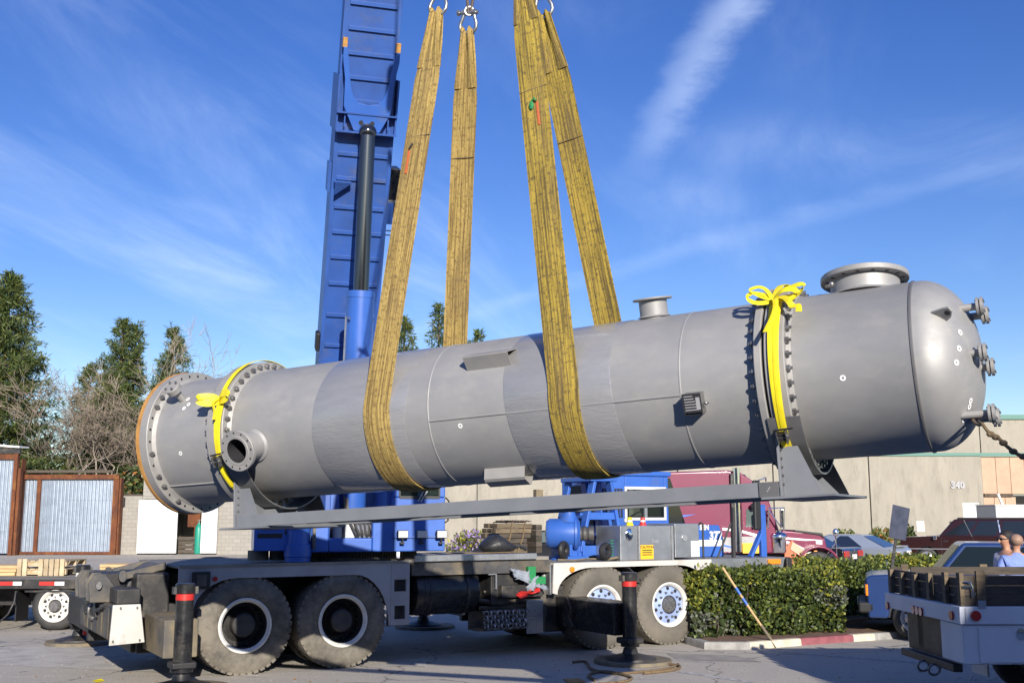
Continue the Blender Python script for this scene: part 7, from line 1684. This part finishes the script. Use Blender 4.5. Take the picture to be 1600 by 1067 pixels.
def semi():
    Y = 31.; q = lambda px, py: at(px, py, Y); o = q(1160, 860); o.z = 0
    t = thing('semi_truck', 'maroon long-nosed truck with a tall sleeper and chrome stacks', 'truck', o)
    def X(px): return q(px, 800).x-o.x
    def Z(py): return q(1150, py).z
    MR = M_['maroon']; Wd = 2.4
    xs0, xs1 = X(1004), X(1157); zt = Z(737); zb = .95
    obj('sleeper', MB().prism([(xs0, zb), (xs1, zb), (xs1, zt), (xs1-.35, zt+.05), (xs0+.1, zt-.02), (xs0, zt-.1)], (0, Wd, 0), (1, 0, 0), (0, 0, 1), Wd), MR, t, bevel=.06, seg=3)
    xc1 = X(1214); 
    side = [(xs1+.01, zb), (xc1+.05, zb), (xc1+.05, Z(826)), (X(1199), Z(770)), (X(1188), Z(757)), (xs1+.01, Z(737))]
    obj('cab', MB().prism(side, (0, Wd-.05, 0), (1, 0, 0), (0, 0, 1), Wd-.1), MR, t, bevel=.05, seg=3)
    d0, d1 = X(1165), X(1192); w = obj('door_window', MB().prism([(d0, Z(823)), (d1+.02, Z(823)), (d1-.03, Z(797)), (d0+.03, Z(795))], (0, .048, 0), (1, 0, 0), (0, 0, 1), .01), M_['glass_green'], t, smooth=0)
    obj('window_mirror', MB().box(d0+.22, d0+.34, -.25, -.12, Z(822), Z(800)), M_['ink'], t, bevel=.02); obj('door_seam', MB().box(d0-.1, d0-.085, .043, .049, zb, Z(790)).box(d1+.08, d1+.095, .043, .049, zb, Z(815)), M_['ink'], t)
    obj('windscreen', MB().add([(xc1+.055, .2, Z(824)), (xc1+.055, Wd-.2, Z(824)), (X(1199)+.01, Wd-.25, Z(772)), (X(1199)+.01, .25, Z(772))], [(0, 1, 2, 3)]), M_['glass_dark'], t, smooth=0)
    hood = [(xc1+.06, .95), (X(1225), Z(828)), (X(1262), Z(831)), (X(1288), Z(835)), (X(1293), Z(843)), (X(1299), Z(872)), (X(1299), .7), (X(1285), .7)]
    obj('bonnet', MB().prism(hood, (0, Wd-.35, 0), (1, 0, 0), (0, 0, 1), Wd-.7), MR, t, bevel=.05, seg=3)
    obj('bonnet_top_trim', MB().prism([(X(1245), Z(829)+.02), (X(1288), Z(834)+.02), (X(1291), Z(840)), (X(1285), Z(836)), (X(1245), Z(830))], (0, Wd-.3, 0), (1, 0, 0), (0, 0, 1), Wd-.6), M_['ink'], t)
    fz = Z(868); xw = X(1277)
    for y in (.0, Wd-.5): 
        fd = [(xw+.62*math.cos(PI*k/12), .55+.62*math.sin(PI*k/12)) for k in range(13)]; fi = [(xw+.55*math.cos(PI*k/12), .55+.55*math.sin(PI*k/12)) for k in range(12, -1, -1)]
        obj('fender', MB().prism(fd+fi, (0, y+.5, 0), (1, 0, 0), (0, 0, 1), .5), MR, t, bevel=.03)
    for xx in (xw, xs0+.3, xs0-1.0):
        for y, s in ((.02, -1), (Wd-.02, 1)): wheel_parts(t, (xx, y, .5), (0, s, 0), .5, .3, .29, M_['rubber_dark'], M_['alu_bright'], M_['alu_bright'], 10, .05, .1, .05)
    obj('frame_rail', MB().box(xs0-1.8, xw+.4, .6, .8, .6, .9).box(xs0-1.8, xw+.4, Wd-.8, Wd-.6, .6, .9), M_['black_dirty'], t); obj('bumper', MB().box(X(1297), X(1301), .1, Wd-.1, .35, .75), M_['chrome'], t, bevel=.03)
    # stripes and panels on the near side
    def stripe(nm, pts, m, y): obj(nm, MB().prism([(X(a), Z(b)) for a, b in pts], (0, y, 0), (1, 0, 0), (0, 0, 1), .003), M_[m], t, smooth=0)
    stripe('grey_stripe', [(1128, 838), (1182, 838), (1182, 850), (1128, 850)], 'fender', .044 - .0)
    stripe('white_stripe', [(1128, 824), (1156, 827), (1156, 831), (1128, 828)], 'white', -.004)
    stripe('grey_panel', [(1110, 838), (1156, 840), (1156, 862), (1110, 862)], 'fender', -.002)
    stripe('white_stripe', [(1159, 828), (1185, 835), (1185, 840), (1159, 832)], 'white', .04)
    stripe('blue_stripe', [(1128, 850), (1155, 857), (1155, 859), (1128, 853)], 'tape_blue', -.006)
    stripe('blue_stripe', [(1060, 805), (1088, 803), (1060, 809)], 'tape_blue', -.004)
    stripe('bonnet_stripe', [(1226, 839), (1262, 842), (1292, 844), (1262, 845), (1226, 842)], 'white', .345)
    stripe('bonnet_stripe', [(1226, 843), (1245, 849), (1270, 863), (1266, 866), (1240, 853), (1226, 847)], 'white', .342)
    stripe('bonnet_badge', [(1278, 844), (1288, 845), (1288, 851), (1278, 850)], 'white', .343)
    stripe('yellow_box', [(1159, 848), (1184, 848), (1184, 864), (1159, 864)], 'sign_yellow', .03)
    # folded orange panel in front of the bonnet side and its marker lamp
    obj('orange_panel', MB().prism([(X(1226), Z(882)), (X(1228), Z(858)), (X(1240), Z(843)), (X(1246), Z(855)), (X(1244), Z(882))], (0, .3, 0), (1, 0, 0), (0, 0, 1), .03), M_['orange'], t)
    obj('peach_panel', MB().prism([(X(1240), Z(846)), (X(1262), Z(862)), (X(1258), Z(874)), (X(1236), Z(858))], (0, .26, 0), (1, 0, 0), (0, 0, 1), .02), M_['peach_panel'], t)
    obj('marker_lamp', MB().box(X(1272), X(1278), .2, .3, Z(866), Z(860)), M_['amber'], t, bevel=.02)
    # stacks, air cleaner, mirrors
    for px, y, r, top in ((1151, -.1, .1, 731), (1186, Wd+.0, .1, 738), (1151, Wd+.1, .1, 731)):
        obj('exhaust_stack', MB().cyl((X(px), y, 1.0), (X(px), y, Z(top)), r, n=20), M_['chrome'], t, smooth=40)
    obj('stack_cap', MB().cyl((X(1186), Wd, Z(742)), (X(1186), Wd, Z(736)), .15, n=16).box(X(1188), X(1196), Wd-.05, Wd+.05, Z(741), Z(737)), M_['grey_dirty'], t)
    obj('stack_guard', MB().box(X(1142), X(1146), -.12, -.02, 1.0, Z(740)), M_['black_oily'], t)
    obj('air_cleaner', MB().lathe([(0, Z(863)), (.2, Z(863)), (.22, Z(860)), (.22, Z(840)), (.24, Z(839)), (.24, Z(836)), (.2, Z(833)), (.1, Z(831)), (.1, Z(828)), (0, Z(828))], (X(1216), .1, 0), n=24), M_['chrome'], t, smooth=40)
    obj('mirror_frame', MB().tube([(X(1200), .1, Z(829)), (X(1199), -.2, Z(794)), (X(1222), -.25, Z(793)), (X(1221), -.2, Z(828))], .025, 6).tube([(X(1199), -.15, Z(796)), (X(1217), -.2, Z(824))], .02, 6), M_['chrome'], t)
    obj('mirror', MB().box(X(1215), X(1221), -.32, -.2, Z(824), Z(795)), M_['chrome'], t, bevel=.03); obj('round_mirror', MB().sphere((X(1177), -.1, Z(791)), .1, 12, 8), M_['ink'], t)
    obj('bonnet_mirror', MB().sphere((X(1306), .1, Z(832)), .1, 14, 10, (.9, .5, 1.15)).cyl((X(1305.5), .1, Z(872)), (X(1305.5), .1, Z(838)), .02, n=8).tube([(X(1292), .2, Z(866)), (X(1305), .1, Z(848))], .02, 6), M_['chrome'], t)
    obj('fuel_tank', MB().cyl((xs0+.2, .1, .62), (xs1-.3, .1, .62), .3, n=24), M_['chrome'], t, smooth=40)
    obj('fifth_wheel', MB().box(xs0-1.2, xs0-.3, .8, 1.6, .9, 1.05), M_['black_dirty'], t, bevel=.03)
semi()

# ------------------------------------------------------------------ white stake-bed truck in the right foreground
def stake_truck():
    c = Vector((at(1503, 948, 11.2).x, 11.2, 0)); fr = Vector((at(1389, 935, 13.25).x, 13.25, 0))
    t = thing('stake_truck', 'white stake-bed truck seen from its rear corner in the right foreground', 'truck', c)
    wv = (fr-c); W_ = wv.length; ang = math.atan2(wv.y, wv.x)-PI/2; t.rotation_euler = (0, 0, ang); M = Matrix.Translation(c) @ Matrix.Rotation(ang, 4, 'Z'); MI = M.inverted(); R3 = M.to_3x3()
    def near(px, py, y=0.): return MI @ onplane(px, py, M @ Vector((0, y, 0)), R3 @ Vector((0, 1, 0)))
    def rear(px, py, x=0.): return MI @ onplane(px, py, M @ Vector((x, 0, 0)), R3 @ Vector((1, 0, 0)))
    z1, z0 = near(1503, 947).z, near(1503, 975).z; zt = near(1560, 899).z; zs = near(1530, 893).z; L = 4.2; TW = M_['truck_white']
    obj('bed_rail', MB().box(0, L, -.03, .03, z0, z1), TW, t, bevel=.01); obj('bed_rail', MB().box(0, L, W_-.03, W_+.03, z0, z1), TW, t, bevel=.01); obj('rear_rail', MB().box(-.04, .035, -.03, W_+.03, z0+.001, z1-.001), TW, t, bevel=.01)
    n = 10
    for i in range(n): obj('floor_plank', MB().box(.04, L, .035+(W_-.07)*i/n, .035+(W_-.07)*(i+1)/n-.01, z1-.07, z1-.03), M_['timber_dark'], t, smooth=0)
    bh = (zt-z1)
    # stakes and boards; shade on the stakes is put into their darker timber colour
    for y in (.05, .42, .85, 1.25, 1.65, W_-.05): obj('stake', MB().box(.0, .045, y-.03, y+.05, z0+.05, zs-.085*min(1, y)+random.uniform(-.02, .02)), M_['timber'], t, bevel=.004)
    for (ya, yb) in ((.1, .82), (.87, 1.25), (1.29, W_-.08)):
        for k in range(3): obj('board', MB().box(.05, .075, ya, yb, z1+.003+bh*.9*k/3, z1+bh*.9*(k+1)/3-.004), M_['timber_dark'], t, bevel=.003, smooth=0)
    for x in (.2, 1.15, 2.1, 3.05, 4.0):
        for y in (0.0, W_): obj('stake', MB().box(x-.04, x+.05, y-.03+.02, y+.03, z0+.05 if x > 1 else z1-.05, zs+random.uniform(-.02, .02)), M_['timber'], t, bevel=.004)
    for y, s in ((.045, 1), (W_-.045, -1)):
        for k in range(3):
            for (xa, xb) in ((.02, .16), (.26, 2.1), (2.11, L)): obj('board', MB().box(xa, xb, y-.0125, y+.0125, z1+.003+bh*k/3, z1+bh*(k+1)/3-.004), M_['timber_dark'], t, bevel=.003, smooth=0)
    a = near(1511, 917); lt = obj('latch', MB().box(a.x-.05, a.x+.05, .0, .03, a.z-.012, a.z+.012).tube([(a.x-.03, .0, a.z+.05), (a.x+.03, -.01, a.z+.05), (a.x+.05, -.01, a.z), (a.x+.05, .0, a.z-.1)], .008, 6), M_['chrome'], t)
    a = near(1532, 940); obj('corner_bracket', MB().box(a.x-.04, a.x+.04, -.035, -.031, z1-.02, z1+.06), M_['galv'], t, bevel=.004)
    for px, py in ((1393, 946), (1434, 952), (1440, 953.5), (1446, 955), (1494, 961)):
        p = rear(px, py); 
        if -.1 < p.y < W_+.1: obj('marker_light', MB().cyl((-.06, p.y, p.z), (-.04, p.y, p.z), .045, n=14), M_['red_lens'], t)
    p = near(1522, 961); obj('marker_light', MB().cyl((p.x, -.055, p.z), (p.x, -.03, p.z), .05, n=18), M_['red_lens'], t)
    # under-bed box, rear frame, plate, hooks, wheels
    zb = near(1560, 1038).z
    bx = obj('tool_box', MB().box(near(1504, 990).x, near(1640, 990).x, .0, .55, zb, z0-.004), TW, t, bevel=.015); obj('box_door', MB().box(near(1528, 990).x, near(1640, 990).x, -.012, -.001, zb+.02, z0-.03), TW, t, bevel=.006)
    hd = near(1595, 990); obj('door_lock', MB().lathe([(0, 0), (.06, 0), (.055, .012), (.02, .015), (0, .015)], (hd.x, -.012, hd.z), (0, -1, 0), 16), M_['chrome'], bx)
    obj('frame', MB().box(.1, L+1, .6, .75, .55, z0-.02).box(.1, L+1, W_-.75, W_-.6, .55, z0-.02).box(.1, .2, .3, W_-.3, .5, z0-.02), M_['black_dirty'], t)
    a, b = rear(1462, 968, .15), rear(1422, 1000, .15); obj('rear_plate', MB().box(.13, .15, min(a.y, b.y), max(a.y, b.y), b.z, z0-.01), M_['kerb_cream'], t)
    obj('tail_light', MB().box(.1, .14, .32, .42, .62, .8), M_['red_lens'], t, bevel=.02); obj('tow_bar', MB().box(.0, .1, .3, W_-.3, .42, .5), M_['black_dirty'], t, bevel=.01)
    for y in (.8, 1.1): obj('tow_hook', MB().lathe([(.06+.014*math.cos(2*PI*k/6), .014*math.sin(2*PI*k/6)) for k in range(6)], (.0, y, .38), (0, 1, .3), 16, closed=True), M_['bolt'], t)
    obj('mud_flap', MB().box(.9, .92, W_-.5, W_-.1, .2, z0-.1), M_['white'], t)
    for x in (1.5, 4.9):
        for y, s in ((.08, -1), (W_-.08, 1)): wheel_parts(t, (x, y, .4), (0, s, 0), .4, .24, .23, M_['rubber_dark'], M_['rim_white'], M_['rim_white'], 8, .05, .09, .05)
        obj('axle', MB().cyl((x, .3, .4), (x, W_-.3, .4), .06, n=10), M_['black_dirty'], t)
    # cab, beyond the picture edge
    obj('cab', MB().prism([(L+.1, .55), (L+3.4, .55), (L+3.45, 1.15), (L+2.2, 1.3), (L+1.7, 2.0), (L+.15, 2.0)], (0, W_-.1, 0), (1, 0, 0), (0, 0, 1), W_-.2), TW, t, bevel=.06, seg=3)
    for y in (.09, W_-.11): obj('cab_window', MB().prism([(L+.4, 1.35), (L+1.9, 1.35), (L+1.6, 1.9), (L+.4, 1.9)], (0, y+.012, 0), (1, 0, 0), (0, 0, 1), .006+.004), M_['glass_dark'], t, smooth=0)
stake_truck()

# ------------------------------------------------------------------ sign, shovel
def small():
    Y = 21.; a = at(1398, 884, Y); b = at(1406, 838, Y); base = a+(a-b)*(a.z/(b.z-a.z)); c = at(1403, 816, Y); d = (c-base).normalized()
    t = thing('sign_post', 'dark blue sign board tilted on a thin post behind the hedge', 'sign', base)
    c = c-base; L = c.length
    obj('post', MB().bar((0, 0, 0), c+d*.25, .05, .035), M_['black_oily'], t)
    rt = Vector((.86, .5, 0)); rt = (rt-d*rt.dot(d)).normalized(); n_ = rt.cross(d); w, h = .24, .31
    if n_.y > 0: n_ = -n_
    o = obj('board', MB().add([c+n_*.03+rt*x+d*z+n_*k for k in (0, .004) for x, z in ((-w, -h), (w, -h), (w, h), (-w, h))], [(0, 3, 2, 1), (4, 5, 6, 7), (0, 1, 5, 4), (1, 2, 6, 5), (2, 3, 7, 6), (3, 0, 4, 7)]), M_['sign_back'], t, smooth=0)
    for z in (-.18, .18): obj('bolt', MB().cyl(c+n_*.03+d*z, c+n_*.045+d*z, .015, n=8), M_['bolt'], t)
    # shovel: blade on the kerb, handle against the hedge
    p1 = gr(1206, 1001, .09); p2 = gr(1216, 1012, .01); p0 = at(1129, 886, 17.42); dv = (p1-p0).normalized()
    t = thing('shovel', 'long-handled shovel with blue tape leaning on the hedge, blade on the kerb', 'shovel', p2)
    q = lambda s: p0.lerp(p1, s)-p2
    hd = obj('handle', MB().tube([q(k/8)+Vector((0, 0, -.012*math.sin(PI*k/8))) for k in range(9)], .019, 10), M_['lumber'], t)
    for s0, s1 in ((.27, .36), (.41, .5)): obj('tape', MB().tube([q(s0)+Vector((0, 0, -.012*math.sin(PI*s0))), q((s0+s1)/2)+Vector((0, 0, -.012*math.sin(PI*(s0+s1)/2))), q(s1)+Vector((0, 0, -.012*math.sin(PI*s1)))], .0215, 10), M_['tape_blue'], hd)
    sd = dv.cross(Vector((0, 0, 1))).normalized(); nn = sd.cross(dv)
    vs = []; fs = []; K = 8; J = 6
    for i in range(K+1):
        for j in range(J+1):
            s = i/K; w = .11*(.85+.15*min(1, s*4))*(1 if s < .75 else (1-(s-.75)*.5)); x = (j/J-.5)*2*w; vs.append(p1-p2+dv*(-.06+.33*s)+sd*x-nn*(.03*(1-(j/J*2-1)**2)*(1-s*.4)))
    for i in range(K):
        for j in range(J): fs.append((i*(J+1)+j, i*(J+1)+j+1, (i+1)*(J+1)+j+1, (i+1)*(J+1)+j))
    b = obj('blade', MB().add(vs, fs), M_['rust_dirty'], t, smooth=60); s = b.modifiers.new('thick', 'SOLIDIFY'); s.thickness = .004
    obj('socket', MB().tube([p1-p2-dv*.28, p1-p2-dv*.05, p1-p2+dv*.06-nn*.02], .025, 10, rs=[.021, .026, .02]), M_['rust_dirty'], t)
small()

# ------------------------------------------------------------------ people
def person(label, loc, rotz, h, shirt, hair, arms, glasses=False, headturn=0.):
    import bmesh
    t = thing('person', label, 'person', loc, rotz); k = h/1.75
    def skin(name, verts, edges, m, sub=2, root=0):
        me = bpy.data.meshes.new(name); me.from_pydata([tuple(Vector(v[0])*k) for v in verts], edges, []); 
        bm = bmesh.new(); bm.from_mesh(me); ly = bm.verts.layers.skin.verify(); bm.verts.ensure_lookup_table()
        for i, v in enumerate(verts):
            r = v[1] if isinstance(v[1], tuple) else (v[1], v[1]); bm.verts[i][ly].radius = (r[0]*k, r[1]*k); bm.verts[i][ly].use_root = (i == root)
        bm.to_mesh(me); bm.free(); me.materials.append(m); o = bpy.data.objects.new(name, me); COL.objects.link(o); o.parent = t
        md = o.modifiers.new('skin', 'SKIN'); md.use_smooth_shade = True; s = o.modifiers.new('sub', 'SUBSURF'); s.levels = sub; s.render_levels = sub; return o
    # faces -y
    V = [((0, 0, .95), (.15, .11)), ((0, 0, 1.1), (.14, .1)), ((0, -.01, 1.28), (.16, .115)), ((0, .0, 1.42), (.12, .09)), ((0, .0, 1.49), (.055, .056)), ((0, -.01, 1.54), (.05, .056)), ((0, -.015, 1.6), (.078, .092)), ((0, -.01, 1.67), (.09, .108)), ((0, 0, 1.73), (.07, .085))]
    E = [(i, i+1) for i in range(8)]
    def add(p, r, par): V.append((p, r)); E.append((par, len(V)-1)); return len(V)-1
    for s in (-1, 1):
        a = add((s*.1, 0, .86), .085, 0); b = add((s*.105, -.02, .5), .058, a); c = add((s*.11, .01, .28), .052, b); d = add((s*.11, .02, .09), .036, c); e = add((s*.12, -.06, .045), .04, d); add((s*.125, -.16, .03), .03, e)
        A = arms[0 if s < 0 else 1]
        a = add((s*.165, 0, 1.4), .058, 3); b = add((s*.2, 0, 1.33), .052, a); c = add(A[0], .041, b); d = add(A[1], .027, c); dirn = (Vector(A[1])-Vector(A[0])).normalized()
        w = Vector(A[1])+dirn*.06; p = add(tuple(w), (.034, .022), d); sd = dirn.cross(Vector((0, 1, 0))).normalized(); pl = sd.cross(dirn)
        for j, ln in ((-1.5, .062), (-.5, .075), (.5, .072), (1.5, .058)):
            f0 = w+dirn*.03+sd*j*.018; f1 = f0+dirn*ln*.5+pl*.006; f2 = f1+dirn*ln*.45-pl*.016; x = add(tuple(f0), .0095, p); y = add(tuple(f1), .009, x); add(tuple(f2), .0075, y)
        f0 = Vector(A[1])+dirn*.03+sd*.03*s; x = add(tuple(f0), .012, d); add(tuple(f0+dirn*.04+sd*.022*s), .01, x)
    body = skin('body', V, E, M_['skin'])
    # face and ears
    R = Matrix.Rotation(headturn, 4, 'Z')
    def hp(p): q = R @ Vector((p[0], p[1]+.01, p[2])); return (q+Vector((0, -.01, 0)))*k
    obj('ear', MB().sphere((0, 0, 0), .03*k, 10, 8, (.4, .75, 1.15)).xf(Matrix.Translation(hp((-.083, .005, 1.625)))), M_['skin'], t); obj('ear', MB().sphere((0, 0, 0), .03*k, 10, 8, (.4, .75, 1.15)).xf(Matrix.Translation(hp((.083, .005, 1.625)))), M_['skin'], t)
    obj('nose', MB().sphere((0, 0, 0), .02*k, 10, 8, (.7, 1.1, 1.3)).xf(Matrix.Translation(hp((0, -.112, 1.62)))), M_['skin'], t); obj('mouth', MB().sphere((0, 0, 0), .022*k, 10, 6, (1.1, .3, .28)).xf(Matrix.Translation(hp((0, -.1, 1.575)))), M_['stubble'], t)
    for s in (-1, 1): obj('eye', MB().sphere((0, 0, 0), .011*k, 8, 6, (1.2, .6, .8)).xf(Matrix.Translation(hp((s*.032, -.1, 1.65)))), M_['ink'], t)
    if hair == 'dark': obj('hair', MB().sphere((0, 0, 0), .106*k, 18, 12, (.9, 1.08, .86)).xf(Matrix.Translation(hp((0, .022, 1.69)))), M_['hair'], t, smooth=80)
    else: obj('hair', MB().sphere((0, 0, 0), .107*k, 20, 14, (.87, 1.06, .8)).xf(Matrix.Translation(hp((0, .014, 1.662)))), M_['stubble'], t, smooth=80)
    if glasses:
        for s in (-1, 1): obj('sunglass_lens', MB().sphere((0, 0, 0), .028*k, 10, 8, (1, .35, .75)).xf(Matrix.Translation(hp((s*.034, -.108, 1.65)))), M_['ink'], t); obj('temple', MB().bar(hp((s*.066, -.1, 1.655)), hp((s*.088, .0, 1.65)), .008*k, .012*k), M_['ink'], t)
    # shirt and trousers a little outside the body
    SV = [((0, 0, .9), (.172, .135)), ((0, 0, 1.1), (.17, .13)), ((0, -.005, 1.28), (.185, .14)), ((0, 0, 1.41), (.145, .11)), ((0, .005, 1.465), (.085, .08)), ((0, .005, 1.505), (.068, .07))]; SE = [(0, 1), (1, 2), (2, 3), (3, 4), (4, 5)]
    for s in (-1, 1):
        A = arms[0 if s < 0 else 1]; q = Vector((s*.2, 0, 1.33)).lerp(Vector(A[0]), .85); SV += [((s*.165, 0, 1.395), .075), ((s*.205, 0, 1.33), .072), (tuple(q), .068)]; n = len(SV); SE += [(3, n-3), (n-3, n-2), (n-2, n-1)]
    skin('shirt', SV, SE, shirt)
    TV = [((0, 0, .98), (.16, .122)), ((0, 0, .9), (.16, .125))]; TE = [(0, 1)]
    for s in (-1, 1): TV += [((s*.1, 0, .82), .1), ((s*.106, -.02, .5), .08), ((s*.11, .01, .1), .068)]; n = len(TV); TE += [(1, n-3), (n-3, n-2), (n-2, n-1)]
    skin('trousers', TV, TE, M_['trouser'])
    for s in (-1, 1): obj('shoe', MB().sphere((0, 0, 0), 1, 14, 8, (.05*k, .14*k, .05*k)).xf(Matrix.Translation((s*.12*k, -.06*k, .045*k))), M_['ink'], t)
    return t
p = at(1588, 860, 15.6)
person('bald man in a light blue shirt seen from behind by the blue car', (p.x, 15.6, 0), math.radians(180-15), 1.745, M_['shirt_blue'], 'shaved', (((-.24, .02, 1.1), (-.2, -.12, .9)), ((.24, .02, 1.1), (.22, -.1, .9))), headturn=math.radians(10))
p = at(1573, 860, 16.3)
person('man with dark hair and sunglasses in a white patterned shirt facing left', (p.x, 16.3, 0), math.radians(-75), 1.76, M_['shirt_white'], 'dark', (((-.23, .03, 1.1), (-.2, -.16, .98)), ((.23, .03, 1.1), (.2, -.16, .98))), glasses=True)
